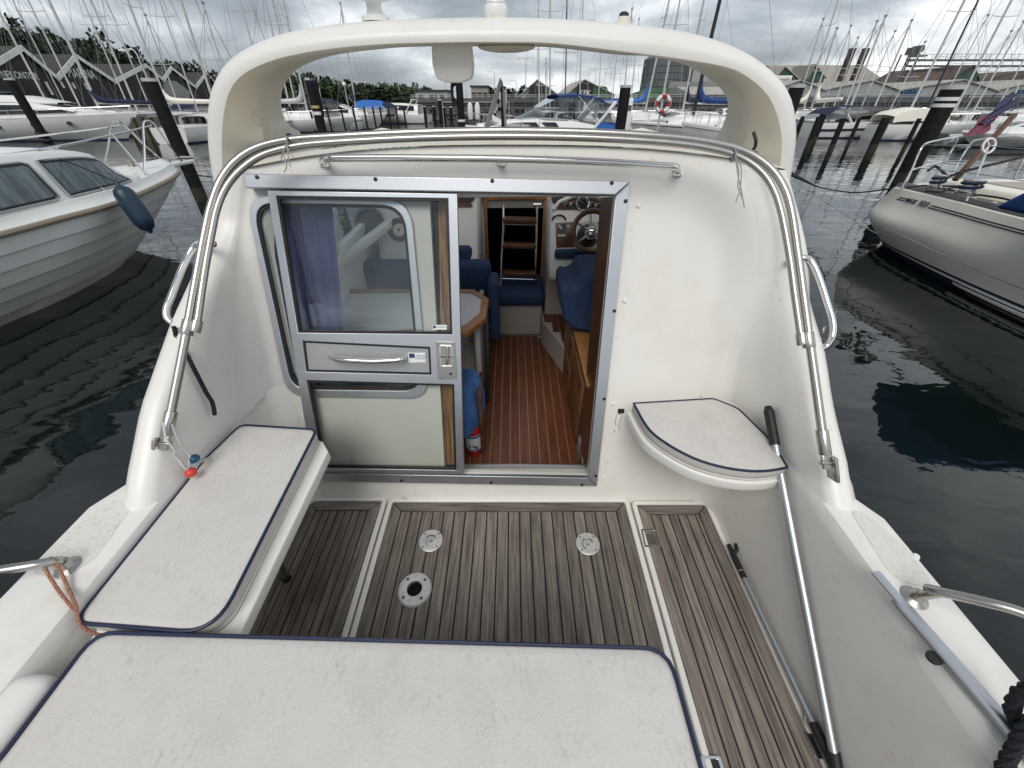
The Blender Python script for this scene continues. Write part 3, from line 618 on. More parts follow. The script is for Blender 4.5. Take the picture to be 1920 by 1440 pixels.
w = MB(); w.lathe([(.031, .0012), (0, .0012)], Mx.Translation(c), 20); bp('socket_shade_disc', w, m_dark, hC)  # black disc above the planks stands in for the shade inside the bore
lathes('screw_head', [(.0068, 0), (.0055, .002), (.003, .002), (.002, .0008), (0, .0008)], [Mx.Translation(c + V((.052 * cos(q * pi / 2 + .75), .052 * sin(q * pi / 2 + .75), .0145))) for q in range(4)], m_gsteel, hC, 10)
P = [BZ(*p, .009) for p in [(1201, 992), (1230, 992), (1240, 1025), (1209, 1027)]]
plate('hatch_latch', [roundpoly(P, .006), roundpoly([p.lerp(sum(P, V()) / 4, .22) for p in P], .004)], .004, m_chr, hR, Mx.Translation((0, 0, .0085)), .001)
plate('latch_plate', [roundpoly([p.lerp(sum(P, V()) / 4, .2) for p in P], .004)], .002, m_ss, hR, Mx.Translation((0, 0, .0082)))
P2 = [p.lerp(sum(P, V()) / 4, .45) for p in P]; w = MB(); w.tube([V((p.x, p.y, .012)) for p in (P2[0], P2[1], P2[2])], .003, 6); bp('latch_bow', w, m_chr, hR)
P = [BZ(*p, .009) for p in [(1313, 1417), (1350, 1417), (1362, 1455), (1318, 1455)]]
plate('hatch_latch', [roundpoly(P, .008), roundpoly([p.lerp(sum(P, V()) / 4, .35) for p in P], .006)], .004, m_chr, hR, Mx.Translation((0, 0, .0085)), .001)
plate('latch_plate', [roundpoly([p.lerp(sum(P, V()) / 4, .3) for p in P], .004)], .002, m_blkm, hR, Mx.Translation((0, 0, .0082)))
# hinge beside the starboard hatch
c = BZ(1537, 1398, .02); w = MB(); w.box((c.x - .012, c.y, .012), (.03, .06, .003)); w.box((c.x + .022, c.y, .014), (.034, .06, .003)); w.cyl((c.x + .003, c.y - .032, .016), (c.x + .003, c.y + .032, .016), .005, 8); bp('hatch_hinge', w, m_ss, bevel=.001)
c = BZ(1388, 1042, .02); w = MB(); w.box((c.x - .01, c.y, .012), (.03, .05, .003)); w.box((c.x + .012, c.y, .02), (.02, .05, .02)); bp('hatch_hinge', w, m_ss, bevel=.001)
w = MB(); a = BZ(1510, 1358, .02); w.tube(sm([a, a + V((.006, .02, .02)), a + V((.016, .035, .03))], 4), .005, 6); bp('drain_hose_end', w, m_ing)
# --- seats
def cushion(name, outline, z0, z1, label, crown=.008, group='cockpit cushions'):
    P = [V((p.x, p.y, 0)) for p in outline]; NP = 216; P = resample(P + [P[0]], NP + 1)[:-1]; ce = sum(P, V()) / len(P); rows = []
    def ring(k, z, jit=0): return [ce + (p - ce) * k + V((0, 0, z + (R.uniform(-jit, jit)))) for p in P]
    rows = [ring(0, z0), ring(.94, z0), ring(.985, z0 + .006), ring(1.006, (z0 + z1) / 2), ring(1.0, z1 - .006), ring(.994, z1)]
    for k in (.975, .93, .84, .7, .5, .25, .02): rows.append(ring(k, z1 + crown * (1 - k * k) + .003))
    root = empty(name, BM, label, 'cushion', group)
    w = MB().grid(rows, cu=True); w.m = [1 if k < NP * 5 else 0 for k in range(len(w.f))]; o_ = len(w.v) - NP; w.f.append(list(range(o_, o_ + NP))); w.m.append(0)
    bp('cushion_cover', w, [m_cush, m_cushs], root, smooth=60)
    bp('piping', MB().tube([ce + (p - ce) * 1.0 + V((0, 0, z1 + .001)) for p in P], 0.005, 8, closed=True), m_pipe, root)
    bp('lower_piping', MB().tube([ce + (p - ce) * .985 + V((0, 0, z0 + .006)) for p in P], .005, 6, closed=True), m_cush, root)
    return root
zc = .62; P = [BZ(*p, zc) for p in [(140, 1168), (402, 1188), (594, 806), (452, 797), (385, 862)]]
cushion('bench_cushion', roundpoly(P, [.035, .08, .03, .03, .08], 6), .568, zc, 'long pale cushion with navy piping on the port bench beside the sliding door')
P = [BZ(*p, .555) for p in [(446, 1205), (622, 838)]]; xi = -1.09
w = MB(); w.prism(roundpoly([(xi, P[0].y - .02), (P[0].x, P[0].y - .02), (P[1].x, P[1].y - .03), (P[1].x - .04, P[1].y + .02), (-.93, 1.12), (xi, 1.12)], [.0, .02, .01, .01, .02, 0]), .045, z0=.52); bb = bp('port_bench', w, m_gel, bevel=.006, seg=3)
ft = BZ(540, 1087, 0); tp = V((ft.x + .045, ft.y + .02, .52)); w = MB(); w.cyl(ft + V((0, 0, .02)), tp, .0135, 14); bp('bench_leg', w, m_ss, bb)
w = MB(); w.cyl(ft + V((.001, -.001, .0)), ft + V((-.002, .001, .03)), .0165, 14); bp('leg_tip', w, m_blk, bb)
P = [BZ(*p, .62) for p in [(180, 1186), (12, 1410)]]; Pr = [BZ(*p, .62) for p in [(1252, 1216), (1314, 1440)]]
P2 = [P[0], Pr[0], Pr[1], V((Pr[1].x + .02, -.36, 0)), V((P[1].x - .06, -.36, 0)), P[1]]
cushion('aft_cushion', roundpoly(P2, [.045, .06, .05, .06, .06, .05], 6), .566, .62, 'wide pale cushion with navy piping on the aft bench nearest the camera', .012)
w = MB(); w.box((-.36, -.06, .27), (1.42, .74, .575)); bp('aft_bench', w, m_gel, bevel=.02, seg=3)
zc = .575; arc = [(1188, 757), (1215, 803), (1250, 832), (1300, 859), (1350, 875), (1400, 883), (1440, 883), (1476, 877)]
P = [BZ(*p, zc) for p in arc] + [BZ(*p, zc) for p in [(1448, 830), (1383, 766), (1338, 748)]]
P[7].x = min(P[7].x, 1.03)
fa = lambda L_: [V((p.x, p.y)) for p in sm([V((q.x, q.y, 0)) for q in L_[:8]], 5)]
cushion('corner_cushion', fa(P) + roundpoly([P[7]] + P[8:] + [P[0]], [0, .02, .07, .04, 0], 5)[1:-1], .52, zc, 'small fan shaped cushion with navy piping on the starboard corner seat')
ce = sum(P, V()) / len(P); Q = [ce + (p - ce) * (1.06 if i < 8 else 1.02) for i, p in enumerate(P)]
for q in Q: q.x = min(q.x, 1.04)
w = MB(); w.prism(fa(Q) + [V((q.x, q.y)) for q in Q[8:]], .05, z0=.467); bp('corner_seat', w, m_gel, bevel=.008, seg=3)

# ================================================================== cabin interior
w = MB(); w.box((0, 2.2, -.03), (2.0, 2.4, .03)); bp('cabin_underfloor', w, m_ing)
fl = empty('cabin_floor'); fl.parent = boat
x = -.46
while x < .40:
    y1 = 2.74; y0 = 1.27
    if x > .2: y1 = 2.74 - (x - .2) * 1.6
    w = MB(); w.box((x + .0265, (y0 + y1) / 2, -.004), (.0495, y1 - y0, .012)); bp('plank', w, m_cteak, fl, smooth=0)
    w = MB(); w.box((x + .0532, (y0 + y1) / 2, -.0045), (.0042, y1 - y0, .012)); bp('inlay_strip', w, m_strip, fl, smooth=0)
    x += .0565
w = MB(); w.box((.07, 1.315, .006), (.66, .09, .012)); bp('door_mat', w, m_navy, bevel=.003)
# step with its blue cushion, white risers
w = MB(); w.box((.06, 2.93, .14), (.36, .36, .28)); bp('companion_step', w, m_ing, bevel=.02, seg=3)
w = MB(); w.box((.065, 2.92, .335), (.37, .42, .11)); bp('step_cushion', w, m_blue, bevel=.04, seg=4)
w = MB(); w.box((-.45, 2.86, .2), (.64, .2, .42)); bp('port_riser', w, m_ing, bevel=.01)
# helm platform with teak strips
hpl = empty('helm_platform'); hpl.parent = boat
w = MB(); w.prism([(.24, 3.0), (.24, 2.62), (.30, 2.45), (.38, 2.2), (.95, 2.0), (.95, 3.0)], .20, z0=.0); bp('platform_base', w, m_ing, hpl)
for i in range(7):
    x = .25 + i * .055; yb = 2.62 - max(0, x - .25) * 2.6; w = MB(); w.box((x + .024, (yb + 3.0) / 2, .205), (.046, 3.0 - yb, .012)); bp('plank', w, m_cteak, hpl, smooth=0)
    w = MB(); w.box((x + .051, (yb + 3.0) / 2, .205), (.006, 3.0 - yb, .011)); bp('inlay_strip', w, m_strip, hpl, smooth=0)
# forward bulkhead around the dark companionway
w = MB(); w.box((-.62, 3.22, .6), (.82, .06, 1.2)); w.box((.66, 3.22, .6), (.80, .06, 1.2)); w.box((.02, 3.22, 1.02), (.50, .06, .10)); bp('forward_bulkhead', w, m_inw, bevel=.008)
w = MB(); w.box((.02, 4.2, .5), (1.6, .05, 1.4)); w.box((-.8, 3.7, .5), (.05, 1.0, 1.4)); w.box((.85, 3.7, .5), (.05, 1.0, 1.4)); w.box((0, 3.7, -.1), (1.6, 1.0, .05)); w.box((0, 3.72, 1.05), (1.6, 1.0, .05)); bp('fore_cabin', w, m_dark)  # walls near black: the unlit cabin's shade is put into their colour
w = MB(); w.box((.02, 3.17, .965), (.52, .03, .035)); w.box((-.205, 3.17, .5), (.025, .03, .93)); w.box((.255, 3.17, .5), (.025, .03, .93)); w.box((.02, 3.15, 1.085), (.54, .05, .045)); bp('hatch_trim', w, m_oak, bevel=.004)
w = MB(); a, b = BY(925, 363, 3.1), BY(1008, 364, 3.1); w.bar(a, b, .05, .012); bp('hatch_glint_strip', w, m_white2)  # white bar stands in for the bright reflection along the skylight gap
# ladder
ld = empty('companion_ladder'); ld.parent = boat
for xo in (0, 1):
    pts = [BY(*p, y) for p, y in ([((938, 547), 2.86), ((940, 490), 2.91), ((944, 430), 2.98), ((944, 384), 3.05)] if not xo else [((1001, 547), 2.86), ((1004, 490), 2.91), ((1006, 430), 2.98), ((1007, 382), 3.05)])]
    w = MB(); w.tube(pts, .009, 10); bp('ladder_rail', w, m_chr, ld)
for py, y in ((411, 3.0), (459, 2.94), (511, 2.88)):
    a, b = BY(943, py, y), BY(1005, py + 2, y); w = MB(); w.bar(a, b, .07, .032); bp('tread', w, m_mahog, ld, bevel=.008)
for py, y in ((420, 3.0), (522, 2.88)):
    a, b = BY(942, py, y), BY(1005, py + 2, y); w = MB(); w.tube([a, b], .0055, 8); bp('ladder_rung', w, m_chr, ld)
c = BY(1007, 384, 3.05); w = MB(); w.cyl(c - V((.03, 0, 0)), c + V((.03, 0, 0)), .016, 12); bp('ladder_catch', w, m_ss, ld)
# helm console, gauges
hc = empty('helm_console'); hc.parent = boat; YD = 2.68
TC = radians(28); cY = V((0, sin(TC), cos(TC))); cN = V((0, -cos(TC), sin(TC))); c0_ = V((0, 2.56, .62))
MC = Mx(((1, 0, 0, 0), (0, cY.y, cN.y, c0_.y), (0, cY.z, cN.z, c0_.z), (0, 0, 0, 1)))
def DP(px, py, dy=0): return BP(px, py, c0_ - cN * dy, cN)
def DU(px, py): p = DP(px, py); return V((p.x, (p - c0_).dot(cY)))
def console_body(x0, x1, par):
    prof = [(2.56, .56), (2.56, .62), (2.56 + sin(TC) * .56, .62 + cos(TC) * .56), (3.18, .62 + cos(TC) * .56), (3.18, .56)]
    w = MB(); w.add([(x0, y, z) for y, z in prof] + [(x1, y, z) for y, z in prof], [(0, 1, 2, 3, 4), (9, 8, 7, 6, 5)] + [(i, (i + 1) % 5, 5 + (i + 1) % 5, 5 + i) for i in range(5)]); bp('console_body', w, m_inw, par, bevel=.03, seg=4)
console_body(.26, 1.0, hc)
def panel(name, pts, m, th=.006, r=.02, off=.004, par=hc):
    return plate(name, [roundpoly([DU(*p) for p in pts], r, 6)], th, m, par, MC @ Mx.Translation((0, 0, off - .004)), .001)
panel('gauge_panel', [(1038, 393), (1052, 381), (1075, 373), (1095, 371), (1118, 374), (1150, 390), (1155, 395)], m_burl, r=.02)
gp = roundpoly([DU(*q) for q in [(1034, 397), (1048, 379), (1075, 368), (1095, 366), (1122, 369), (1160, 392)]], .03)
w = MB(); w.tube([MC @ V((p[0], p[1], .006)) for p in gp[3:-4]], .014, 8); bp('console_brow', w, m_inw, hc)
panel('switch_panel', [(1041, 418), (1082, 416), (1084, 463), (1043, 465)], m_burl, r=.008)
panel('switch_box', [(1045, 422), (1060, 420), (1061, 444), (1046, 446)], m_blkm, .012, .004)
panel('wheel_panel', [(1087, 417), (1125, 417), (1125, 462), (1088, 462)], m_burl, r=.008)
w = MB()
for px, py in ((1049, 424), (1052, 428), (1048, 442), (1053, 442), (1058, 442), (1065, 425)): w.ball(DP(px, py, -.018), .009, 8)
bp('switch_knob', w, m_white2, hc)
for px, py, r in ((1063, 384, .022), (1075, 383, .022), (1092, 382, .045), (1110, 384, .022), (1121, 387, .022)):
    u_ = DU(px, py); Mg = MC @ Mx.Translation((u_.x, u_.y, .012))
    w = MB(); w.lathe([(r, -.012), (r, .004), (r * .88, .007), (r * .86, .003)], Mg, 24); g1 = bp('gauge', w, m_chr, hc)
    w = MB(); w.lathe([(r * .87, .0035), (0, .0035)], Mg, 24); bp('dial', w, m_blkm, hc)
    w = MB(); w.bar(Mg @ V((0, 0, .005)), Mg @ V((-r * .5, r * .4, .005)), .003, .001)
    for q in range(9): a = q * pi / 6 - pi / 6; w.bar(Mg @ V((cos(a) * r * .6, sin(a) * r * .6, .0048)), Mg @ V((cos(a) * r * .78, sin(a) * r * .78, .0048)), .0035, .001)
    bp('dial_marks', w, m_letter, hc)
for px, py in ((1046, 371), (880, 366)):
    c = DP(px, py, 0); w = MB(); w.lathe([(.045, 0), (.045, .01), (.03, .012), (0, .012)], Mx.Translation(c) @ Mx.Rotation(1.0, 4, 'X'), 20); bp('air_vent', w, m_blkm, hc)
c = DP(1048, 411, -.005); w = MB(); w.tube([c + V((.045 * cos(a) , -.0, .03 * sin(a) - .005)) for a in [pi * i / 10 for i in range(11)]], .006, 8); bp('throttle_arc', w, m_blk, hc)
u_ = DU(1104, 421); text('console_lettering', 'Diesel', .04, m_letter, MC @ Mx.Translation((u_.x, u_.y, .0085)), hc, shear=.3)
a, b = DP(1040, 476, -.02), DP(1125, 476, -.02); w = MB(); w.bar(a, b + V((.1, 0, 0)), .05, .06); bp('console_padding', w, m_blue, hc, bevel=.015, seg=3)
w = MB(); w.box((.66, 2.98, .42), (.80, .5, .42)); bp('console_foot', w, m_ing, hc)
sw = empty('steering_wheel'); sw.parent = boat; c = BY(1111, 434, 2.42); rw = (BY(1111 + 36, 434, 2.42) - c).length
Ms = Mx.Translation(c) @ Mx.Rotation(radians(62), 4, 'X')
w = MB(); w.tube([Ms @ V((rw * cos(2 * pi * i / 36), rw * sin(2 * pi * i / 36), 0)) for i in range(36)], .016, 10, closed=True); bp('wheel_rim', w, m_mahog, sw)
w = MB()
for a in (2.65, 1.72, 3.75, .5, -.9): w.tube([Ms @ V((.03 * cos(a), .03 * sin(a), -.03)), Ms @ V((rw * cos(a), rw * sin(a), 0))], .0065, 8)
bp('wheel_spoke', w, m_chr, sw)
w = MB(); w.lathe([(.04, -.05), (.038, -.02), (.032, .0), (.022, .008), (0, .010)], Ms, 24); bp('wheel_hub', w, m_chr, sw)
w = MB(); w.lathe([(.075, -.16), (.07, -.12), (.04, -.05), (0, -.05)], Ms, 24); bp('wheel_boss', w, m_blkm, sw)
w = MB(); w.lathe([(.10, -.175), (.098, -.15), (.074, -.14)], Ms, 24); bp('wheel_ring', w, m_inw, sw)
# helm seat: bucket with rolled arm, on a pedestal
hs = empty('helm_seat'); hs.parent = boat
seatp = [BY(*p, 2.12) for p in [(1046, 540), (1047, 525), (1054, 517), (1064, 520), (1074, 515), (1085, 500), (1092, 496), (1150, 495), (1150, 600), (1095, 602), (1068, 596), (1052, 578)]]
plate('seat_shell', [roundpoly([(p.x, p.z) for p in seatp], .02, 4)], .34, m_blue, hs, Mx(((1, 0, 0, 0), (0, 0, -1, 2.30), (0, 1, 0, 0), (0, 0, 0, 1))), .035, bres=3)
c = BY(1085, 610, 2.15); w = MB(); w.cyl((c.x + .05, 2.2, .21), (c.x + .05, 2.2, .5), .035, 12); bp('seat_pedestal', w, m_ing, hs)
# wood side of the galley: brown panel beside the doorway and drawers
w = MB(); a = [W3(1152, 369, -.03), W3(1103, 872, -.03)]; pf = [BX(1126, 370, .395), BX(1086, 870, .372)]
w.add([a[0], a[1], pf[1], pf[0]] + [q + V((.02, 0, 0)) for q in (a[0], a[1], pf[1], pf[0])], [(0, 1, 2, 3), (4, 7, 6, 5), (0, 3, 7, 4), (1, 5, 6, 2), (2, 6, 7, 3), (0, 4, 5, 1)]); bp('wood_panel', w, m_mahog, smooth=0)
gl = empty('galley_cupboard'); gl.parent = boat
w = MB(); w.box((.60, 1.93, .24), (.44, .88, .48)); bp('cupboard_carcass', w, m_mahog, gl)
w = MB(); w.box((.60, 1.93, .49), (.46, .90, .02)); bp('worktop', w, m_oak, gl, bevel=.005)
for i, (y0, y1, z0, z1) in enumerate(((1.55, 1.92, .03, .44), (1.95, 2.33, .26, .44), (1.95, 2.33, .03, .23))):
    w = MB(); w.box((.374, (y0 + y1) / 2, (z0 + z1) / 2), (.014, y1 - y0, z1 - z0)); bp('cupboard_door', w, m_mid, gl, bevel=.004)
    w = MB(); w.box((.362, y0 + .06, z1 - .05), (.01, .03, .02)); bp('cupboard_catch', w, m_blkm, gl)
w = MB(); w.tube(sm([BX(1046, 690, .345), BX(1050, 745, .345), BX(1058, 800, .35), BX(1066, 860, .36)], 5), .011, 8); bp('grab_pole', w, m_inw)
w = MB(); w.box((.40, 1.42, .05), (.05, .2, .12)); bp('cable_trunk', w, m_alud, bevel=.008)
# dinette: table, sofa, backrests
dt = empty('dinette_table'); dt.parent = boat; ztb = .66
def TZ(px, py): p = BZ(px, py, ztb); return (p.x, p.y)
to = [TZ(600, 541), TZ(865, 541), TZ(890, 542), TZ(917, 559), TZ(911, 594), TZ(875, 622), TZ(868, 623), TZ(640, 640)]; ti = [TZ(600, 547), TZ(862, 547), TZ(886, 548), TZ(906, 560), TZ(901, 588), TZ(872, 611), TZ(866, 612), TZ(640, 628)]
plate('table_rim', [roundpoly(to, .02, 3), roundpoly(ti, .015, 3)], .04, m_oak, dt, Mx.Translation((0, 0, ztb - .04)), .008)
plate('table_top', [roundpoly(ti, .015, 3)], .02, m_tabl, dt, Mx.Translation((0, 0, ztb - .025)))
c = V((-.6, 1.95, 0)); w = MB(); w.cyl(c, c + V((0, 0, ztb - .03)), .035, 12); bp('table_leg', w, m_alu, dt)
w = MB(); w.box((-.46, 1.98, .29), (.52, .04, .58)); bp('locker_front', w, m_ing)
sf = empty('dinette_sofa'); sf.parent = boat
a = BY(640, 498, 2.5); b = BY(920, 502, 2.5)
w = MB(); w.box(((a.x + b.x) / 2 - .05, 2.56, a.z - .22), (b.x - a.x + .1, .13, .46)); bp('sofa_back', w, m_blue, sf, bevel=.04, seg=4)
a2 = BY(928, 528, 2.40); w = MB(); w.box((a2.x - .01, 2.40, a2.z - .18), (.07, .22, .42)); bp('sofa_arm', w, m_blue, sf, bevel=.03, seg=3)
w = MB(); w.box((-.62, 2.35, .36), (.84, .34, .12)); bp('sofa_seat', w, m_blue, sf, bevel=.03, seg=3)
w = MB(); w.box((-.62, 2.40, .15), (.80, .3, .30)); bp('sofa_plinth', w, m_inw, sf, bevel=.01)
w = MB(); w.box((-.6, 1.75, .15), (.5, .5, .30)); bp('aft_sofa_plinth', w, m_ing, sf, bevel=.01)
w = MB(); w.box((-.85, 1.62, .38), (.28, .4, .14)); bp('aft_sofa_seat', w, m_blue, sf, bevel=.03, seg=3)
p0, p1 = BY(935, 590, 2.05), BY(936, 740, 1.75); w = MB(); w.bar(V((-.16, 1.92, .02)), V((-.155, 2.02, .60)), .05, .03, up=(1, 0, 0)); bp('sofa_end_post', w, m_blkm, sf, bevel=.004)
w = MB(); w.box((-.20, 2.12, .30), (.03, .5, .58)); bp('sofa_end_panel', w, m_ing, sf, bevel=.005)
# port console
pc = empty('port_console'); pc.parent = boat
console_body(-.92, -.235, pc)
panel('burl_trim', [(840, 372), (872, 371), (887, 385), (884, 389), (840, 389)], m_burl, r=.006, par=pc)
c = BY(878, 484, 2.62); w = MB(); w.box((c.x - .05, 2.64, c.z), (.16, .08, .16)); bp('console_padding', w, m_blue, pc, bevel=.03, seg=3)
for px, py, r in ((748, 431, .075), (693, 417, .10)):
    u_ = DU(px, py); Mg = MC @ Mx.Translation((u_.x, u_.y, .004)); w = MB(); w.lathe([(r, -.02), (r, .01), (r * .8, .015), (r * .72, .0), (r * .3, -.01), (0, .0)], Mg, 26); bp('loudspeaker', w, m_gsteel, pc)
# cabin sides, window posts, windscreen
for s in (-1, 1):
    x = s * 1.02
    w = MB(); w.box((x, 2.75, .45), (.04, 2.0, .92)); bp('cabin_side', w, m_inw)
    w = MB(); w.add([(x, 1.85, .91), (x, 3.5, .91), (x * .93, 3.1, 1.28), (x * .97, 1.85, 1.36)], [(0, 1, 2, 3)]); bp('side_glazing', w, m_wglass, fix=False, smooth=0)
    w = MB(); w.bar((x * .97, 3.75, .90), (x * .9, 3.1, 1.26), .06, .05, up=(1, 0, 0)); w.bar((x, 2.2, .9), (x * .96, 2.05, 1.33), .05, .06, up=(1, 0, 0)); bp('window_post', w, m_inw, bevel=.006)
a, b = BY(628, 500, 2.15), BY(735, 415, 2.75); w = MB(); w.bar(a, b, .05, .05, up=(1, 0, 0)); bp('window_post', w, m_inw, bevel=.008)
w = MB(); w.add([(-.92, 3.95, .95), (.92, 3.95, .95), (.82, 3.40, 1.24), (-.82, 3.40, 1.24)], [(0, 1, 2, 3)]); bp('windscreen', w, m_wglass, fix=False, smooth=0)
w = MB(); w.box((0, 3.6, 1.03 - .12), (1.9, .8, .05)); bp('dash_shelf', w, m_inw)
rows = [[V((k / 6 * (1.18 if y < 3 else 1.18 * max(.05, 1 - ((y - 3) / 2.8) ** 2)), y, .70 + .06 * max(0, y - 1) / 4 + (.26 if y < 4.0 else max(0, .26 - .18 * (y - 4))) * (1 - abs(k / 6) ** 4))) for k in range(-6, 7)] for y in (3.9, 4.2, 4.6, 5.0, 5.4, 5.7)]
bp('foredeck', MB().grid(rows), m_geld)

# ================================================================== loose gear on board
# curtain inside the fixed window
def pleats(P0, P1, Q0, Q1, n, amp, dirv):
    rows = []
    for j in range(9):
        t = j / 8; a = P0.lerp(Q0, t); b = P1.lerp(Q1, t); rows.append([a.lerp(b, i / (n * 6)) + V(dirv) * amp * sin(2 * pi * i / 6 + .5 * sin(3 * t + i * .2)) * (.6 + .4 * t) for i in range(n * 6 + 1)])
    return MB().grid(rows)
o = topob('curtain', pleats(W3(455, 374, -.07), W3(622, 380, -.07), W3(525, 737, -.07), W3(655, 735, -.07), 8, .011, wn_), m_curt, 'violet blue pleated curtain drawn aside behind the fixed window pane', 'curtain', smooth=80)
# aluminium pole with black grips leaning over the corner seat
def polepart(root, name, a, b, r, m, r2=None, n=14): return bp(name, MB().cyl(a, b, r, n, r2), m, root)
a = BY(1441, 768, 1.12); b = BZ(1622, 1440, .06); b.x = min(b.x, .985)
pr = empty('mop_pole', BM @ Mx.Translation((0, 0, 0)), 'long brushed aluminium pole with black grip leaning across the corner cushion', 'pole')
L = lambda t: a.lerp(b, t)
polepart(pr, 'shaft', L(.12), L(1.06), .0135, m_alu); polepart(pr, 'grip', L(.005), L(.125), .0185, m_blk, .0175); polepart(pr, 'grip_end', L(-.012), L(.006), .012, m_blk, .0175); polepart(pr, 'shaft_collar', L(.30), L(.66), .0142, m_alu); polepart(pr, 'foot_grip', L(.965), L(1.1), .0175, m_blk)
# boat hook on the sole
a = BZ(1388, 1035, .05); b = BZ(1590, 1430, .05); a.x = min(a.x, .975); b.x = min(b.x, .985); L = lambda t: a.lerp(b, t)
hk = empty('boat_hook', BM, 'thin silver boat hook with black plastic head lying along the teak sole', 'boat hook')
polepart(hk, 'shaft', L(.10), L(.90), .0105, m_alu); polepart(hk, 'ferrule', L(.13), L(.17), .0125, m_blk); polepart(hk, 'grip', L(.86), L(1.12), .0145, m_blk)
d = (b - a).normalized()
w = MB(); w.tube([L(.12), L(.05), L(0), L(-.035)], [.013, .014, .011, .009], 10); w.ball(L(-.04), .011, 8)
w.tube(sm([L(.02), L(-.01) + V((.02, 0, .01)), L(-.04) + V((.028, 0, .012)), L(-.03) + V((.05, 0, .012)), L(-.005) + V((.058, 0, .012))], 4), .0085, 8); w.ball(L(.0) + V((.059, 0, .012)), .011, 8)
bp('hook_head', w, m_blk, hk)
# awning tube on the starboard side deck
a = BZ(1668, 1108, .605); b = BZ(1930, 1408, .605); d = (b - a).normalized(); pp = d.cross(V((0, 0, 1)))
at = empty('awning_tube', BM, 'oval aluminium tube with a flat cut end lying on the starboard side deck', 'tube')
w = MB(); w.bar(a + d * .03, b + d * .5, .036, .020); bp('tube_body', w, m_alu, at, bevel=.009, seg=4)
w = MB(); w.bar(a - d * .05 + V((0, 0, .006)), a + d * .14 + V((0, 0, .006)), .026, .006); w.bar(a + d * .02, a + d * .14, .030, .012); bp('flat_end', w, m_alu, at, bevel=.002)
w = MB(); w.lathe([(.014, 0), (.016, .008), (0, .010)], Mx.Translation(a + d * .15 + pp * .028 - V((0, 0, .012))), 14); bp('end_plug', w, m_blk, at)
# ropes
pts = [BX(326, 612, -1.17), BX(334, 640, -1.16), BX(350, 665, -1.12), BX(368, 700, -1.10), BX(386, 735, -1.095), BX(398, 755, -1.09), BX(403, 778, -1.09)]
topob('mooring_rope', rope_mb(sm([BX(262, 900, -1.42), BX(290, 720, -1.36), BX(308, 650, -1.30), BX(322, 625, -1.25), BX(330, 610, -1.22)], 6), .013, .06, mb=rope_mb(sm(pts, 6), .0075, .04, mb=rope_mb(sm([BX(320, 618, -1.24), BX(326, 606, -1.26), BX(336, 612, -1.2), BX(330, 628, -1.18), BX(320, 622, -1.22)], 6), .009, .04))), m_rope, 'black mooring rope knotted round the port side handle with a loose tail', 'rope')
pts = [BX(1945, 1285, 1.08), BX(1912, 1300, 1.075), BX(1897, 1330, 1.07), BX(1905, 1355, 1.07), BX(1925, 1372, 1.08)]
topob('mooring_rope', rope_mb(sm([BX(1870, 1470, 1.02), BX(1895, 1415, 1.04), BX(1925, 1365, 1.06), BX(1960, 1330, 1.09)], 6), .014, .07, mb=rope_mb(sm(pts, 6), .014, .07)), m_rope, 'thick black laid rope coiled on the starboard deck under the aluminium tube', 'rope')
cr_ = [BX(82, 1062, -1.22), BX(105, 1100, -1.18), BX(128, 1130, -1.12), BX(143, 1145, -1.105), BX(140, 1130, -1.11), BX(120, 1085, -1.18), BX(103, 1052, -1.21), BX(92, 1047, -1.22), BX(82, 1062, -1.22)]
topob('red_cord', rope_mb(sm(cr_, 6), .0042, .02, 5, rope_mb(sm([BX(143, 1145, -1.105), BX(150, 1170, -1.085), BX(175, 1187, -1.06), BX(200, 1192, -1.03)], 5), .0042, .02, 5)), m_rope3, 'faded red cord looped over the port pushpit rail down to the cushion', 'cord')
tg = empty('toggle_cord', BM, 'white cord loop with one blue and one red ball under the port canopy hinge', 'cord')
w = MB(); A = BX(306, 790, -1.085)
w.tube(sm([BX(322, 796, -1.085), BX(338, 832, -1.085), BX(352, 848, -1.085), BX(356, 856, -1.085), BX(354, 872, -1.085), BX(355, 892, -1.08), BX(361, 893, -1.075), BX(372, 870, -1.08), BX(392, 858, -1.085)], 6), .0032, 6)
w.tube(sm([BX(306, 792, -1.09), BX(312, 822, -1.085), BX(328, 845, -1.085), BX(342, 868, -1.085), BX(352, 880, -1.08)], 6), .0032, 6); w.tube(sm([BX(324, 850, -1.085), BX(335, 862, -1.085), BX(345, 876, -1.08), BX(354, 882, -1.08)], 5), .003, 6)
bp('cord_line', w, mat('white_cord', (.6, .6, .58), .8), tg)
w = MB(); w.ball(BX(364, 860, -1.08), .017, 14, (1, 1, .85)); bp('blue_ball', w, m_balb, tg)
w = MB(); w.ball(BX(358, 886, -1.078), .018, 14, (1, 1, .85)); bp('red_ball', w, m_red, tg)
def strings(base, tails, label):
    w = MB(); c = AX(base); w.tube([c + V((0, -.018 * cos(t), .018 * sin(t))) for t in [2 * pi * i / 12 for i in range(12)]], .003, 5, closed=True)
    for T in tails: w.tube(sm([c + V((0, -.02, 0))] + [AX(p) + V((0, -.03, 0)) for p in T], 4), .0018, 4)
    topob('loose_string', w, m_rope2, label, 'string')
strings((543, 268), [[(538, 285), (545, 305), (541, 320)], [(548, 290), (552, 310)], [(540, 280), (535, 296), (548, 300)], [(550, 282), (558, 292)]], 'frayed grey string knotted round the canopy frame above the left of the door')
strings((1374, 292), [[(1378, 320), (1376, 345), (1386, 372)], [(1382, 310), (1380, 350), (1372, 375)], [(1377, 330), (1382, 352), (1388, 385)]], 'long grey string hanging from the canopy frame at the right')
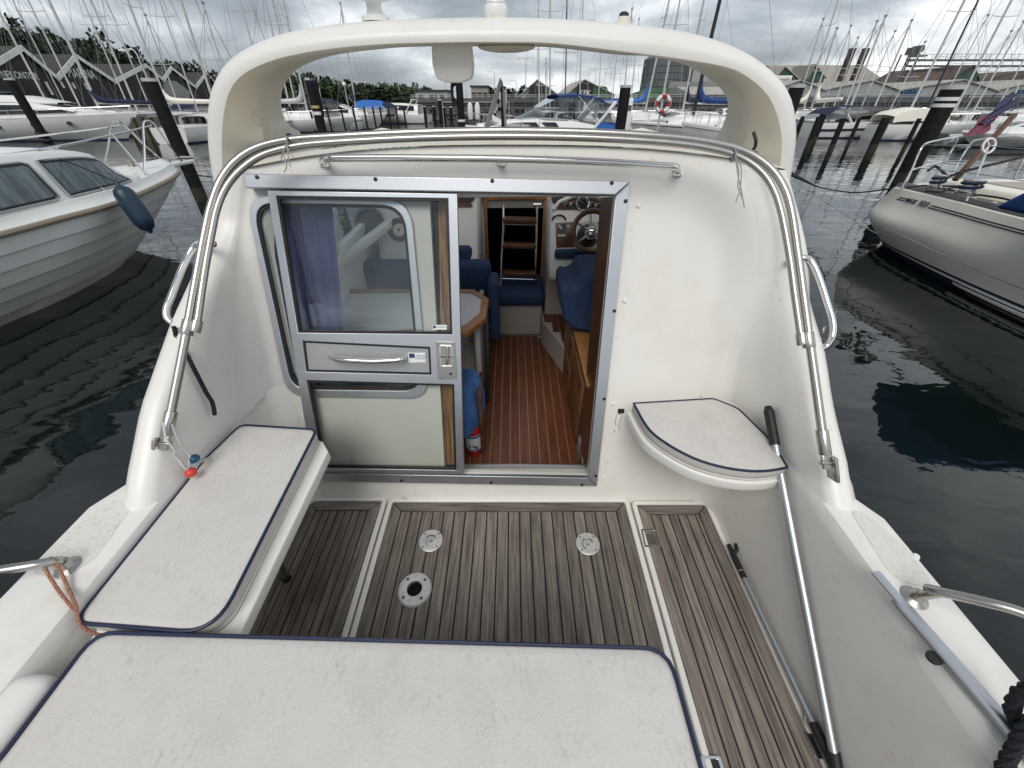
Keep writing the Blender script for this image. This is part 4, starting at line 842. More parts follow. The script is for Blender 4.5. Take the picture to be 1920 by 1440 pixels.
# extinguisher and jacket by the door
fe = empty('fire_extinguisher', BM, 'red fire extinguisher with white label standing just inside the door', 'extinguisher')
c = BZ(889, 856, .0); c.y += .04
w = MB(); w.lathe([(.044, 0), (.046, .01), (.046, .20), (.036, .235), (.016, .25), (.016, .27)], Mx.Translation(c), 24); bp('bottle', w, m_fred, fe)
w = MB(); w.lathe([(.0468, .05), (.0468, .17)], Mx.Translation(c), 24, caps=False); bp('bottle_label', w, m_tabl, fe)
w = MB(); w.lathe([(.0472, .152), (.0472, .166)], Mx.Translation(c), 24, caps=False); w.lathe([(.0472, .052), (.0472, .060)], Mx.Translation(c), 24, caps=False); bp('label_band', w, m_dblue, fe)
text('label_print', '2 kg', .032, m_blk, Mx.Translation(c + V((0, -.0485, .09))) @ Mx.Rotation(pi / 2, 4, 'X'), fe)
w = MB(); w.box(c + V((0, 0, .285)), (.03, .09, .03)); bp('valve', w, m_blk, fe, bevel=.005)
# jacket draped over the seat end
rows = []
for j in range(12):
    t = j / 11; z = .50 - .31 * t; cy = 1.50 + .05 * (1 - t); cx = -.255 + .0 * t
    rows.append([V((cx + (.075 + .03 * sin(pi * t)) * cos(a) * (1 + .10 * sin(5 * a + 3 * t)), cy + (.07 + .015 * sin(2.5 * t)) * sin(a) * (1 + .08 * sin(4 * a)), z + .012 * sin(3 * a + t * 4))) for a in [2 * pi * i / 28 for i in range(28)]])
w = MB(); w.grid(rows, cu=True); w.f.append(list(range(28))); w.m.append(0)
m_jack = mat('blue_fleece', (.035, .10, .26), .9, noise=(14, .4, .7), col2=(.02, .06, .17), bump=(40, .8, .01))
topob('jacket', w, m_jack, 'blue fleece jacket bundled above the fire extinguisher inside the door', 'jacket', smooth=70)
w = MB(); w.box((-.165, 1.56, .22), (.02, .2, .46)); bp('aft_sofa_end', w, m_mahog, bevel=.004)
# ================================================================== neighbouring boats
def frame2(a, b):
    """matrix with origin a and +x towards b (level)"""
    d = V(b) - V(a); return Mx.Translation(V(a)) @ Mx.Rotation(atan2(d.y, d.x), 4, 'Z')
def thing(name, M, label, cat, group=None): return empty(name, M, label, cat, group)
def wob(name, mb, m, root, **k): return ob(name, mb, m, root, **k)
def hullfn(L, B, fa, fb, rake, tr, pw=2.3):
    def hb(t): return B / 2 * (tr + (1 - tr) * sin(pi / 2 * min(1, t / .42))) * (1 - max(0, (t - .42) / .58) ** pw)
    def zd(t): return fa + (fb - fa) * t ** 1.8
    return hb, zd
def make_hull(root, L, B, fa, fb, m_h=None, m_d=None, rake=.9, tr=.85, n=16, band=None, camber=.05, boot=m_navy):
    hb, zd = hullfn(L, B, fa, fb, rake, tr); rows = []; drows = []; brow = []; srow = []
    for i in range(n + 1):
        t = i / n; h, z = hb(t), zd(t); hw = h * (.9 - .35 * max(0, t - .3)); xd, xw, xk = t * L, t * (L - rake), t * (L - rake * 1.2)
        half = [(xd, h, z), (xd, h * 1.004, z - .07), (xd * .6 + xw * .4, (h * .62 + hw * .38) * 1.03, z * .55), (xw, hw, .08), (xk, hw * .7, -.15), (xk, .0, -.4)]
        rows.append([V(p) for p in half] + [V((p[0], -p[1], p[2])) for p in half[-2::-1]])
        drows.append([V((xd, h * k, z + camber * (1 - k * k) - .002)) for k in (1, .8, .4, 0, -.4, -.8, -1)])
        brow.append([V((xw, hw + .006, .085)), V((xw, hw * .99 + .006, .0)), V((xk, hw * .7, -.16))]); 
    w = MB().grid(rows); o = len(rows[0]); w.f.append(list(range(o))[::-1]); w.m.append(0); wob('hull', w, m_h or m_white, root, smooth=40)
    wob('deck', MB().grid(drows), m_d or m_white, root)
    if boot:
        w = MB().grid(brow); w.grid([[V((p.x, -p.y, p.z)) for p in r] for r in brow]); wob('boot_stripe', w, boot, root)
    if band:
        z0, z1, mb_ = band; w = MB()
        for s in (-1, 1):
            r1 = []
            for i in range(n + 1):
                t = i / n * .98; h, z = hb(t), zd(t); r1.append([V((t * L - rake * .4 * t * k * .3, s * (h * 1.004 - .02 * k + .012), z - (z0 + (z1 - z0) * k))) for k in (0, 1)])
            w.grid(r1)
        wob('sheer_stripe', w, mb_, root)
    return hb, zd
def rails(root, L, hb, zd, t0, t1, hgt=.55, n=6, r=.014, wires=1, m=None):
    for s in (-1, 1):
        w = MB(); top = []
        for i in range(n + 1):
            t = t0 + (t1 - t0) * i / n; p = V((t * L, s * max(.02, hb(t) - .06), zd(t))); q = p + V((0, 0, hgt)); top.append(q); w.tube([p, q], r, 5)
        w.tube(top, r, 5); wob('rail', w, m or m_chr, root)

# --- port neighbour: clinker style cabin cruiser, bow ahead
lb = thing('cabin_cruiser', Mx.Translation((0, 0, 0)), 'white lapstrake cabin cruiser with slate curtains and a chrome bow rail', 'cabin cruiser')
XC = -6.75
rub = sm([V((-5.72, -2.0, 1.0)), V((-5.55, 1.0, .99)), WZ(0, 440, 1.0), WZ(100, 413, 1.01), WZ(220, 380, 1.03), V((-5.88, 7.25, 1.05)), V((-6.24, 8.1, 1.07)), V((-6.52, 8.52, 1.085)), V((XC, 8.66, 1.09))], 6)
wlc = sm([V((-6.25, -2.0, -.02)), V((-6.0, 1.0, -.02)), WZ(0, 615, -.02), WZ(60, 590, -.02), WZ(135, 555, -.02), WZ(215, 510, -.02), V((-6.50, 6.42, -.02)), V((-6.64, 6.78, -.02)), V((XC, 6.95, -.02))], 6)
NR = 60; rub = resample(rub, NR); wlc = resample(wlc, NR); NS = 6
cols = []
for i in range(NR):
    a, b = rub[i], wlc[i]; side = V((1, 0, 0)) if i < NR - 8 else V((.7, .5, 0)); col = []
    for k in range(NS):
        for e in (0, 1):
            v = (k + e * .999) / NS; bulge = .10 * sin(pi * v) * (1 - (i / NR) ** 6); step = (.022 * e if k < NS - 1 else 0) - .004
            p = a.lerp(b, v) + side * (bulge + step) + V((0, 0, -.03 * (1 - v))); 
            if p.x < XC: p.x = XC
            col.append(p)
    col.append(b + V((-.05, 0, -.4))); cols.append(col)
def mirror(rows, xc): return [[V((2 * xc - p.x, p.y, p.z)) for p in r] for r in rows]
w = MB().grid(cols); w.grid(mirror(cols, XC)); w.grid([[q, V((2 * XC - q.x, q.y, q.z))] for q in cols[0]]); wob('hull', w, mat('cruiser_gelcoat', (.80, .79, .765), .32, noise=(1.2, .5, .8), col2=(.73, .72, .69)), lb, smooth=25)
w = MB(); w.tube([p + V((.015, 0, .0)) for p in rub], .034, 8); w.tube([V((2 * XC - p.x - .015, p.y, p.z)) for p in rub], .034, 8); wob('rubbing_strake', w, m_taupe, lb)
wob('boot_top', MB().grid([[p + V((.015, 0, .05)), p + V((-.01, 0, -.02)), p + V((-.04, 0, -.25))] for p in wlc]), m_blkm, lb)
bul = [V((p.x + (XC - p.x) * .05 + (-.05), p.y - (.0 if i < NR - 10 else .04), p.z + .13)) for i, p in enumerate(rub)]
dk = []
for i in range(NR):
    p, q = rub[i], bul[i]; dk.append([p + V((0, 0, .02)), q + V((.015, 0, -.05)), q, q + (V((XC, q.y, q.z + .02)) - q) * .12] + [V((q.x + (XC - q.x) * k, q.y, q.z + .05 * k)) for k in (.4, .7, 1)])
w = MB().grid(dk); w.grid(mirror(dk, XC)); wob('deck', w, m_white, lb, smooth=50)
# cabin trunk with raked front
def trunk(y, f):   # half width bottom, top, z bottom, z top
    return f
trk = [(-1.5, 1.13, 1.0, 1.10, 1.68), (2.0, 1.13, 1.0, 1.12, 1.68), (4.0, 1.13, 1.0, 1.13, 1.67), (5.5, 1.11, .98, 1.14, 1.65), (6.1, 1.08, .94, 1.15, 1.60), (6.35, 1.04, .86, 1.16, 1.48), (6.75, .92, .70, 1.17, 1.28), (7.1, .6, .4, 1.18, 1.20)]
rows = []
for y, wb, wt, z0, z1 in trk:
    zm = z0 + (z1 - z0) * .16
    half = [(wb + .03, z0 - .05), (wb, z0 + .03), (wt, z1 - .05), (wt - .04, z1 - .005), (wt * .6, z1 + .03), (0, z1 + .045)]
    rows.append([V((XC + a, y, b)) for a, b in half] + [V((XC - a, y, b)) for a, b in half[-2::-1]])
rows = [list(x) for x in zip(*[resample(sm([r[j] for r in rows], 4), 40) for j in range(len(rows[0]))])]
wob('coachroof', MB().grid(rows), m_white, lb, smooth=40)
def side_pt(y, k, off=.0):      # point on the trunk side, k 0 bottom..1 top
    i = max(j for j in range(len(rows) - 1) if rows[j][1].y <= y); r0, r1 = rows[i], rows[i + 1]; t = (y - r0[1].y) / max(1e-6, r1[1].y - r0[1].y)
    return r0[1].lerp(r0[2], k).lerp(r1[1].lerp(r1[2], k), t) + V((off, off * .25, off * .15))
def window_quad(y0a, y0b, y1a, y1b, ka=.06, kb=.88):
    return [(y0a, ka), (y1a, ka), (y1b, kb), (y0b, kb)]
for (y0a, y0b, y1a, y1b) in ((3.3, 3.3, 5.20, 5.12), (5.36, 5.28, 6.46, 6.12)):
    def bil(u, v, o):
        ya, yb = y0a + (y1a - y0a) * u, y0b + (y1b - y0b) * u; return side_pt(ya + (yb - ya) * v, .06 + .82 * v, .014 + o)
    w = MB(); w.tube([bil(u, v, .006) for u, v in [(i / 10, 0) for i in range(10)] + [(.97, 0), (1, .08), (1, .5), (1, .94), (.97, 1)] + [(1 - i / 10, 1) for i in range(1, 11)]], .014, 6, closed=True); wf = wob('window_frame', w, m_blk, lb); w = MB(); w.tube([bil(u, v, .002) for u, v in [(i / 10 - .012, -.06) for i in range(10)] + [(.98, -.06), (1.012, .0), (1.012, .5), (1.012, .98), (.97, 1.06)] + [(1 - i / 10 - .012, 1.06) for i in range(1, 11)]], .016, 6, closed=True); wob('window_trim', w, m_grey, wf)
    w = MB(); w.grid([[bil(u / 40, v, -.002 + .004 + .010 * sin(u * 1.5 + 1.0 * sin(v * 2.5 + u * .35))) for u in range(41)] for v in (0, .25, .5, .75, 1)]); cu_ = wob('window_curtain', w, m_curtg, lb, smooth=80)
    w = MB(); w.grid([[bil(u / 12, v, .018) for u in range(13)] for v in (0, .5, 1)]); wob('pane', w, m_glass, wf, fix=False, smooth=0)
# bow rail
def gun(y, dz=0, inb=.10):
    i = min(range(NR), key=lambda k: abs(bul[k].y - y)); p = bul[i]; return V((p.x - inb, p.y, p.z + dz))
stan = [(3.3, 0), (4.45, 0), (6.15, 0), (7.55, 0)]
tops = [WZ(-60, 298, 1.62), WZ(0, 288, 1.62)]
rl = sm([V((-5.75, 1.0, 1.58)), V((-5.72, 2.8, 1.60)), V((-5.78, 4.3, 1.63)), V((-6.0, 5.9, 1.67)), V((-6.32, 7.4, 1.74)), V((-6.50, 8.35, 1.80))], 6)
w = MB(); w.tube(rl, .014, 8); wob('bow_rail', w, m_chr, lb)
for y, q in [(y_, min(rl, key=lambda p_: abs(p_.y - y_ - .12))) for y_ in (3.15, 4.5, 5.75, 7.1)]:
    b0 = gun(y, .0, .05); w = MB(); w.tube([b0, q], .014, 8); w.lathe([(.03, 0), (.03, .006), (.016, .02)], Mx.Translation(b0), 10); wob('stanchion', w, m_chr, lb)
w = MB(); w.tube(sm([V((XC - .7, 1, 1.58)), V((XC - .75, 4.5, 1.63)), V((XC - .55, 7.0, 1.72)), V((XC - .25, 8.25, 1.80))], 6), .014, 8); wob('bow_rail', w, m_chr, lb)
for ex, xo in ((-6.5, .30), (XC - .25, -.25)):
    b0 = V((XC + xo * 1.3, 7.55, 1.2)); b1 = V((XC + xo * .7, 8.75, 1.2)); h0 = V((XC + xo, 8.1, 1.78))
    w = MB(); w.tube(sm([b0, b0.lerp(h0, .5), h0 + V((0, 0, .04)), h0 + V((0, .13, .09)), h0 + V((0, .26, .04)), b1.lerp(h0 + V((0, .24, 0)), .5), b1], 6), .016, 8); wob('pulpit', w, m_chr, lb)
w = MB(); w.prism(roundpoly([(XC - .18, 8.2), (XC + .18, 8.2), (XC + .16, 9.25), (XC - .16, 9.25)], .08), .06, z0=1.12); wob('bow_platform', w, m_white, lb, bevel=.015)
w = MB(); w.tube(sm([V((XC - .1, 8.3, 1.22)), V((XC - .1, 8.9, 1.24)), V((XC + .05, 9.3, 1.2)), V((XC + .1, 9.35, 1.05))], 5), .02, 8); wob('anchor_shank', w, m_ss, lb)
w = MB(); w.lathe([(.09, 0), (.09, .03), (.05, .05), (.05, .10), (.07, .12), (0, .125)], Mx.Translation((XC + .05, 7.75, 1.20)), 14); wob('windlass', w, m_ss, lb)
w = MB(); c = V(rub[26]); p = cols[33][5]; w.lathe([(.03, -.01), (.03, .012), (.02, .016), (.012, .01)], Mx.Translation(p) @ Mx.Rotation(pi / 2, 4, 'Y'), 14); wob('hull_outlet', w, m_white2, lb)
w = MB(); w.tube(sm([V((XC - .3, 5.2, 1.60)), V((XC - .28, 5.25, 1.69)), V((XC + .25, 5.3, 1.69)), V((XC + .28, 5.35, 1.60))], 4), .012, 6); wob('roof_handrail', w, m_chr, lb)
w = MB(); w.lathe([(.16, 0), (.15, .05), (.06, .09), (0, .095)], Mx.Translation((XC + .3, 3.2, 1.68)), 16); wob('roof_vent', w, m_white2, lb)
# fender
A = WY(217, 340, 5.62); Bf = WY(284, 437, 5.55); d = (Bf - A); Lf = d.length; d.normalize(); Mf = Mx.Translation(A) @ d.to_track_quat('Z', 'Y').to_matrix().to_4x4()
fd = thing('fender', Mx.Identity(4), 'dark blue sausage fender hanging from the cabin cruiser bow rail', 'fender')
r = Lf * .185
w = MB(); w.lathe([(.018, 0), (.026, .04 * Lf), (.03, .08 * Lf), (r * .75, .14 * Lf), (r * .95, .22 * Lf), (r, .35 * Lf), (r, .70 * Lf), (r * .93, .80 * Lf), (r * .7, .89 * Lf), (.035, .95 * Lf), (.022, 1.0 * Lf), (.0, 1.0 * Lf)], Mf, 24); wob('fender_body', w, m_fend, fd, smooth=60)
w = MB(); w.tube(sm([A, A.lerp(rl[17], .5), rl[17]], 4), .008, 6); wob('fender_line', w, m_rope, fd)

# --- starboard neighbour: sailing yacht, stern ahead
sb = thing('sailing_yacht', Mx.Identity(4), 'off white sailing yacht with its stern showing, winches and lettered sheer stripe', 'sailing yacht')
XS = 7.85
edge = sm([V((XS, 7.35, 1.0)), V((7.2, 7.32, 1.0)), V((6.55, 7.2, 1.0)), WZ(1676, 353, 1.0), WZ(1700, 357, 1.0), WZ(1800, 381, 1.0), WZ(1920, 412, 1.0), V((6.10, 3.6, 1.02)), V((6.15, 1.5, 1.05)), V((6.45, -1.0, 1.1)), V((7.1, -3.5, 1.18)), V((XS, -5.2, 1.25))], 6)
belly = sm([V((XS, 7.8, .52)), V((7.3, 7.78, .52)), V((6.85, 7.66, .5)), V((6.48, 7.44, .5)), V((6.27, 7.12, .5)), V((6.20, 6.7, .5)), V((6.17, 6.0, .5)), V((6.14, 5.2, .5)), V((6.12, 4.2, .5)), V((6.11, 3.2, .5)), V((6.16, 1.3, .55)), V((6.5, -1.2, .55)), V((7.3, -3.4, .6)), V((XS, -4.7, .6))], 6)
wlr = sm([V((XS, 7.35, .0)), V((7.5, 7.3, .0)), V((7.1, 7.2, .0)), WZ(1655, 458, .0), WZ(1690, 484, .0), WZ(1790, 540, .0), WZ(1920, 603, .0), V((6.2, 3.0, 0)), V((6.3, 1.2, 0)), V((6.8, -1.2, 0)), V((7.5, -3.0, 0)), V((XS, -3.9, 0))], 6)
NB = 90; edge, belly, wlr = resample(edge, NB), resample(belly, NB), resample(wlr, NB); rows = []; strp = []; tr_ = []; boot = []; pin = []
for i in range(NB):
    e, m, l = edge[i], belly[i], wlr[i]; c = sm([e, e.lerp(m, .5) + (V((-.02, 0, 0)) if i > 25 else V((0, .03, 0))), m, m.lerp(l, .6) + V((0, 0, -.04)), l, l + V(((XS - l.x) * .4, 0, -.4))], 4); rows.append(c)
    out = V((-1, 0, 0)) if i > 24 else (V((-.5, .5, 0)))
    strp.append((c[3], c[4], out)); 
w = MB().grid(rows); w.grid(mirror(rows, XS)); wob('hull', w, m_whull, sb, smooth=60)
def band_on(rows, i0, i1, a, b, off, name, m):
    w = MB(); rr = []
    for i in range(i0, i1):
        r_ = rows[i]; f = lambda u: r_[int(u)].lerp(r_[min(len(r_) - 1, int(u) + 1)], u - int(u)); o = V((-off, off * .4, 0)); rr.append([f(a) + o, f((a + b) / 2) + o, f(b) + o])
    w.grid(rr); return wob(name, w, m, sb)
def pxw(P):
    y, z = P.y, P.z - HW; Z = y * cos(PW) - z * sin(PW); return 960 + F * P.x / Z
def row_at(px, u): return min((i for i in range(12, 70)), key=lambda i: abs(pxw(onh(i, u)) - px))
def onh(i, u): r_ = rows[i]; return r_[int(u)].lerp(r_[min(len(r_) - 1, int(u) + 1)], u - int(u))
US = 1.9
i_a, i_b, i_c = row_at(1656, US), row_at(1703, US), row_at(1750, US)
for (s0, s1) in ((i_a, i_b + 1), (i_c, 88)):
    band_on(rows, s0, s1, US - .35, US - .1, .010, 'sheer_stripe', m_navy); band_on(rows, s0, s1, US + .15, US + .4, .010, 'sheer_stripe', m_navy)
band_on(rows, 8, 88, 11.9, 12.5, .010, 'boot_stripe', m_navy); band_on(rows, 8, 88, 13.2, 17.5, .010, 'antifouling', m_navy)
a, b = onh(i_b, US), onh(i_c, US); xx = (b - a).normalized(); up_ = (onh(i_b + 2, US - .9) - onh(i_b + 2, US + .9)).normalized(); nn = xx.cross(up_).normalized()
if nn.x > 0: nn = -nn
up_ = nn.cross(xx)
def letters(body, t, size, m, **k):
    c = a.lerp(b, t) + nn * .022; M_ = Mx(((xx.x, up_.x, nn.x, c.x), (xx.y, up_.y, nn.y, c.y), (xx.z, up_.z, nn.z, c.z), (0, 0, 0, 1))); return text('hull_lettering', body, size, m, M_, sb, shear=.25, ext=.003, **k)
LW = (b - a).length
letters('MAXI', .24, LW * .175, m_lead, bold=.003); letters('909', .74, LW * .25, m_gsteel, bold=.002)
# deck, toe rail, cockpit coaming
dk = [[edge[i] + V((0, 0, 0)), edge[i].lerp(V((XS, edge[i].y, edge[i].z)), .05) + V((0, -.02, .035)), edge[i].lerp(V((XS, edge[i].y, edge[i].z)), .5) + V((0, -.05 if i < 20 else 0, .05)), V((XS, edge[i].y - (.1 if i < 20 else 0), edge[i].z + .06))] for i in range(NB)]
w = MB().grid(dk); w.grid(mirror(dk, XS)); wob('deck', w, m_whull, sb)
w = MB(); q = [edge[i].lerp(V((XS, edge[i].y, edge[i].z)), .045) + V((0, 0, .05)) for i in range(10, 88)]; w.grid([[p + V((-.05, 0, -.02)), p + V((-.02, 0, .022)), p + V((.09, 0, .03))] for p in q]); tr = wob('toe_rail', w, m_gsteel, sb)
for i in range(2, 70, 2): w = MB(); w.box(q[i] + V((.035, 0, .030)), (.04, .05, .006)); wob('rail_slot', w, m_white2, tr)
w = MB(); w.prism(roundpoly([(6.62, 6.75), (9.0, 6.75), (9.0, 2.0), (6.62, 2.0)], .2), .14, z0=1.04); wob('coaming', w, m_whull, sb, bevel=.05, seg=3)
w = MB(); w.prism(roundpoly([(6.95, 6.35), (8.7, 6.35), (8.7, 2.6), (6.95, 2.6)], .15), .02, z0=1.175); wob('cockpit_sole', w, m_ing, sb)
def winch(x, y, z, s=1, m=m_ss):
    wi = empty('winch'); wi.parent = sb
    w = MB(); w.lathe([(.11 * s, 0), (.11 * s, .03), (.085 * s, .04), (.075 * s, .09), (.07 * s, .13), (.09 * s, .15), (.09 * s, .17), (.04 * s, .18), (0, .18)], Mx.Translation((x, y, z)), 20); wob('winch_drum', w, m, wi)
    w = MB(); w.tube([V((x + .09 * s * cos(t), y + .09 * s * sin(t), z + .06 + .008 * t)) for t in [i * .5 for i in range(26)]], .016, 6); wob('winch_turns', w, m_navy, wi)
winch(*WZ(1752, 352, 1.2).xy, 1.18, .8); winch(*WZ(1813, 362, 1.2).xy, 1.18, 1.15)
w = MB()
for L in ([(1735, 358), (1765, 360), (1780, 353), (1800, 352), (1815, 357)], [(1760, 352), (1790, 358), (1840, 366), (1880, 372), (1925, 384)], [(1700, 352), (1730, 348), (1770, 349), (1808, 349)]):
    w.tube(sm([WZ(*p, 1.2) for p in L], 5), .012, 6)
wob('sheet_rope', w, m_rope, sb)
w = MB(); w.prism([(0, 0), (.9, 0), (.9, .0), (1.6, .0), (1.2, .55), (.6, .6)], 1.6, Mx.Translation((6.9, 4.6, 1.2)) @ Mx.Rotation(-pi / 2, 4, 'Z') @ Mx.Rotation(pi / 2, 4, 'X')); wob('sprayhood', w, m_bluec, sb, bevel=.06, seg=3)
# pushpit, stanchions, lifelines, horseshoe of chrome
pp = lambda L, z: [WZ(px, py, zz) for px, py, zz in L]
def rod(L, r=.0125, n=8, name='pushpit', m=None): wob(name, MB().tube(sm(L, 5), r, n), m or m_chr, sb)
A1, A2 = WZ(1693, 355, 1.05), WZ(1738, 325, 1.08)
top1, top2 = A1 + V((.05, .12, .58)), V((7.15, 7.3, 1.68))
rod([A1, A1.lerp(top1, .5), top1 - V((0, 0, .03)), top1.lerp(top2, .2) + V((0, 0, .02)), top1.lerp(top2, .8) + V((0, 0, .02)), top2 - V((0, 0, .04)), V((7.12, 7.25, 1.06))]); rod([A1.lerp(top1, .45), V((7.12, 7.25, 1.36))]); rod([A1 + V((-.05, -.02, 0)), A1.lerp(top1, .45) + V((-.0, 0, 0))])
top3 = V((8.6, 7.3, 1.68)); rod([V((8.55, 7.25, 1.06)), V((8.58, 7.28, 1.5)), top3, V((9.2, 7.0, 1.66)), V((9.3, 6.6, 1.06))])
rod([V((7.35, 7.25, 1.06)), V((7.4, 7.3, 1.55)), V((7.55, 7.32, 1.66)), V((8.3, 7.32, 1.66)), V((8.45, 7.25, 1.06))])
S1 = WZ(1812, 377, 1.06); S1t = S1 + V((.10, .25, .62))
rod([S1, S1t], .0125, 8, 'stanchion'); 
w = MB(); w.tube([S1t + V((.08 * cos(t), .03 * sin(t), .08 * sin(t))) for t in [2 * pi * i / 20 for i in range(20)]], .014, 6, closed=True)
for q in range(3): w.tube([S1t, S1t + V((.08 * cos(q * 2.1), .03 * sin(q * 2.1), .08 * sin(q * 2.1)))], .008, 5)
wob('line_reel', w, m_white2, sb)
w = MB(); w.tube([top1, S1t, V((6.35, 1.5, 1.68))], .005, 5); w.tube([A1.lerp(top1, .5), S1.lerp(S1t, .5), V((6.35, 1.5, 1.36))], .005, 5); wob('lifeline', w, m_ss, sb)
S2 = V((6.35, 2.6, 1.06)); rod([S2, S2 + V((0, 0, .62))], .0125, 8, 'stanchion')
sp0, sp1 = WZ(1790, 338, 1.25), WZ(1903, 214, 2.05)
w = MB(); w.bar(sp0, sp0.lerp(WY(1903, 214, 6.5), 1), .07, .05); wob('wooden_spar', w, m_brown, sb, bevel=.015)
w = MB()
w.tube(sm([WZ(1765, 345, 1.2), WZ(1795, 325, 1.35), V((7.6, 6.6, 1.5)), WZ(1850, 290, 1.5)], 5), .018, 6); w.tube(sm([WZ(1740, 320, 1.2), WZ(1755, 312, 1.25), WZ(1775, 330, 1.2)], 5), .02, 6); wob('rope_coil', w, m_rope, sb)
fg = thing('ensign', Mx.Identity(4), 'limp faded red and blue ensign hanging on a leaning staff over the yacht stern', 'flag')
f0, f1 = WY(1906, 165, 9.6), WY(1795, 262, 9.0)
w = MB(); w.tube([WY(1909, 160, 9.6), WY(1893, 205, 9.6)], .014, 6); wob('flag_staff', w, m_white2, fg)
def cloth(L0, L1, amp, ph): 
    a_, b_ = resample([WY(*p) for p in L0], 14), resample([WY(*p) for p in L1], 14); return [[a_[i].lerp(b_[i], k / 8) + V((0, amp * sin(k * 1.4 + i * .5 + ph), 0)) for k in range(9)] for i in range(14)]
wob('flag_field', MB().grid(cloth([(1903, 170, 9.6), (1880, 190, 9.5), (1850, 214, 9.3), (1838, 232, 9.2)], [(1907, 185, 9.6), (1890, 208, 9.5), (1868, 222, 9.4), (1852, 232, 9.3)], .05, 0)), m_flagb, fg, smooth=80)
wob('flag_fly', MB().grid(cloth([(1846, 216, 9.3), (1834, 224, 9.25), (1820, 240, 9.2), (1812, 256, 9.1)], [(1872, 220, 9.4), (1862, 226, 9.3), (1856, 238, 9.3), (1846, 250, 9.2)], .05, 1)), m_flagr, fg, smooth=80)
lbh = thing('mooring_line', Mx.Identity(4), 'dark mooring line sagging from the cream arch to the yacht stern', 'rope')
w = MB(); w.tube(sm([BM @ BX(1466, 318, 1.25), WZ(1540, 352, .75), WZ(1600, 361, .7), WZ(1671, 354, 1.05)], 8), .012, 6); wob('line', w, m_rope, lbh)
ml = thing('mooring_line', Mx.Identity(4), 'dark mooring line from the cabin cruiser bow across to the white motorboat', 'rope')
w = MB(); w.tube(sm([V((XC + .1, 8.3, 1.22)), WZ(330, 306, 1.15), WZ(395, 332, .9), V((-1.6, 7.2, 1.0))], 6), .012, 6); wob('line', w, m_rope, ml)
ml = thing('mooring_line', Mx.Identity(4), 'thin pale line running low along the off white yacht hull', 'rope')
w = MB(); w.tube(sm([WZ(1485, 336, .9), WZ(1550, 380, .6), WZ(1640, 436, .42), V((5.82, 6.2, .55)), V((5.75, 4.2, .45)), V((5.85, 2, .5))], 6), .006, 5); wob('line', w, m_rope2, ml)
# ================================================================== marina: piles, boats, quay, town
def pile(base, r, top, label, cap=m_mast, bands=(), group='mooring piles', taper=1.0, name='mooring_pile', lean=(0, 0)):
    p = empty(name, Mx.Translation((base[0], base[1], 0)), label, 'mooring pile', group); t = V((lean[0], lean[1], top))
    at = lambda z: V((0, 0, 0)).lerp(t, z / top)
    w = MB(); w.cyl(V((0, 0, -1)), V((0, 0, .35)), r * 1.01, 14); wob('pile_foot', w, m_weed, p)
    w = MB(); w.cyl(V((0, 0, .35)), t, r, 14, r * taper); wob('pile_shaft', w, m_pile, p)
    if cap: w = MB(); w.cyl(t - V((0, 0, .01)), t + V((0, 0, min(.10, r * .35))), r * 1.04, 14); wob('pile_cap', w, cap, p)
    for z, h in bands: w = MB(); w.cyl(at(z), at(z + h), r * 1.03, 14); wob('reflective_band', w, m_white2, p)
    return p
def zat(px, py, y): return WY(px, py, y).z
b = WZ(380, 378); P1 = pile(b, .15, zat(285, 152, b.y), 'tall dark pile with a pale cap standing off the cabin cruiser bow')
b = WZ(100, 285); P2 = pile((b.x, b.y), .19, zat(38, 150, b.y), 'dark pile wrapped in old tyres in front of the white flybridge yacht')
w = MB()
for z in (.55, .8, .30): w.tube([V((.2 * cos(t), .2 * sin(t), z + .05 * sin(2 * t))) for t in [2 * pi * i / 16 for i in range(16)]], .07, 8, closed=True)
wob('tyre_wrap', w, m_blk, P2)
b = WY(603, 240, 17.5); P3 = pile((b.x, b.y), .17, zat(585, 150, 17.5), 'black pile with tangled ropes on its head and a yellow band, left of centre', bands=((1.75, .10),))
w = MB()
for q in range(9): a = R.uniform(0, 6.3); w.tube(sm([V((.12 * cos(a), .12 * sin(a), 2.7 + R.uniform(-.1, .1))), V((.26 * cos(a + .5), .26 * sin(a + .5), 2.75 + R.uniform(-.2, .25))), V((.22 * cos(a + 1), .22 * sin(a + 1), 2.3)), V((.19 * cos(a + 1.4), .19 * sin(a + 1.4), 1.9 + R.uniform(-.3, .2)))], 4), .022, 6)
wob('rope_tangle', w, m_rope, P3)
w = MB(); w.cyl((0, 0, 1.95), (0, 0, 2.03), .18, 12); wob('yellow_band', w, m_yel, P3)
b = WY(866, 238, 20); P4 = pile((b.x, b.y), .15, zat(855, 152, 20), 'black pile with a rope bundle and taped band behind the open roof hatch', bands=((1.45, .08),))
w = MB()
for q in range(7): a = R.uniform(2.2, 4.2); w.tube(sm([V((.10 * cos(a), .10 * sin(a), 2.75)), V((.30 * cos(a), .2 * sin(a), 2.75 + R.uniform(-.2, .15))), V((.34 * cos(a), .2 * sin(a), 2.3 + R.uniform(-.3, .2))), V((.16 * cos(a), .16 * sin(a), 2.1))], 4), .02, 6)
wob('rope_tangle', w, m_rope, P4)
b = WY(1162, 245, 19); pile((b.x, b.y), .21, zat(1170, 164, 19), 'thick black pile with a pale cap beside the blue canopied cruiser')
b = WY(1475, 220, 17); pile((b.x, b.y), .24, zat(1487, 164, 17), 'thick black pile half hidden at the right edge of the cream arch')
b = WZ(1690, 345); pile((b.x, b.y), .26, zat(1786, 167, b.y), 'stout black pile with two white bands off the yacht stern', bands=((zat(1777, 201, b.y), .085), (zat(1783, 189, b.y), .085)))
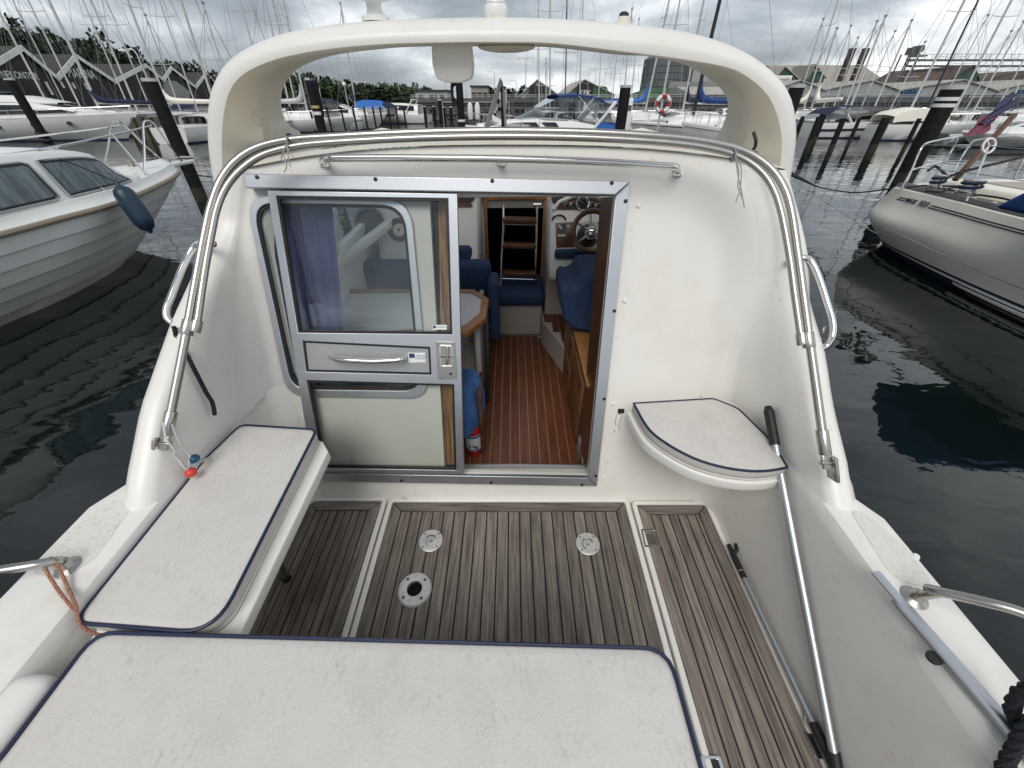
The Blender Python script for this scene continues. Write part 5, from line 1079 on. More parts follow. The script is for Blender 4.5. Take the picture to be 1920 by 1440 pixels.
SP = [((1490, 262), (1503, 218), .13, 'short black pile close beside the right foot of the cream arch'), ((1497, 255), (1514, 228), .10, 'second short pile from the cream arch, leaning dark stub'), ((1515, 275), (1534, 219), .15, 'third short black pile from the cream arch'), ((1526, 268), (1541, 221), .11, 'slim dark pile just left of the navy canopied cruiser'),
      ((1556, 284), (1580, 222), .13, 'weathered grey pile in front of the navy canopied cruiser stern'), ((1590, 272), (1614, 222), .10, 'slim black pile at the middle of the navy canopied cruiser'), ((1632, 285), (1658, 221), .19, 'stout black pile at the bow of the navy canopied cruiser'), ((1692, 285), (1718, 222), .10, 'slim dark pile before the beige hooded sailing boat'), ((1708, 300), (1751, 205), .20, 'black pile with a small lamp just left of the banded pile')]
for bse, tp, r, lab in SP: b = WZ(*bse); pile((b.x, b.y), r, zat(*tp, b.y), lab, cap=None)
for i, (px, pt) in enumerate(((797, 200), (814, 200), (826, 188), (832, 201), (845, 201))):
    b = WZ(px + 3, 240); pile((b.x, b.y), .20 if i == 2 else .15, zat(px, pt, b.y), ['first', 'second', 'tallest', 'fourth', 'fifth'][i] + ' of the white capped piles left of the floodlight, before the rubble bank', cap=m_white2, group='white capped piles')
for px0, px1 in ((502, 513), (543, 556), (582, 592), (612, 623), (639, 649), (663, 671), (684, 691), (702, 707), (716, 720), (732, 735), (747, 749), (761, 763)):
    b = WZ(px1, 249); p = empty('boom_post', Mx.Translation((b.x, b.y, 0)), 'thin black post in the row before the white cruisers, seen under the arch', 'post', 'thin boom posts'); w = MB(); w.cyl((0, 0, -.5), (0, 0, zat(px0, 200, b.y)), .075, 8); wob('post_shaft', w, m_pile, p)

# --- left flybridge yacht
a, b_ = WZ(-170, 262), WZ(255, 262)
fy = thing('flybridge_yacht', frame2(a, b_), 'white flybridge motor yacht with dark wraparound glass behind the tyre wrapped pile', 'motor yacht'); L = (b_ - a).length + .9
hb, zd = make_hull(fy, L, 3.9, 1.15, 1.55, rake=1.4, tr=.95, band=(.05, .10, m_grey))
S = V((0, 0, 0))
rows = []
for x, hw, z0, z1 in ((0, 1.5, 1.1, 2.0), (L * .30, 1.6, 1.15, 2.1), (L * .5, 1.5, 1.2, 2.1), (L * .66, 1.3, 1.3, 2.05), (L * .8, .9, 1.4, 1.72), (L * .9, .4, 1.45, 1.5)):
    h_ = [(hw, z0 - .1), (hw, z0 + .2), (hw * .88, z1 - .05), (hw * .8, z1), (0, z1 + .05)]; rows.append([V((x, y, z)) for y, z in h_] + [V((x, -y, z)) for y, z in h_[-2::-1]])
wob('saloon', MB().grid(rows), m_white, fy, smooth=50)
w = MB()
for s in (-1, 1): w.grid([[V((L * .33, s * 1.63, 1.42)), V((L * .36, s * 1.55, 1.95))], [V((L * .5, s * 1.54, 1.45)), V((L * .5, s * 1.42, 1.98))], [V((L * .66, s * 1.36, 1.52)), V((L * .62, s * 1.25, 1.97))], [V((L * .80, s * .98, 1.58)), V((L * .70, s * .95, 1.94))], [V((L * .84, s * .5, 1.62)), V((L * .735, s * .5, 1.92))], [V((L * .85, 0, 1.64)), V((L * .745, 0, 1.92))]])
wob('wraparound_glass', w, m_tint, fy)
rows = []
for x, hw, z0, z1 in ((-.2, 1.5, 2.0, 2.45), (L * .3, 1.5, 2.05, 2.62), (L * .45, 1.4, 2.06, 2.62), (L * .6, 1.15, 2.05, 2.42), (L * .74, .7, 2.0, 2.1)):
    h_ = [(hw * .95, z0), (hw, z0 + .08), (hw * .9, z1 - .06), (hw * .8, z1), (0, z1)]; rows.append([V((x, y, z)) for y, z in h_] + [V((x, -y, z)) for y, z in h_[-2::-1]])
wob('flybridge', MB().grid(rows), m_white, fy, smooth=50)
w = MB(); w.grid([[V((x, y, z)) for y, z in ((1.3, 2.6), (1.2, 2.85), (.8, 2.98), (0, 3.02), (-.8, 2.98), (-1.2, 2.85), (-1.3, 2.6))] for x in (-.2, L * .2, L * .38)]); w.grid([[V((L * .38, y, z)) for y, z in ((1.3, 2.6), (1.2, 2.85), (0, 3.02), (-1.2, 2.85), (-1.3, 2.6))], [V((L * .55, y * .9, z)) for y, z in ((1.3, 2.5), (1.2, 2.55), (0, 2.6), (-1.2, 2.55), (-1.3, 2.5))]]); wob('bridge_cover', w, m_navy, fy)
rails(fy, L, hb, zd, .3, .99, .38, 7, .018)
for k in (.42, .53, .66, .78): 
    w = MB(); w.lathe([(.16, 0), (.16, .02), (0, .02)], Mx.Translation((k * L, -hb(k) * 1.0 + .02, zd(k) - .42)) @ Mx.Rotation(pi / 2, 4, 'X') @ Mx.Diagonal((1.2, .75, 1, 1)), 14); wob('porthole', w, m_tint, fy)
for z in (.35, .47): w = MB(); w.box((L * .3, -hb(.3) - .0, zd(.3) - z), (.9, .03, .06)); wob('hull_vent', w, m_tint, fy)

# --- cruiser with the blue canopy, ahead
A, Bq = WY(1146, 240, 23.5), WY(862, 240, 21.5); A.z = Bq.z = 0
bc = thing('cruiser', frame2(A, Bq), 'white sports cruiser with blue canopy and clear vinyl windows beyond the roof', 'cruiser'); L = (Bq - A).length
hb, zd = make_hull(bc, L, 2.7, .95, 1.25, rake=1.2, tr=.92, band=(.10, .16, m_bluec))
rows = []
for x, hw, z1 in ((L * .16, 1.05, 1.25), (L * .35, 1.05, 1.45), (L * .55, .95, 1.5), (L * .72, .7, 1.42), (L * .9, .25, 1.28)):
    h_ = [(hw + .1, 1.0), (hw, z1 - .08), (hw * .9, z1), (0, z1 + .04)]; rows.append([V((x, y, z)) for y, z in h_] + [V((x, -y, z)) for y, z in h_[-2::-1]])
wob('cabin_top', MB().grid(rows), m_white, bc, smooth=50)
for s in (-1, 1):
    w = MB(); w.add([V((L * .42, s * 1.10, 1.2)), V((L * .50, s * 1.07, 1.22)), V((L * .53, s * 1.0, 1.38)), V((L * .44, s * 1.06, 1.37))], [(0, 1, 2, 3)]); w.add([V((L * .54, s * 1.05, 1.2)), V((L * .84, s * .60, 1.25)), V((L * .66, s * .80, 1.38)), V((L * .56, s * .98, 1.38))], [(0, 1, 2, 3)]); wob('cabin_window', w, m_tint, bc, smooth=0)
ws = [(L * .36, 1.0, 1.46), (L * .5, .95, 1.5), (L * .64, .55, 1.5), (L * .66, 0, 1.5)]; wt = [(L * .30, .92, 1.85), (L * .42, .85, 1.9), (L * .50, .5, 1.92), (L * .52, 0, 1.92)]
def full(L_): return [V(p) for p in L_] + [V((p[0], -p[1], p[2])) for p in L_[-2::-1]]
wob('windscreen', MB().grid([full(ws), full(wt)]), m_wglass, bc)
w = MB(); w.tube(full(wt), .022, 6); w.tube(full(ws), .02, 6); wob('screen_frame', w, m_grey, bc)
ct = [(L * .10, .95, 2.05), (L * .16, .98, 2.28), (L * .3, .95, 2.42), (L * .42, .85, 2.36)]
w = MB(); w.grid([[V((x, y * k, z + .06 * (1 - k * k))) for k in (1, .6, 0, -.6, -1)] for x, y, z in ct]); w.grid([[V((x, s_ * (y + .005), z)) for x, y, z in ct] for s_ in (1,)] + [[V((x, (y + .005), z - .09)) for x, y, z in ct]]); w.grid([[V((x, -(y + .005), z)) for x, y, z in ct], [V((x, -(y + .005), z - .09)) for x, y, z in ct]]); wob('canopy_top', w, m_bluec, bc)
w = MB()
for s in (-1, 1): w.grid([[V((x, s * y, z - .07)) for x, y, z in ct[1:]], [V((L * .17, s * 1.08, 1.35)), V((L * .30, s * 1.0, 1.5)), V((L * .42, s * .92, 1.9))]])
w.grid([[V((L * .42, y * .85, 2.3)) for y in (1, 0, -1)], [V((L * .52, y * .5, 1.93)) for y in (1, 0, -1)]]); wob('canopy_window', w, m_vinyl, bc)
w = MB()
for s in (-1, 1): w.add([V((L * .15, s * 1.0, 2.2)), V((L * .02, s * 1.12, .98)), V((L * .16, s * 1.1, 1.05))], [(0, 1, 2)])
w.add([V((L * .15, 1, 2.2)), V((L * .15, -1, 2.2)), V((.02, -1.1, 1.25)), V((.02, 1.1, 1.25))], [(0, 1, 2, 3)]); wob('canopy_window', w, m_vinyl, bc)
w = MB()
for s in (-1, 1): w.add([V((L * .0, s * 1.14, .95)), V((L * .18, s * 1.12, 1.05)), V((L * .17, s * 1.1, 1.4)), V((L * .03, s * 1.13, 1.22))], [(0, 1, 2, 3)])
w.add([V((.0, 1.12, .9)), V((.0, -1.12, .9)), V((.02, -1.12, 1.28)), V((.02, 1.12, 1.28))], [(0, 1, 2, 3)]); wob('canopy_skirt', w, m_bright, bc, smooth=0)
w = MB()
for s in (-1, 1): w.bar(V((L * .20, s * 1.12, 1.05)), V((L * .06, s * 1.0, 2.12)), .10, .16, up=(0, 1, 0)); w.tube([V((L * .17, s * 1.03, 1.4)), V((L * .3, s * .98, 2.36))], .015, 5); w.tube([V((L * .3, s * 1.0, 1.5)), V((L * .2, s * .97, 2.3))], .015, 5)
w.bar(V((L * .06, -1, 2.12)), V((L * .06, 1, 2.12)), .16, .1); wob('targa_arch', w, m_white, bc, bevel=.03)
rails(bc, L, hb, zd, .55, .97, .5, 4, .014)

# --- generic motor cruiser and sailing boat
def motor_boat(px, py, L, B, head, label, canopy=None, cat='motor boat', cab=(.25, .7, 1.0), fa=.9, fb=1.3, stripe=None, hullm=None, arch=False, glass=None, group='motor boats in the marina'):
    c = WZ(px, py); M_ = Mx.Translation((c.x, c.y, 0)) @ Mx.Rotation(head, 4, 'Z') @ Mx.Translation((-L / 2, 0, 0)); r_ = thing('motor_cruiser', M_, label, cat, group)
    hb, zd = make_hull(r_, L, B, fa, fb, m_h=hullm, rake=L * .13, tr=.92, n=12, band=stripe)
    x0, x1, hh = cab[0] * L, cab[1] * L, cab[2]; rows = []
    for k, wf, zf in ((0, .74, .9), (.35, .76, 1), (.62, .70, .96), (.85, .55, .55), (1.12, .28, .12)):
        x = x0 + (x1 - x0) * k; z0 = zd(x / L) - .03; hw = B / 2 * wf; h_ = [(hw + .06, z0), (hw, z0 + hh * zf * .3), (hw * .86, z0 + hh * zf * .92), (hw * .75, z0 + hh * zf), (0, z0 + hh * zf + .04)]
        rows.append([V((x, y, z)) for y, z in h_] + [V((x, -y, z)) for y, z in h_[-2::-1]])
    wob('cabin', MB().grid(rows), m_white, r_, smooth=50)
    for s in (-1, 1):
        q = []
        for k in (.08, .35, .62, .80):
            x = x0 + (x1 - x0) * k; i = max(j for j, kk in enumerate((0, .35, .62, .85)) if kk <= k); kk = (0, .35, .62, .85, 1.12); t = (k - kk[i]) / (kk[i + 1] - kk[i]); A_, B_ = [rows[j][1 if s > 0 else 7] for j in (i, i + 1)], [rows[j][2 if s > 0 else 6] for j in (i, i + 1)]
            lo_, hi_ = A_[0].lerp(A_[1], t), B_[0].lerp(B_[1], t); q.append([lo_.lerp(hi_, .12) + V((0, s * .015, 0)), lo_.lerp(hi_, .88) + V((0, s * .015, 0))])
        wob('window', MB().grid(q), m_tint, r_)
    w = MB(); a1, a2 = rows[2], rows[3]; w.add([a1[3] + V((.05, 0, .012)), a1[5] + V((.05, 0, .012)), a2[5] + V((.0, 0, .03)), a2[3] + V((0, 0, .03))], [(0, 1, 2, 3)]); wob('windscreen', w, m_tint, r_, smooth=0)
    rails(r_, L, hb, zd, .5, .98, .5, 5, .014)
    if arch:
        w = MB(); zt = zd(.2) + hh + .35
        for s in (-1, 1): w.bar(V((L * .26, s * B * .44, zd(.2))), V((L * .16, s * B * .36, zt)), .08, .22, up=(0, 1, 0))
        w.bar(V((L * .16, -B * .37, zt)), V((L * .16, B * .37, zt)), .25, .08); wob('radar_arch', w, m_white, r_, bevel=.02)
    if canopy:
        z0 = zd(.1); w = MB(); pr = ((L * .03, .45), (L * .09, hh + .28), (L * .24, hh + .46), (x0 + (x1 - x0) * .42, hh + .40), (x0 + (x1 - x0) * .66, hh * .95))
        w.grid([[V((x, y * B * .42, z0 + z + .08 * (1 - y * y))) for y in (1, .5, 0, -.5, -1)] for x, z in pr]); wob('canopy', w, canopy, r_)
        for s in (-1, 1): w = MB(); w.grid([[V((x, s * B * .42, z0 + z)) for x, z in pr], [V((x, s * B * .44, z0 + .25 * min(1, z))) for x, z in pr]]); wob('canopy_side', w, m_vinyl if canopy is not m_whull else m_whull, r_)
    return r_
def sail_boat(base, via, d, label, hgt=12.5, head=pi / 2, L=9.5, B=3.0, top=None, cover=None, boom=None, hullm=None, dark=False, cat='sailing boat', hull=True, group='sailing boats in the marina', hood=None, spreaders=True, r=.075, stays=True):
    p0, p1 = WY(*base, d), WY(*(top or via), d); dr_ = (p1 - p0); deck = 1.0
    dr_ = dr_ / dr_.z if abs(dr_.z) > .1 else V((0, 0, 1))
    if abs(dr_.x) > .06: dr_.x = .06 * (1 if dr_.x > 0 else -1)
    zt = p1.z if top else hgt; x0 = p0.x - dr_.x * (p0.z - deck)
    M_ = Mx.Translation((x0, d, 0)) @ Mx.Rotation(head, 4, 'Z'); inv = Mx.Rotation(-head, 4, 'Z'); r_ = thing('sailing_boat', M_ @ Mx.Translation((-L * .58, 0, 0)), label, cat, group); X = L * .58
    if hull:
        hb, zd = make_hull(r_, L, B, .85, 1.1, m_h=hullm, rake=L * .12, tr=.7, n=10, band=(.10, .16, m_navy) if R.random() < .6 else None)
        rows = []
        for x, hw, z1 in ((L * .28, .62, 1.35), (L * .45, .66, 1.42), (L * .62, .55, 1.38), (L * .74, .3, 1.12)):
            h_ = [(B / 2 * hw + .05, .9), (B / 2 * hw, z1 - .1), (B / 2 * hw * .85, z1), (0, z1 + .05)]; rows.append([V((x, y, z)) for y, z in h_] + [V((x, -y, z)) for y, z in h_[-2::-1]])
        wob('coachroof', MB().grid(rows), m_white, r_, smooth=50)
        for s in (-1, 1): w = MB(); w.grid([[V((x, s * (B / 2 * hw + .012), 1.12)), V((x, s * (B / 2 * hw * .98 + .012), 1.25))] for x, hw in ((L * .32, .625), (L * .45, .65), (L * .57, .585))]); wob('window', w, m_tint, r_)
        rails(r_, L, hb, zd, .02, .98, .55, 5, .012)
        if hood: w = MB(); w.grid([[V((x, B * .33 * cos(t), 1.25 + z * sin(t))) for t in [pi * i / 8 for i in range(9)]] for x, z in ((L * .22, .0 + .55), (L * .28, .62), (L * .36, .25))]); wob('sprayhood', w, hood, r_)
    T = inv @ V((dr_.x, 0, 0)); topv = V((X + T.x * (zt - deck), T.y * (zt - deck), zt)); ft = V((X, 0, deck))
    w = MB(); w.tube([ft, topv], [r, r * .8], 8); wob('mast', w, m_blkm if dark else m_mast, r_)
    w = MB(); w.tube([topv, topv + V((0, 0, .5))], .012, 4); w.tube([topv + V((-.2, 0, .12)), topv + V((.25, 0, .12))], .012, 4); w.box(topv + V((0, 0, .06)), (.16, .10, .10)); wob('masthead', w, m_wire, r_)
    mid = ft.lerp(topv, .55)
    if spreaders: w = MB(); w.tube([mid + V((-.15, 1.0, .05)), mid, mid + V((-.15, -1.0, .05))], .022, 5); wob('spreader', w, m_mast, r_)
    if stays:
        w = MB(); tt = ft.lerp(topv, .97)
        for s in (-1, 1): w.tube([V((X - .1, s * B * .47, 1.0)), mid + V((-.15, s * 1.0, .05)), tt], .010, 4)
        w.tube([V((L * .98, 0, 1.1)), tt], .012, 4); w.tube([V((L * .02, 0, .9)), tt], .010, 4); wob('standing_rigging', w, m_wire, r_)
    if boom is not None:
        bl, dz = boom; bz = 2.15; a_ = V((X - .05, 0, bz)); b__ = V((X - bl, 0, bz + dz)); w = MB(); w.tube([a_ - V((0, 0, .10)), b__ - V((0, 0, .10))], .055, 6); wob('boom', w, m_mast, r_)
        if cover:
            w = MB(); w.tube(sm([ft.lerp(topv, 0) + V((-.06, 0, bz + .15)), ft + V((-.16, 0, bz - .55)), a_ + V((-.45, 0, .10)), a_.lerp(b__, .35) + V((0, 0, .03)), a_.lerp(b__, .7), b__], 4), [.05, .07, .09, .12, .15, .18, .20, .20, .19, .18, .17, .16, .16, .15, .14, .14, .13, .12, .12, .11, .10], 8); wob('sail_cover', w, cover, r_)
    return r_
hp_ = pi / 2
SBL = [
 dict(base=(70, 158), via=(33, 0), d=40, label='sailing boat with a grey mast at the far left, before the first gabled shed'),
 dict(base=(187, 205), via=(100, 0), d=36, head=pi + .15, cover=m_navy, boom=(5.2, -.1), r=.10, label='sailing boat with a thick mast and long navy sail cover before the black sheds', hgt=14),
 dict(base=(148, 195), via=(105, 20), d=38, r=.06, label='sailing boat with a slim white mast just left of the thick mast'),
 dict(base=(240, 165), via=(172, 0), d=40, label='sailing boat whose mast rises between the second and third shed gables'),
 dict(base=(226, 165), via=(192, 0), d=44, r=.06, stays=False, label='sailing boat with a thin mast behind the second shed gable'),
 dict(base=(302, 165), via=(242, 0), d=36, head=pi + .1, cover=m_whull, boom=(4.6, 0), r=.085, label='sailing boat with a white boom right of the capped pile'),
 dict(base=(405, 205), via=(343, 0), d=34, r=.085, label='sailing boat with radar dome on its mast beside the arch left foot'),
 dict(base=(440, 205), via=(385, 8), d=36, r=.05, top=(385, 8), label='sailing boat with a slender mast and wind vane left of the arch'),
 dict(base=(505, 205), via=(450, 0), d=38, r=.06, label='sailing boat whose mast passes behind the arch upper left curve'),
 dict(base=(541, 190), via=(497, 0), d=42, r=.08, label='first sailing boat seen under the arch with a white mast before green trees'),
 dict(base=(553, 190), via=(517, 0), d=44, r=.08, label='second sailing boat seen under the arch with a white mast before green trees'),
 dict(base=(572, 190), via=(531, 0), d=40, r=.085, head=0.05, boom=(5, 0), cover=m_mast, label='third sailing boat under the arch with a long bare boom'),
 dict(base=(667, 202), via=(644, 8), top=(644, 8), d=46, r=.08, cover=m_navy, boom=(1.2, .4), label='lone grey masted sailing boat beside the bright blue tarp'),
 dict(base=(1011, 192), via=(1010, 95), d=46, r=.06, hgt=10, label='sailing boat with a thin mast left of the central mast group'),
 dict(base=(1024, 190), via=(1022, 112), d=47, top=(1022, 112), r=.05, label='sailing boat with a short mast in the central mast group'),
 dict(base=(1031, 188), via=(1032, 0), d=44, r=.075, hgt=14, label='sailing boat with the tallest upright mast behind the blue canopied cruiser'),
 dict(base=(1060, 180), via=(1041, 90), d=42, r=.055, dark=True, hgt=9, label='sailing boat with a dark slanting mast above the blue canopy'),
 dict(base=(1087, 180), via=(1044, 0), d=42, r=.055, label='sailing boat with a pale mast crossing the grey gabled shed'),
 dict(base=(1168, 200), via=(1185, 18), top=(1185, 18), d=44, r=.07, label='sailing boat with a wind vane masthead right of the small arch antenna'),
 dict(base=(1183, 190), via=(1195, 37), top=(1195, 37), d=48, r=.06, label='sailing boat with the lowest of the mastheads by the small arch antenna'),
 dict(base=(1210, 207), via=(1254, 8), d=40, r=.08, cover=m_bright, boom=(4, 0), head=-.1, label='sailing boat with a bright blue sail cover just left of the lifebuoy'),
 dict(base=(1241, 192), via=(1275, 0), d=44, r=.085, label='sailing boat with a white mast straight above the lifebuoy'),
 dict(base=(1285, 182), via=(1320, 0), d=42, r=.09, head=pi - .1, cover=m_navy, boom=(5, 0), label='sailing boat with white mast and navy boom cover in front of the silo'),
 dict(base=(1296, 232), via=(1350, 0), d=30, r=.11, dark=True, head=pi - .15, cover=m_bluec, boom=(4.2, -.05), hood=m_bluec, label='sailing boat with a thick black mast and blue boom cover under the arch right side'),
 dict(base=(1492, 205), via=(1526, 37), top=(1526, 37), d=46, r=.06, label='sailing boat with the shortest mast just right of the arch'),
 dict(base=(1507, 205), via=(1559, 0), d=44, r=.07, cover=m_whull, boom=(4, .1), head=0, label='sailing boat with a tall mast reaching the frame top right of the arch'),
 dict(base=(1518, 212), via=(1566, 55), top=(1566, 55), d=42, r=.075, cover=m_whull, boom=(3.4, .2), label='sailing boat with pale furled sail before the green dormer'),
 dict(base=(1540, 212), via=(1546, 50), top=(1546, 50), d=48, r=.05, label='sailing boat with a thin vertical mast left of the brown stacks'),
 dict(base=(1559, 212), via=(1567, 72), top=(1567, 72), d=46, r=.055, label='sailing boat with a thin mast touching the left brown stack'),
 dict(base=(1582, 207), via=(1644, 42), top=(1644, 42), d=42, r=.075, label='sailing boat whose mast leans across the right brown stack'),
 dict(base=(1592, 207), via=(1660, 32), top=(1660, 32), d=40, r=.08, label='sailing boat whose mast stands just right of the brown stacks'),
 dict(base=(1637, 207), via=(1709, 40), top=(1709, 40), d=42, r=.075, label='sailing boat with a mast before the conveyor tower'),
 dict(base=(1702, 215), via=(1809, 0), d=38, r=.085, hood=m_whull, label='sailing boat with a beige cockpit tent left of the banded pile'),
 dict(base=(1737, 205), via=(1834, 1), top=(1834, 1), d=40, r=.075, dark=True, label='sailing boat with a black mast above the banded pile'),
 dict(base=(1790, 207), via=(1897, 0), d=40, r=.085, label='sailing boat with a thick pale mast right of the banded pile'),
 dict(base=(1830, 200), via=(1919, 42), top=(1919, 42), d=42, r=.07, label='sailing boat with the rightmost full mast in view'),
 dict(base=(120, 190), via=(62, 0), d=46, r=.05, label='sailing boat with a hair thin mast above the valley of the first two sheds'),
 dict(base=(276, 190), via=(228, 0), d=44, r=.05, label='sailing boat with a thin mast over the third shed gable peak'),
 dict(base=(332, 190), via=(288, 30), top=(288, 30), d=42, r=.05, label='sailing boat with a shorter mast just right of the capped pile head'),
 dict(base=(366, 195), via=(322, 0), d=40, r=.06, label='sailing boat with a pale mast between the capped pile and the radar mast'),
 dict(base=(603, 190), via=(590, 60), top=(590, 60), d=50, r=.05, label='sailing boat with a thin mast right behind the rope tangled pile'),
 dict(base=(1122, 188), via=(1130, 50), top=(1130, 50), d=48, r=.05, label='sailing boat with a thin mast in front of the lettered gable right slope'),
 dict(base=(1148, 188), via=(1160, 70), top=(1160, 70), d=50, r=.05, label='sailing boat with a thin mast left of the thick capped pile'),
 dict(base=(1612, 207), via=(1678, 60), top=(1678, 60), d=46, r=.05, label='sailing boat with a thin mast right of the navy canopied cruiser'),
 dict(base=(1668, 207), via=(1744, 80), top=(1744, 80), d=48, r=.05, label='sailing boat with a thin mast under the conveyor gallery start'),
 dict(base=(1760, 203), via=(1852, 30), top=(1852, 30), d=46, r=.05, label='sailing boat with a thin mast right of the black mast'),
 dict(base=(1812, 203), via=(1896, 60), top=(1896, 60), d=46, r=.05, label='sailing boat with a thin mast before the green gable under the conveyor'),
 dict(base=(1872, 198), via=(1965, 20), top=(1965, 20), d=44, r=.06, label='sailing boat with a mast behind the drooping ensign'),
]
for q in SBL: sail_boat(**q)
# motor boats
MBL = [
 dict(px=640, py=243, L=9, B=3.1, head=.05, cab=(.2, .75, 1.0), label='white sedan cruiser nearest the rope topped pile under the arch', canopy=m_navy),
 dict(px=545, py=243, L=8, B=2.8, head=pi, cab=(.3, .75, .6), label='low white cruiser with dark fenders at the left under the arch'),
 dict(px=735, py=231, L=9.5, B=3.2, head=pi - .1, cab=(.1, .7, 1.05), arch=True, label='white hardtop cruiser with raked radar arch by the rubble bank'),
 dict(px=355, py=238, L=8.5, B=2.9, head=2.2, cab=(.3, .7, .7), canopy=m_navy, label='white boat with navy hood behind the timber jetty'),
 dict(px=1362, py=285, L=5.2, B=2.3, head=pi - .12, cab=(.2, .62, .75), stripe=(.13, .17, m_grey), label='white sports boat with black hull window right of the jetty'),
 dict(px=1612, py=257, L=8.2, B=2.8, head=0.0, cab=(.3, .8, .5), canopy=m_navy, arch=True, stripe=(.34, .48, m_navy), label='white cruiser with navy canopy and navy hull stripe beyond the short piles'),
 dict(px=1722, py=262, L=6.6, B=2.5, head=-.05, cab=(.25, .72, .40), canopy=m_whull, fa=.9, fb=1.0, label='white boat with beige cockpit hood behind the black piles'),
 dict(px=1905, py=248, L=10, B=3.3, head=pi, cab=(.15, .62, 1.15), label='white cabin boat with big dark windows behind the ensign'),
 dict(px=1915, py=276, L=8, B=2.8, head=pi, cab=(.3, .7, .6), fa=.6, fb=.8, label='low white boat on the still water behind the yacht stern rail'),
 dict(px=1380, py=232, L=8, B=2.8, head=0, cab=(.2, .7, .6), label='white boat with cream coachroof behind the sports boat'),
 dict(px=1235, py=238, L=8, B=2.8, head=pi, cab=(.25, .7, .45), label='white boat with open cockpit rails behind the jetty head'),
]
mb_ = [motor_boat(**q) for q in MBL]
q = mb_[4]; w = MB(); L_, B_ = 5.2, 2.3
for s in (-1, 1): w.add([V((L_ * .35, s * (B_ / 2 + .012), .74)), V((L_ * .52, s * (B_ / 2 + .012), .78)), V((L_ * .66, s * (B_ / 2 * .955 + .02), .88)), V((L_ * .30, s * (B_ / 2 + .012), .86))], [(0, 1, 2, 3)])
wob('hull_window', w, m_tint, q, smooth=0)
text('boat_name', 'HEBB', .22, m_lead, Mx.Translation((L_ * .42, B_ / 2 - .12, 1.1)) @ Mx.Rotation(pi, 4, 'Z') @ Mx.Rotation(radians(70), 4, 'X'), q, shear=.3)
# dinghy and tarp boat
c = WZ(1790, 272); dg = thing('inflatable_dinghy', Mx.Translation((c.x, c.y, 0)) @ Mx.Rotation(.1, 4, 'Z'), 'dark grey inflatable dinghy lying behind the yacht stern rail', 'dinghy')
w = MB(); w.tube(sm([(-1.5, .7, .3), (.8, .7, .32), (1.5, .4, .42), (1.7, 0, .48), (1.5, -.4, .42), (.8, -.7, .32), (-1.5, -.7, .3)], 6), .22, 12); wob('tube', w, m_grey, dg); w = MB(); w.box((-.1, 0, .16), (2.9, 1.1, .06)); wob('dinghy_floor', w, m_gsteel, dg); w = MB(); w.box((-1.4, 0, .42), (.06, 1.1, .4)); wob('dinghy_transom', w, m_gsteel, dg)
c = WY(668, 195, 54); tb = thing('covered_boat', Mx.Translation((c.x, 54, .9)) @ Mx.Scale(.6, 4), 'boat under a bright blue tarpaulin on the far shore', 'boat'); make_hull(tb, 8, 2.8, 1.0, 1.3, n=8)
w = MB(); w.grid([[V((x, y, 1.05 + z * (1 - (y / 1.45) ** 2) )) for y in (-1.45, -1, 0, 1, 1.45)] for x, z in ((-.1, 1.0), (1.5, 1.3), (4, 1.25), (5.2, 1.1))]); wob('tarpaulin', w, m_bright, tb)
w = MB(); w.grid([[V((x, y, 1.1 + z * (1 - (y / 1.45) ** 2))) for y in (-1.3, -1, 0, 1, 1.3)] for x, z in ((5.2, 1.0), (6.5, .8), (7.6, .3))]); wob('tarpaulin', w, m_navy, tb)
# fenders on the cruiser under the arch
c = WZ(890, 241); ff = thing('fender_cluster', Mx.Translation((c.x, c.y, 0)), 'pair of white fenders hung on a rail right of the rope bundled pile', 'fender')
for dx in (-.35, .35): w = MB(); w.lathe([(.03, 2.1), (.2, 1.95), (.25, 1.7), (.25, 1.0), (.2, .75), (0, .65)][::-1], Mx.Translation((dx, 0, 0)), 12); wob('fender_body', w, m_white2, ff)
w = MB(); w.tube([(-3, 0, 2.1), (3.4, 0, 2.1)], .03, 6); w.tube([(-3, 0, 0), (-3, 0, 2.1)], .03, 6); w.tube([(3.4, 0, 0), (3.4, 0, 2.1)], .03, 6); wob('fender_rail', w, m_mast, ff)
# jetties
def jetty(x0, x1, y0, y1, zt, label, npile, m=m_dwood, th=.22):
    j = thing('timber_jetty', Mx.Identity(4), label, 'jetty'); n = max(4, int((x1 - x0) / .35))
    for i in range(n): w = MB(); a_ = x0 + (x1 - x0) * i / n; w.box((a_ + (x1 - x0) / n / 2, (y0 + y1) / 2, zt - .03), ((x1 - x0) / n - .02, y1 - y0, .05)); wob('deck_board', w, m, j, smooth=0)
    w = MB(); w.box(((x0 + x1) / 2, y0 + .08, zt - .06 - th / 2), (x1 - x0, .14, th)); w.box(((x0 + x1) / 2, y1 - .08, zt - .06 - th / 2), (x1 - x0, .14, th)); wob('edge_beam', w, m, j, smooth=0)
    for i in range(npile): w = MB(); x = x0 + (x1 - x0) * (i + .5) / npile; w.cyl((x, y0 - .02, -.6), (x, y0 - .02, zt - .08 if npile > 8 else zt + .02), .10 if npile > 8 else .09, 8); wob('jetty_pile', w, m_dwood if i % 3 else m_weed, j)
    return j
a_, b__ = WZ(252, 262), WZ(392, 262); jetty(a_.x, b__.x, a_.y, a_.y + 3.5, zat(320, 217, a_.y), 'timber jetty faced with close upright piles behind the capped pile', 26, th=.5)
a_, b__ = WZ(1165, 252), WZ(1272, 258); jetty(a_.x, b__.x + .4, a_.y - 4, a_.y - 2.2, zat(1200, 245, a_.y - 4), 'weathered timber jetty head right of the thick capped pile', 5, th=.28)
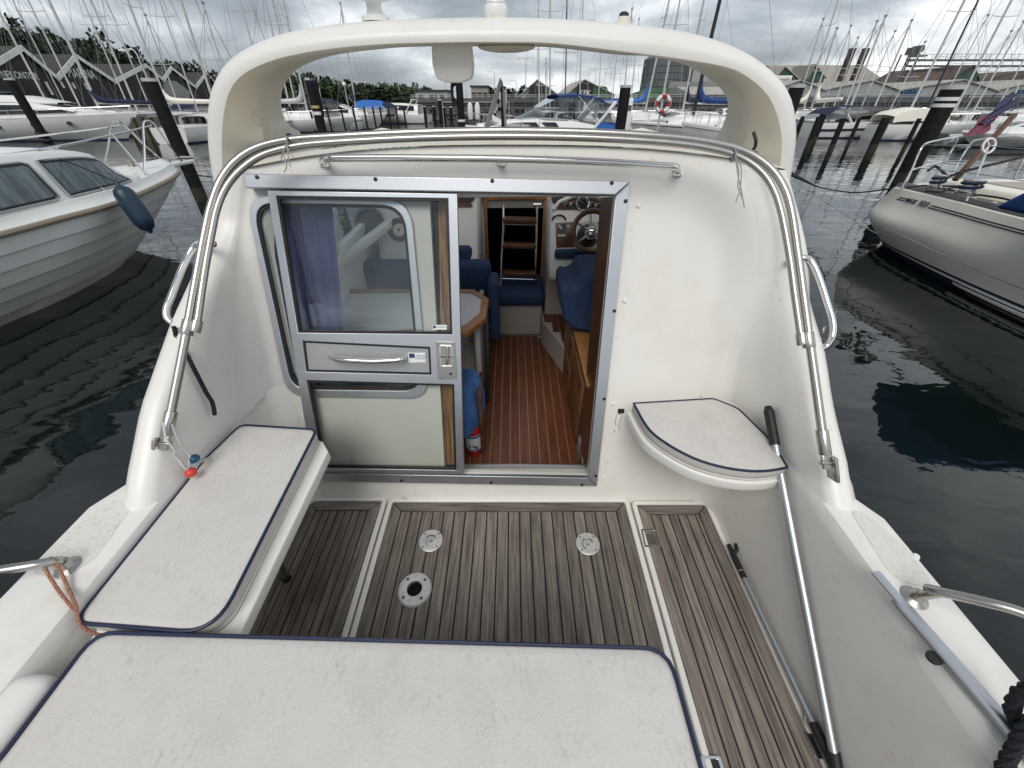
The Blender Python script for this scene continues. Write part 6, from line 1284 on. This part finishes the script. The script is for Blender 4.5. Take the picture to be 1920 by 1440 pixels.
# lifebuoy on its stand
c = WY(1243, 195, 27); lf = thing('lifebuoy', Mx.Translation((c.x, 27, c.z)), 'red and white lifebuoy on a post before the blue sail cover', 'lifebuoy')
for k in range(8): w = MB(); w.tube([V((.36 * cos(a), 0, .36 * sin(a))) for a in [pi / 4 * k + pi / 8 + pi / 4 * i / 6 for i in range(7)]], .095, 10); wob('ring_segment', w, m_buoy if k % 2 else m_white2, lf)
w = MB(); w.tube([V((.46 * cos(a), -.02, .46 * sin(a))) for a in [2 * pi * i / 20 for i in range(20)]], .015, 5, closed=True); wob('grab_line', w, m_white2, lf)
w = MB(); w.tube([(0, .12, .7), (0, .12, -c.z)], .05, 8); wob('stand_post', w, m_mast, lf)
# service pedestal
c = WY(1178, 215, 26); w = MB(); w.box((0, 0, c.z / 2 + .3), (.28, .28, c.z + .9)); sp_ = thing('service_pedestal', Mx.Translation((c.x, 26, 0)), 'white shore power pedestal right behind the thick capped pile', 'pedestal'); wob('pedestal_body', w, m_white2, sp_, bevel=.03); w = MB(); w.box((0, -.145, c.z + .3), (.18, .02, .25)); wob('socket_panel', w, m_gsteel, sp_)

# --- land, bank, quay
w = MB(); w.add([(-900, 47, 1.3), (-26, 47, 1.3), (-24, 62, 1.3), (-14, 66, 1.3), (300, 66, 1.3), (900, 66, 1.3), (1200, 1500, 1.3), (-1200, 1500, 1.3)], [(0, 1, 2, 3, 4, 5, 6, 7)])
tag(ob('ground', w, mat('harbour_ground', (.12, .115, .10), .9, noise=(.2, .4, .7), col2=(.075, .085, .045)), smooth=0, fix=False), kind='structure')
w = MB(); edge_ = [(-900, 47), (-26, 47), (-24, 62), (-14, 66), (300, 66)]; w.grid([[V((x, y, 1.31)) for x, y in edge_], [V((x + (2.5 if 0 < i < 3 else 0), y - 3, -.6)) for i, (x, y) in enumerate(edge_)]]); tag(ob('shore_bank', w, m_rock, smooth=0, fix=False), kind='structure')
w = MB()
for i in range(1500):
    x = R.uniform(-36, 40); y = R.uniform(56.5, 61) if x > -20 else R.uniform(44, 46.5); k = (y - 56.5) / 4.5 if x > -20 else (y - 44) / 2.5; z = -.15 + 1.35 * k; s = R.uniform(.25, .6)
    M_ = Mx.Translation((x, y, z)) @ Mx.Rotation(R.uniform(0, 6), 4, (R.random(), R.random(), R.random() + .1)); vs = [M_ @ V((a * s * R.uniform(.6, 1), b * s * R.uniform(.6, 1), c * s * .7)) for a in (-.5, .5) for b in (-.5, .5) for c in (-.5, .5)]
    w.add(vs, [(0, 1, 3, 2), (4, 6, 7, 5), (0, 4, 5, 1), (2, 3, 7, 6), (0, 2, 6, 4), (1, 5, 7, 3)])
tag(ob('rubble_bank', w, m_rock, smooth=0), kind='stuff')
QY = 61; zq = lambda py: WY(1200, py, QY).z
qy = thing('steel_quay', Mx.Identity(4), 'long dark steel quay trestle with rails along the far side of the marina', 'quay'); X0, X1 = WY(770, 180, QY).x, WY(2100, 180, QY).x
def beam(z0, z1, dy, m, name='quay_beam', th=.25): w = MB(); w.box(((X0 + X1) / 2, QY + dy, (z0 + z1) / 2), (X1 - X0, th, z1 - z0)); wob(name, w, m, qy, smooth=0)
beam(zq(192), zq(184), 0, m_gsteel); beam(zq(205), zq(199), .1, m_gsteel); beam(zq(178.5), zq(177.3), 0, m_mast, 'quay_rail', .08); beam(zq(182), zq(181), 0, m_mast, 'quay_rail', .08); beam(zq(196), zq(195), -.1, m_gsteel, 'quay_rail', .1)
w = MB(); w.box(((X0 + X1) / 2, QY + 3.5, .3), (X1 - X0, .3, 2 * zq(184) - .6)); wob('quay_back_wall', w, m_blkm, qy, smooth=0)
n = int((X1 - X0) / 3.2)
for i in range(n + 1): x = X0 + (X1 - X0) * i / n; w = MB(); w.box((x, QY - .05, (zq(177.3) - .6) / 2 + .0), (.16, .16, zq(177.3) + .6)); wob('quay_post', w, m_gsteel, qy, smooth=0)
# --- buildings
def gable(name, L, Rr, pk, yv, depth, mw, mr, label, cat='building', base=1.3, trim=None, over=.3, plane=None, shift=None):
    """front outline from three sighted corners (left eave, right eave, peak) on the plane y=yv (or a given plane fn); extruded back"""
    pf = plane or (lambda p: WY(p[0], p[1], yv)); a, b, c = pf(L), pf(Rr), pf(pk); bk = shift or V((0, depth, 0))
    r_ = thing(name, Mx.Identity(4), label, cat)
    a0, b0 = V((a.x, a.y, base)), V((b.x, b.y, base)); w = MB(); F_ = [a0, b0, b, c, a]; w.add(F_ + [p + bk for p in F_], [(0, 1, 2, 3, 4), (9, 8, 7, 6, 5), (0, 5, 6, 1), (1, 6, 7, 2), (4, 9, 5, 0)]); wob('wall', w, mw, r_, smooth=0)
    f = (b - a); f.z = 0; f.normalize(); nb = bk.normalized() * -over
    for e, s in ((a, -1), (b, 1)):
        sl = (e - c).normalized(); e2 = e + sl * over; up_ = V((0, 0, .06)); w = MB(); q = [c + nb + up_, e2 + nb + up_, e2 + bk - nb + up_, c + bk - nb + up_]; w.add(q + [p + V((0, 0, .14)) for p in q], [(0, 1, 2, 3), (4, 7, 6, 5), (0, 4, 5, 1), (1, 5, 6, 2), (2, 6, 7, 3), (3, 7, 4, 0)]); wob('roof', w, mr, r_, smooth=0)
        if trim: w = MB(); w.bar(c + nb * 1.3 + V((0, 0, .02)) - sl * .05, e2 + nb * 1.3 + V((0, 0, .02)), .09, trim[0], up=tuple(sl.cross(bk.normalized()))); wob('bargeboard', w, trim[1], r_, smooth=0)
    return r_, (a, b, c, f)
ZR = 8.2; A_, B_ = WZ(35, 88, ZR), WZ(395, 137, ZR); fn = (B_ - A_); fn.z = 0; nrm_ = V((fn.y, -fn.x, 0)).normalized()
def shed_pt(p, off=0):
    d = ray(p[0], p[1], PW); o = V((0, 0, HW)); t = (A_ + nrm_ * off - o).dot(nrm_) / d.dot(nrm_); return o + d * t
bkv = -nrm_ * 14
sheds = []
for L, Rr, pk, lab in (((-45, 138), (103, 147), (35, 90), 'black boarded shed with white gable trim and harbour office lettering'), ((103, 147), (211, 153), (138, 105), 'second black boarded shed with white gable trim and marina lettering'), ((211, 153), (303, 150), (270, 123), 'third black gabled shed behind the navy sail cover'), ((303, 150), (364, 164), (318, 127), 'fourth black gabled shed with dark green glass beside the capped pile'), ((364, 164), (410, 165), (384, 137), 'last black gabled shed at the arch left foot')):
    r_, g_ = gable('gabled_shed', L, Rr, pk, 0, 14, m_shed, m_roof, lab, 'shed', plane=shed_pt, shift=bkv, trim=(.62, m_white2)); sheds.append(r_)
xx_ = fn.normalized()
def shed_M(p): c = shed_pt(p, .12); return Mx(((xx_.x, 0, nrm_.x, c.x), (xx_.y, 0, nrm_.y, c.y), (0, 1, 0, c.z), (0, 0, 0, 1)))
text('wall_lettering', 'HAVNEKONTOR', 1.12, m_letter, shed_M((25, 141)), sheds[0], ext=.03, sx=1.0)
text('wall_lettering', 'MARINA', 1.75, m_letter, shed_M((153, 139)), sheds[1], ext=.03, sx=1.0)
def shed_win(p0, p1, par):
    a, b = shed_pt(p0, .08), shed_pt(p1, .08); c = (a + b) / 2; wd = abs((b - a).dot(xx_)); ht = abs(a.z - b.z); M_ = Mx(((xx_.x, 0, nrm_.x, c.x), (xx_.y, 0, nrm_.y, c.y), (0, 1, 0, c.z), (0, 0, 0, 1)))
    o = plate('window', [[V((-wd / 2, -ht / 2)), V((wd / 2, -ht / 2)), V((wd / 2, ht / 2)), V((-wd / 2, ht / 2))], [V((-wd / 2 + .16, -ht / 2 + .2)), V((wd / 2 - .16, -ht / 2 + .2)), V((wd / 2 - .16, ht / 2 - .2)), V((-wd / 2 + .16, ht / 2 - .2))]], .12, m_white2, par, M_); w = MB(); w.box(M_ @ V((0, 0, .02)), (.01, .01, .01)); w.v = []; w.f = []; w.m = []
    w.add([M_ @ V((a1, b1, .03)) for a1, b1 in ((-wd / 2, -ht / 2), (wd / 2, -ht / 2), (wd / 2, ht / 2), (-wd / 2, ht / 2))], [(0, 1, 2, 3)]); wob('pane', w, m_tint, o, smooth=0, fix=False)
for p0, p1, k in (((82, 153), (100, 178), 0), ((111, 153), (121, 165), 1), ((133, 155), (142, 166), 1), ((156, 156), (166, 167), 1)): shed_win(p0, p1, sheds[k])
w = MB(); q = [shed_pt(p, .1) for p in ((308, 150), (330, 152), (356, 172), (356, 185), (308, 185))]; w.add(q, [(0, 1, 2, 3, 4)]); wob('glazed_front', w, mat('green_glass', (.02, .04, .04), .1), sheds[3], smooth=0, fix=False)
# grey gables with green tarps, centre
for L, Rr, pk, lab, sign in (((978, 178), (1045, 178), (1007, 151), 'grey gabled hall with a steep green base left of the central masts', 0), ((1062, 178), (1150, 178), (1096, 151), 'grey gabled hall with a dark lettered sign on its gable', 1)):
    r_, (a, b, c, f) = gable('gabled_hall', L, Rr, pk, 92, 22, m_lgrey, m_fibro, lab, 'hall', over=.4)
    w = MB(); w.add([V((a.x - .5, 91.6, 1.3)), V((b.x + .5, 91.6, 1.3)), V((b.x - 1.5, 91.8, 4.4)), V((a.x + 2.2, 91.8, 4.8))], [(0, 1, 2, 3)]); wob('green_skirt', w, m_green, r_, smooth=0, fix=False)
    w = MB(); w.box((c.x + .2, 91.7, c.z - (2.6 if sign else 2.0)), (3.0, .2, 4.2 if sign else 2.6)); wob('gable_sign', w, m_blkm, r_, smooth=0)
    if sign:
        for s_, dz in (('KPK', 1.9), ('SIA', 3.9)): text('sign_letters', s_, 1.25, m_letter, Mx.Translation((c.x + .2, 91.5, c.z - dz)) @ Mx.Rotation(pi / 2, 4, 'X'), r_, ext=.03)
def block(name, p0, p1, y, depth, m, label, base=1.3, cat='building'):
    a, b = WY(*p0, y), WY(*p1, y); r_ = thing(name, Mx.Identity(4), label, cat); w = MB(); w.box(((a.x + b.x) / 2, y + depth / 2, (max(a.z, b.z) + base) / 2), (abs(b.x - a.x), depth, max(a.z, b.z) - base)); wob('wall', w, m, r_, smooth=0); return r_, a, b
# silo
c0, c1 = WY(1222, 108, 105), WY(1306, 108, 105); rs = (c1.x - c0.x) / 2; cx = (c0.x + c1.x) / 2
si = thing('grain_silo', Mx.Translation((cx, 105 + rs, 0)), 'big round ribbed steel silo beside the pale grain tower', 'silo')
w = MB(); w.lathe([(rs, 1.3), (rs, c0.z), (rs * .5, c0.z + 1.8), (.3, c0.z + 2.6)], None, 48); wob('silo_shell', w, m_silo, si)
for k in range(36): a = 2 * pi * k / 36; w = MB(); w.box((rs * 1.005 * cos(a), rs * 1.005 * sin(a), (c0.z + 1.3) / 2), (.14, .14, c0.z - 1.3), Mx.Rotation(a, 3, 'Z')); wob('stiffener', w, m_gsteel, si, smooth=0)
for k in range(1, 7): w = MB(); z = 1.3 + (c0.z - 1.3) * k / 7; w.tube([V((rs * 1.01 * cos(a), rs * 1.01 * sin(a), z)) for a in [2 * pi * i / 40 for i in range(40)]], .08, 4, closed=True); wob('silo_ring', w, m_gsteel, si)
r_, a, b = block('grain_tower', (1304, 116), (1346, 116), 108, 9, m_lgrey, 'pale grain tower with one small window joined to the silo', cat='tower')
w = MB(); w.box((WY(1337, 142, 107.9).x, 107.9, WY(1337, 142, 107.9).z), (1.0, .2, 1.1)); wob('window', w, m_tint, r_, smooth=0)
w = MB()
for k in range(5): w.box((WY(1350, 140, 108).x, 108, WY(1350, 152, 108).z + k * .9), (1.6, 1.2, .12))
w.box((WY(1350, 140, 108).x, 108.4, WY(1350, 145, 108).z + 1), (.3, .3, 5)); wob('machine_head', w, m_gsteel, r_, smooth=0)
block('grain_shed', (1256, 153), (1361, 153), 102, 12, m_concr, 'low concrete block in front of the silo')
gt = thing('tarped_heap', Mx.Identity(4), 'low green tarpaulin covered heap below the silo', 'tarpaulin'); rows = []
for i in range(22):
    px = 1176 + i * 7.2; t = i / 21; py = 178 - 12.5 * min(1, sin(pi * min(1, t * 1.05)) * 1.25) if t < .96 else 178; c = WY(px, py, 95); rows.append([V((c.x, 91, 1.3)), V((c.x, 92.5, 1.3 + (c.z - 1.3) * .8)), V((c.x, 95, c.z)), V((c.x, 101, 1.3))])
wob('tarpaulin', MB().grid(rows), m_green, gt)
def longhall(p_eave0, p_eave1, ridge_dz, y, depth, mw, mr, label, base=1.3, name='long_hall', band=None):
    a, b = WY(*p_eave0, y), WY(*p_eave1, y); b.z = a.z if abs(a.z - b.z) < 1.5 else b.z; r_ = thing(name, Mx.Identity(4), label, 'hall')
    w = MB(); w.box(((a.x + b.x) / 2, y + depth / 2, (a.z + base) / 2), (b.x - a.x, depth, a.z - base)); wob('wall', w, mw, r_, smooth=0)
    w = MB(); w.add([V((a.x - .4, y - .5, a.z)), V((b.x + .4, y - .5, b.z)), V((b.x + .4, y + depth / 2, b.z + ridge_dz)), V((a.x - .4, y + depth / 2, a.z + ridge_dz)), V((b.x + .4, y + depth + .5, b.z)), V((a.x - .4, y + depth + .5, a.z))], [(0, 1, 2, 3), (3, 2, 4, 5), (0, 3, 5), (1, 4, 2)]); wob('roof', w, mr, r_, smooth=0)
    return r_, a, b
longhall((1300, 177), (1396, 168), 1.2, 80, 16, m_dblue, m_fibro, 'low hall with pale sheet roof and blue doors seen through the arch')
longhall((1480, 160), (1668, 160), 4.6, 120, 26, m_warm, m_warm, 'long beige roofed hall behind the two brown stacks')
gable('dormer_hall', (1440, 162), (1500, 152), (1471, 126), 104, 14, m_dgreen, m_fibro, 'green gabled hall with a white sign at the arch right shoulder', 'hall')
c = WY(1467, 149, 103.6); sg = thing('hall_sign', Mx.Identity(4), 'white lettered sign board on the green gable by the arch', 'sign'); w = MB(); w.box((c.x, 103.5, c.z), (3.6, .15, 1.3)); wob('sign_board', w, m_white2, sg); text('sign_letters', 'Kornlab', .9, m_blkm, Mx.Translation((c.x, 103.4, c.z)) @ Mx.Rotation(pi / 2, 4, 'X'), sg, ext=.02)
gable('roof_dormer', (1515, 146), (1546, 146), (1528, 122), 112, 8, m_dgreen, m_warm, 'small green fronted dormer left of the brown stacks', 'dormer', base=4)
for L, Rr, pk, lab in (((1455, 168), (1545, 170), (1500, 152), 'pale grey low gabled warehouse right of the arch'), ((1545, 170), (1690, 172), (1634, 152), 'pale grey low gabled warehouse below the brown stacks'), ((1690, 170), (1870, 172), (1806, 151), 'pale grey low gabled warehouse with blue doors behind the banded pile'), ((1870, 170), (2040, 172), (1960, 150), 'pale low gabled warehouse at the right frame edge')):
    r_, (a, b, c, f) = gable('warehouse', L, Rr, pk, 84, 30, m_lgrey, m_fibro, lab, 'warehouse', over=.25)
    n = 3 if 'blue' in lab else 0
    w = MB(); w.box(((a.x + b.x) / 2, 83.9, 1.3 + .9), (b.x - a.x - 1, .12, 1.5)); wob('blue_plinth', w, m_dblue, r_, smooth=0)
    if 'banded' in lab or 'frame' in lab:
        for px in ((1694, 1720),) if 'banded' in lab else ((1912, 1940),): a1, b1 = WY(px[0], 168, 83.8), WY(px[1], 185, 83.8); w = MB(); w.box(((a1.x + b1.x) / 2, 83.8, (a1.z + 1.3) / 2), (b1.x - a1.x, .15, a1.z - 1.3)); wob('blue_door', w, m_dblue, r_, smooth=0)
a1, b1 = WY(1808, 178, 70), WY(1910, 190, 70); w = MB(); w.box(((a1.x + b1.x) / 2, 71, (a1.z + 1.3) / 2), (b1.x - a1.x, 2.4, a1.z - 1.3)); bl = thing('site_cabin', Mx.Identity(4), 'long blue container cabins with a pale window behind the banded pile', 'cabin'); wob('wall', w, m_dblue, bl, smooth=0)
a1, b1 = WY(1817, 180, 69.7), WY(1842, 187, 69.7); w = MB(); w.box(((a1.x + b1.x) / 2, 69.72, (a1.z + b1.z) / 2), (b1.x - a1.x, .1, a1.z - b1.z)); wob('window', w, m_lgrey, bl, smooth=0)
for px0, px1, lab in ((1600, 1573, 'left of two square brown stacks over the warehouses'), (1627, 1597, 'right of two square brown stacks over the warehouses')):
    t_, b_ = WY(px0 - 9, 92, 108), WY(px1, 157, 108); st_ = thing('brown_stack', Mx.Translation((b_.x, 108, 0)), lab, 'stack', 'brown stacks'); w = MB(); w.box((0, 0, (t_.z + 1.3) / 2), (1.05, .9, t_.z - 1.3)); wob('stack_shaft', w, m_rust, st_, smooth=0); w = MB(); w.box((0, 0, t_.z + .05), (1.12, .97, .14)); wob('stack_cap', w, m_blkm, st_, smooth=0)
# conveyor tower and gallery
ct_, cb_ = WY(1702, 95, 100), WY(1682, 156, 100); cv = thing('conveyor', Mx.Identity(4), 'grey lattice conveyor tower with a long raised gallery running right', 'conveyor'); xb = cb_.x; zt_ = ct_.z
w = MB()
for dx in (-1, 1):
    for dy in (-1, 1): w.bar((xb + dx, 100 + dy, 1.3), (xb + dx, 100 + dy, zt_ - .5), .2, .2, up=(1, 0, 0))
for k in range(7):
    z = 1.5 + (zt_ - 2.5) * k / 6; w.bar((xb - 1, 99, z), (xb + 1, 99, z), .15, .15); w.bar((xb - 1, 99, z), (xb + 1, 99, z + (zt_ - 2.5) / 6), .1, .1)
wob('lattice_tower', w, m_gsteel, cv, smooth=0)
w = MB(); w.box((xb + .2, 100, zt_ - .1), (1.7, 1.4, 1.1)); w.cyl((xb + .9, 99, zt_ + .2), (xb + .9, 101, zt_ + .2), .6, 10); w.box((xb + 1.8, 100, zt_ - .8), (2.4, 1.4, .2)); wob('head_house', w, m_gsteel, cv, smooth=0)
w = MB(); za, zb2 = WY(1760, 113, 100).z, WY(1760, 124, 100).z; xe = WY(2050, 115, 100).x
for z in (za, zb2): w.bar((xb, 100, z), (xe, 100, z), .5, .32)
n = 26
for i in range(n): x = xb + (xe - xb) * i / n; w.bar((x, 99.7, za), (x, 99.7, za + .9), .06, .06, up=(1, 0, 0))
w.bar((xb, 99.7, za + .9), (xe, 99.7, za + .9), .06, .06); wob('gallery', w, m_gsteel, cv, smooth=0)
gable('grain_hall', (1760, 160), (1838, 160), (1824, 124), 96, 20, m_dgreen, m_broof, 'dark roofed hall with a green gable under the conveyor', 'hall')
r_ = thing('long_hall', Mx.Identity(4), 'brown roofed store left of the green gable under the conveyor', 'hall'); a1, b1, c1_, d1_ = WY(1690, 158, 97), WY(1800, 152, 97), WY(1822, 125, 101), WY(1700, 133, 101); w = MB(); w.add([a1, b1, c1_, d1_], [(0, 1, 2, 3)]); w.add([V((d1_.x, 101.1, 1.3)), V((c1_.x, 101.1, 1.3)), c1_ + V((0, .1, 0)), d1_ + V((0, .1, 0))], [(0, 1, 2, 3)]); wob('roof', w, m_broof, r_, smooth=0, fix=False)
w = MB(); w.add([V((a1.x, 97, 1.3)), V((b1.x, 97, 1.3)), b1 - V((0, 0, .02)), a1 - V((0, 0, .02))], [(0, 1, 2, 3)]); wob('wall', w, m_warm, r_, smooth=0, fix=False)
bd = thing('barrel_hall', Mx.Identity(4), 'brown barrel roofed store at the right frame edge', 'hall'); a1, b1 = WY(1852, 158, 98), WY(2100, 150, 98); zz_ = WY(1960, 128, 98).z; rows = [[V((a1.x + (b1.x - a1.x) * i / 14, y, 3.0 + (zz_ - 3.0) * sin(pi * i / 14) ** .6)) for i in range(15)] for y in (98, 118)]; w = MB().grid(rows); wob('roof', w, m_broof, bd); w = MB(); w.add(rows[0][:] + [V((b1.x, 98, 1.3)), V((a1.x, 98, 1.3))], [list(range(17))]); wob('wall', w, m_broof, bd, fix=False, smooth=0)
# far buildings in the middle distance
for p0, p1, y, m, lab in (((690, 166), (722, 166), 150, m_broof, 'small dark roofed house among the far trees left of centre'), ((734, 164), (757, 164), 150, m_shed, 'dark far house right of the tree clump'), ((778, 171), (838, 171), 120, m_lgrey, 'long low pale flat roofed building at the water far side'), ((883, 163), (914, 163), 120, m_warm, 'small pale block building right of the rope bundled pile'), ((600, 166), (640, 166), 140, m_broof, 'brown roofed house behind the far white cruisers')):
    r_, a, b = block('far_building', p0, p1, y, 12, m, lab); w = MB(); w.box(((a.x + b.x) / 2, y + 6, a.z + .15), (abs(b.x - a.x) + .6, 12.6, .3)); wob('roof', w, m_roof, r_, smooth=0)
    n = max(3, int(abs(b.x - a.x) / 2.6))
    for i in range(n): w = MB(); w.box((a.x + (b.x - a.x) * (i + .5) / n, y - .05, (a.z + 1.3) / 2 + .3), (1.1, .12, 1.0)); wob('window', w, m_tint, r_, smooth=0)
# light masts and lamp posts
for px, pt, pb, y, lab in ((986, 108, 178, 95, 'tall floodlight mast left of the central masts'), (927, 138, 178, 95, 'slim lamp post just left of the open roof hatch'), (743, 130, 172, 110, 'tall lamp post above the far bushes'), (834, 150, 175, 120, 'short lamp post over the low pale building'), (873, 153, 176, 110, 'lamp post right of the rope bundled pile'), (968, 154, 178, 115, 'small lamp post right of the open roof hatch'), (645, 158, 185, 70, 'white globe lamp among the far masts'), (256, 101, 200, 46, 'curved street lamp with a pale head before the black sheds')):
    t_ = WY(px, pt, y); b_ = WY(px + (px - 960) * 0, pb, y); lp = thing('lamp_post', Mx.Translation((t_.x, y, 0)), lab, 'lamp post', 'lamp posts'); w = MB(); w.cyl((0, 0, 1.3), (0, 0, t_.z), .09, 6, .06); wob('lamp_pole', w, m_mast, lp)
    w = MB()
    if 'floodlight' in lab: w.box((0, 0, t_.z), (3.4, .4, .18)); [w.box((dx, -.2, t_.z - .1), (.5, .4, .4)) for dx in (-1.4, -.5, .5, 1.4)]
    elif 'globe' in lab: w.ball((0, 0, t_.z), .3, 10)
    else: w.tube(sm([(0, 0, t_.z), (-.2, 0, t_.z + .3), (-.8, 0, t_.z + .3)], 4), .05, 5); w.box((-1.0, 0, t_.z + .26), (.8, .3, .14))
    wob('lamp_head', w, m_white2, lp, smooth=0)

# --- trees
def crown_mesh(name, seed, n, m, sx=1, sz=1):
    rr = random.Random(seed); w = MB(); lumps = [(V((rr.gauss(0, .42) * sx, rr.gauss(0, .42), .15 + rr.random() * .85 * sz)), rr.uniform(.22, .42)) for _ in range(16)]
    for i in range(n):
        c, r = rr.choice(lumps); d = V((rr.gauss(0, 1), rr.gauss(0, 1), rr.gauss(0, 1))).normalized() * r * rr.uniform(.55, 1.05); p = c + d; s = rr.uniform(.035, .075)
        M_ = Mx.Translation(p) @ Mx.Rotation(rr.uniform(0, 6.3), 4, (rr.gauss(0, 1), rr.gauss(0, 1), rr.gauss(0, 1) + .01))
        w.add([M_ @ V(q) for q in ((-s, -s * .6, 0), (s, -s * .6, .0), (s * .7, s, .02), (-s * .7, s, 0))], [(0, 1, 2, 3)])
    return w.mesh(name, m, smooth=0, fix=False)
CR = {False: [crown_mesh('crown', s, 1500, m_leaf) for s in (1, 2, 3)], True: [crown_mesh('crown', s, 1500, m_leafd) for s in (4, 5, 6)]}
def trunk_mesh():
    w = MB(); w.tube([(0, 0, 0), (.01, 0, .3), (0, .02, .8)], [.05, .04, .015], 7)
    for k in range(5): a = k * 1.3; z = .25 + .09 * k; w.tube([(0, 0, z), (.2 * cos(a), .2 * sin(a), z + .2), (.33 * cos(a), .33 * sin(a), z + .38)], [.022, .014, .006], 5)
    return w.mesh('trunk', m_bark)
TM = trunk_mesh()
def tree(px, py, y, wid, label, dark=True, base=1.3, k=0):
    t_ = WY(px, py, y); hgt = t_.z - base; r_ = thing('tree', Mx.Translation((t_.x, y, base)) @ Mx.Rotation(k * 1.7, 4, 'Z') @ Mx.Diagonal((wid, wid, hgt, 1)), label, 'tree', 'trees beyond the marina')
    c = put('crown', CR[dark][k % 3], r_); c.matrix_local = Mx.Translation((0, 0, -.08)) @ Mx.Diagonal((.62, .62, .92, 1)); put('trunk', TM, r_).matrix_local = Mx.Diagonal((.5, .5, .8, 1))
k = 0
for px, py, wd, lab in ((-60, 60, 17, 'dark tree cut by the left frame edge above the harbour office shed'), (-15, 62, 15, 'tall dark tree at the left frame edge, tops level with the mast spreaders'), (18, 52, 15, 'tallest dark tree over the peak of the harbour office shed'), (48, 76, 13, 'dark tree just right of the harbour office shed peak'), (75, 88, 12, 'low dark tree over the right slope of the first shed roof'), (105, 78, 15, 'broad dark tree above the valley between first and second shed'), (140, 84, 13, 'dark tree right behind the marina shed peak'), (168, 76, 13, 'dark tree over the ridge right of the marina lettering'), (192, 92, 11, 'dark tree behind the right slope of the marina shed'), (215, 104, 10, 'low dark tree above the valley before the third shed'), (250, 112, 9, 'small dark tree over the third shed ridge'), (305, 117, 10, 'small dark tree right behind the capped pile head'), (335, 122, 10, 'dark tree over the fourth shed roof'), (365, 130, 9, 'low dark tree between the fourth and last shed'), (405, 138, 9, 'dark tree touching the arch left foot')):
    tree(px, py, 125 + (k % 4) * 5, wd, lab, True, k=k); k += 1
for px, py, wd, y, lab in ((502, 146, 11, 92, 'green tree hugging the arch opening left edge'), (528, 138, 12, 98, 'tall green tree behind the first two masts under the arch'), (555, 150, 11, 90, 'bright green tree behind the long bare boom'), (578, 158, 9, 88, 'green tree just left of the rope tangled pile'), (600, 152, 8, 96, 'green tree just right of the rope tangled pile'), (618, 150, 9, 120, 'green tree over the brown roofed far house'), (585, 142, 8, 110, 'tall dark tree right behind the rope tangle'), (640, 166, 7, 120, 'low dark tree left of the lone grey mast'), (655, 168, 7, 125, 'low round tree at the foot of the lone grey mast'), (675, 160, 8, 130, 'round green tree right of the lone grey mast'), (697, 154, 8, 135, 'tallest round tree over the bright blue tarp'), (722, 158, 7, 140, 'dark round tree right of the small dark roofed house'), (760, 158, 7, 150, 'narrow tree right of the dark far house'), (715, 170, 9, 75, 'broad green bush behind the hardtop cruiser mast'), (735, 172, 9, 76, 'broad green bush above the hardtop cruiser arch'), (790, 164, 7, 160, 'left tree over the low pale flat building'), (808, 166, 7, 160, 'right tree over the low pale flat building'), (945, 163, 9, 130, 'dark tree just right of the open roof hatch'), (965, 170, 8, 140, 'low tree right of the open roof hatch'), (1000, 170, 6, 150, 'small tree left of the grey gabled hall'), (1012, 173, 6, 150, 'small tree half behind the grey gabled hall')):
    tree(px, py, y, wd, lab, k % 4 == 0, k=k); k += 1
for px, lab in ((1535, 'low bush on the quay under the small green dormer'), (1552, 'low bush on the quay left of the brown stacks'), (1660, 'low bush on the quay under the warehouse peak'), (1680, 'low bush on the quay left of the blue door'), (1840, 'low bush on the quay before the blue cabins'), (1862, 'low bush on the quay behind the ensign'), (1880, 'low bush on the quay right of the ensign')): tree(px, 181, 68, 3.2, lab, False, k=k); k += 1
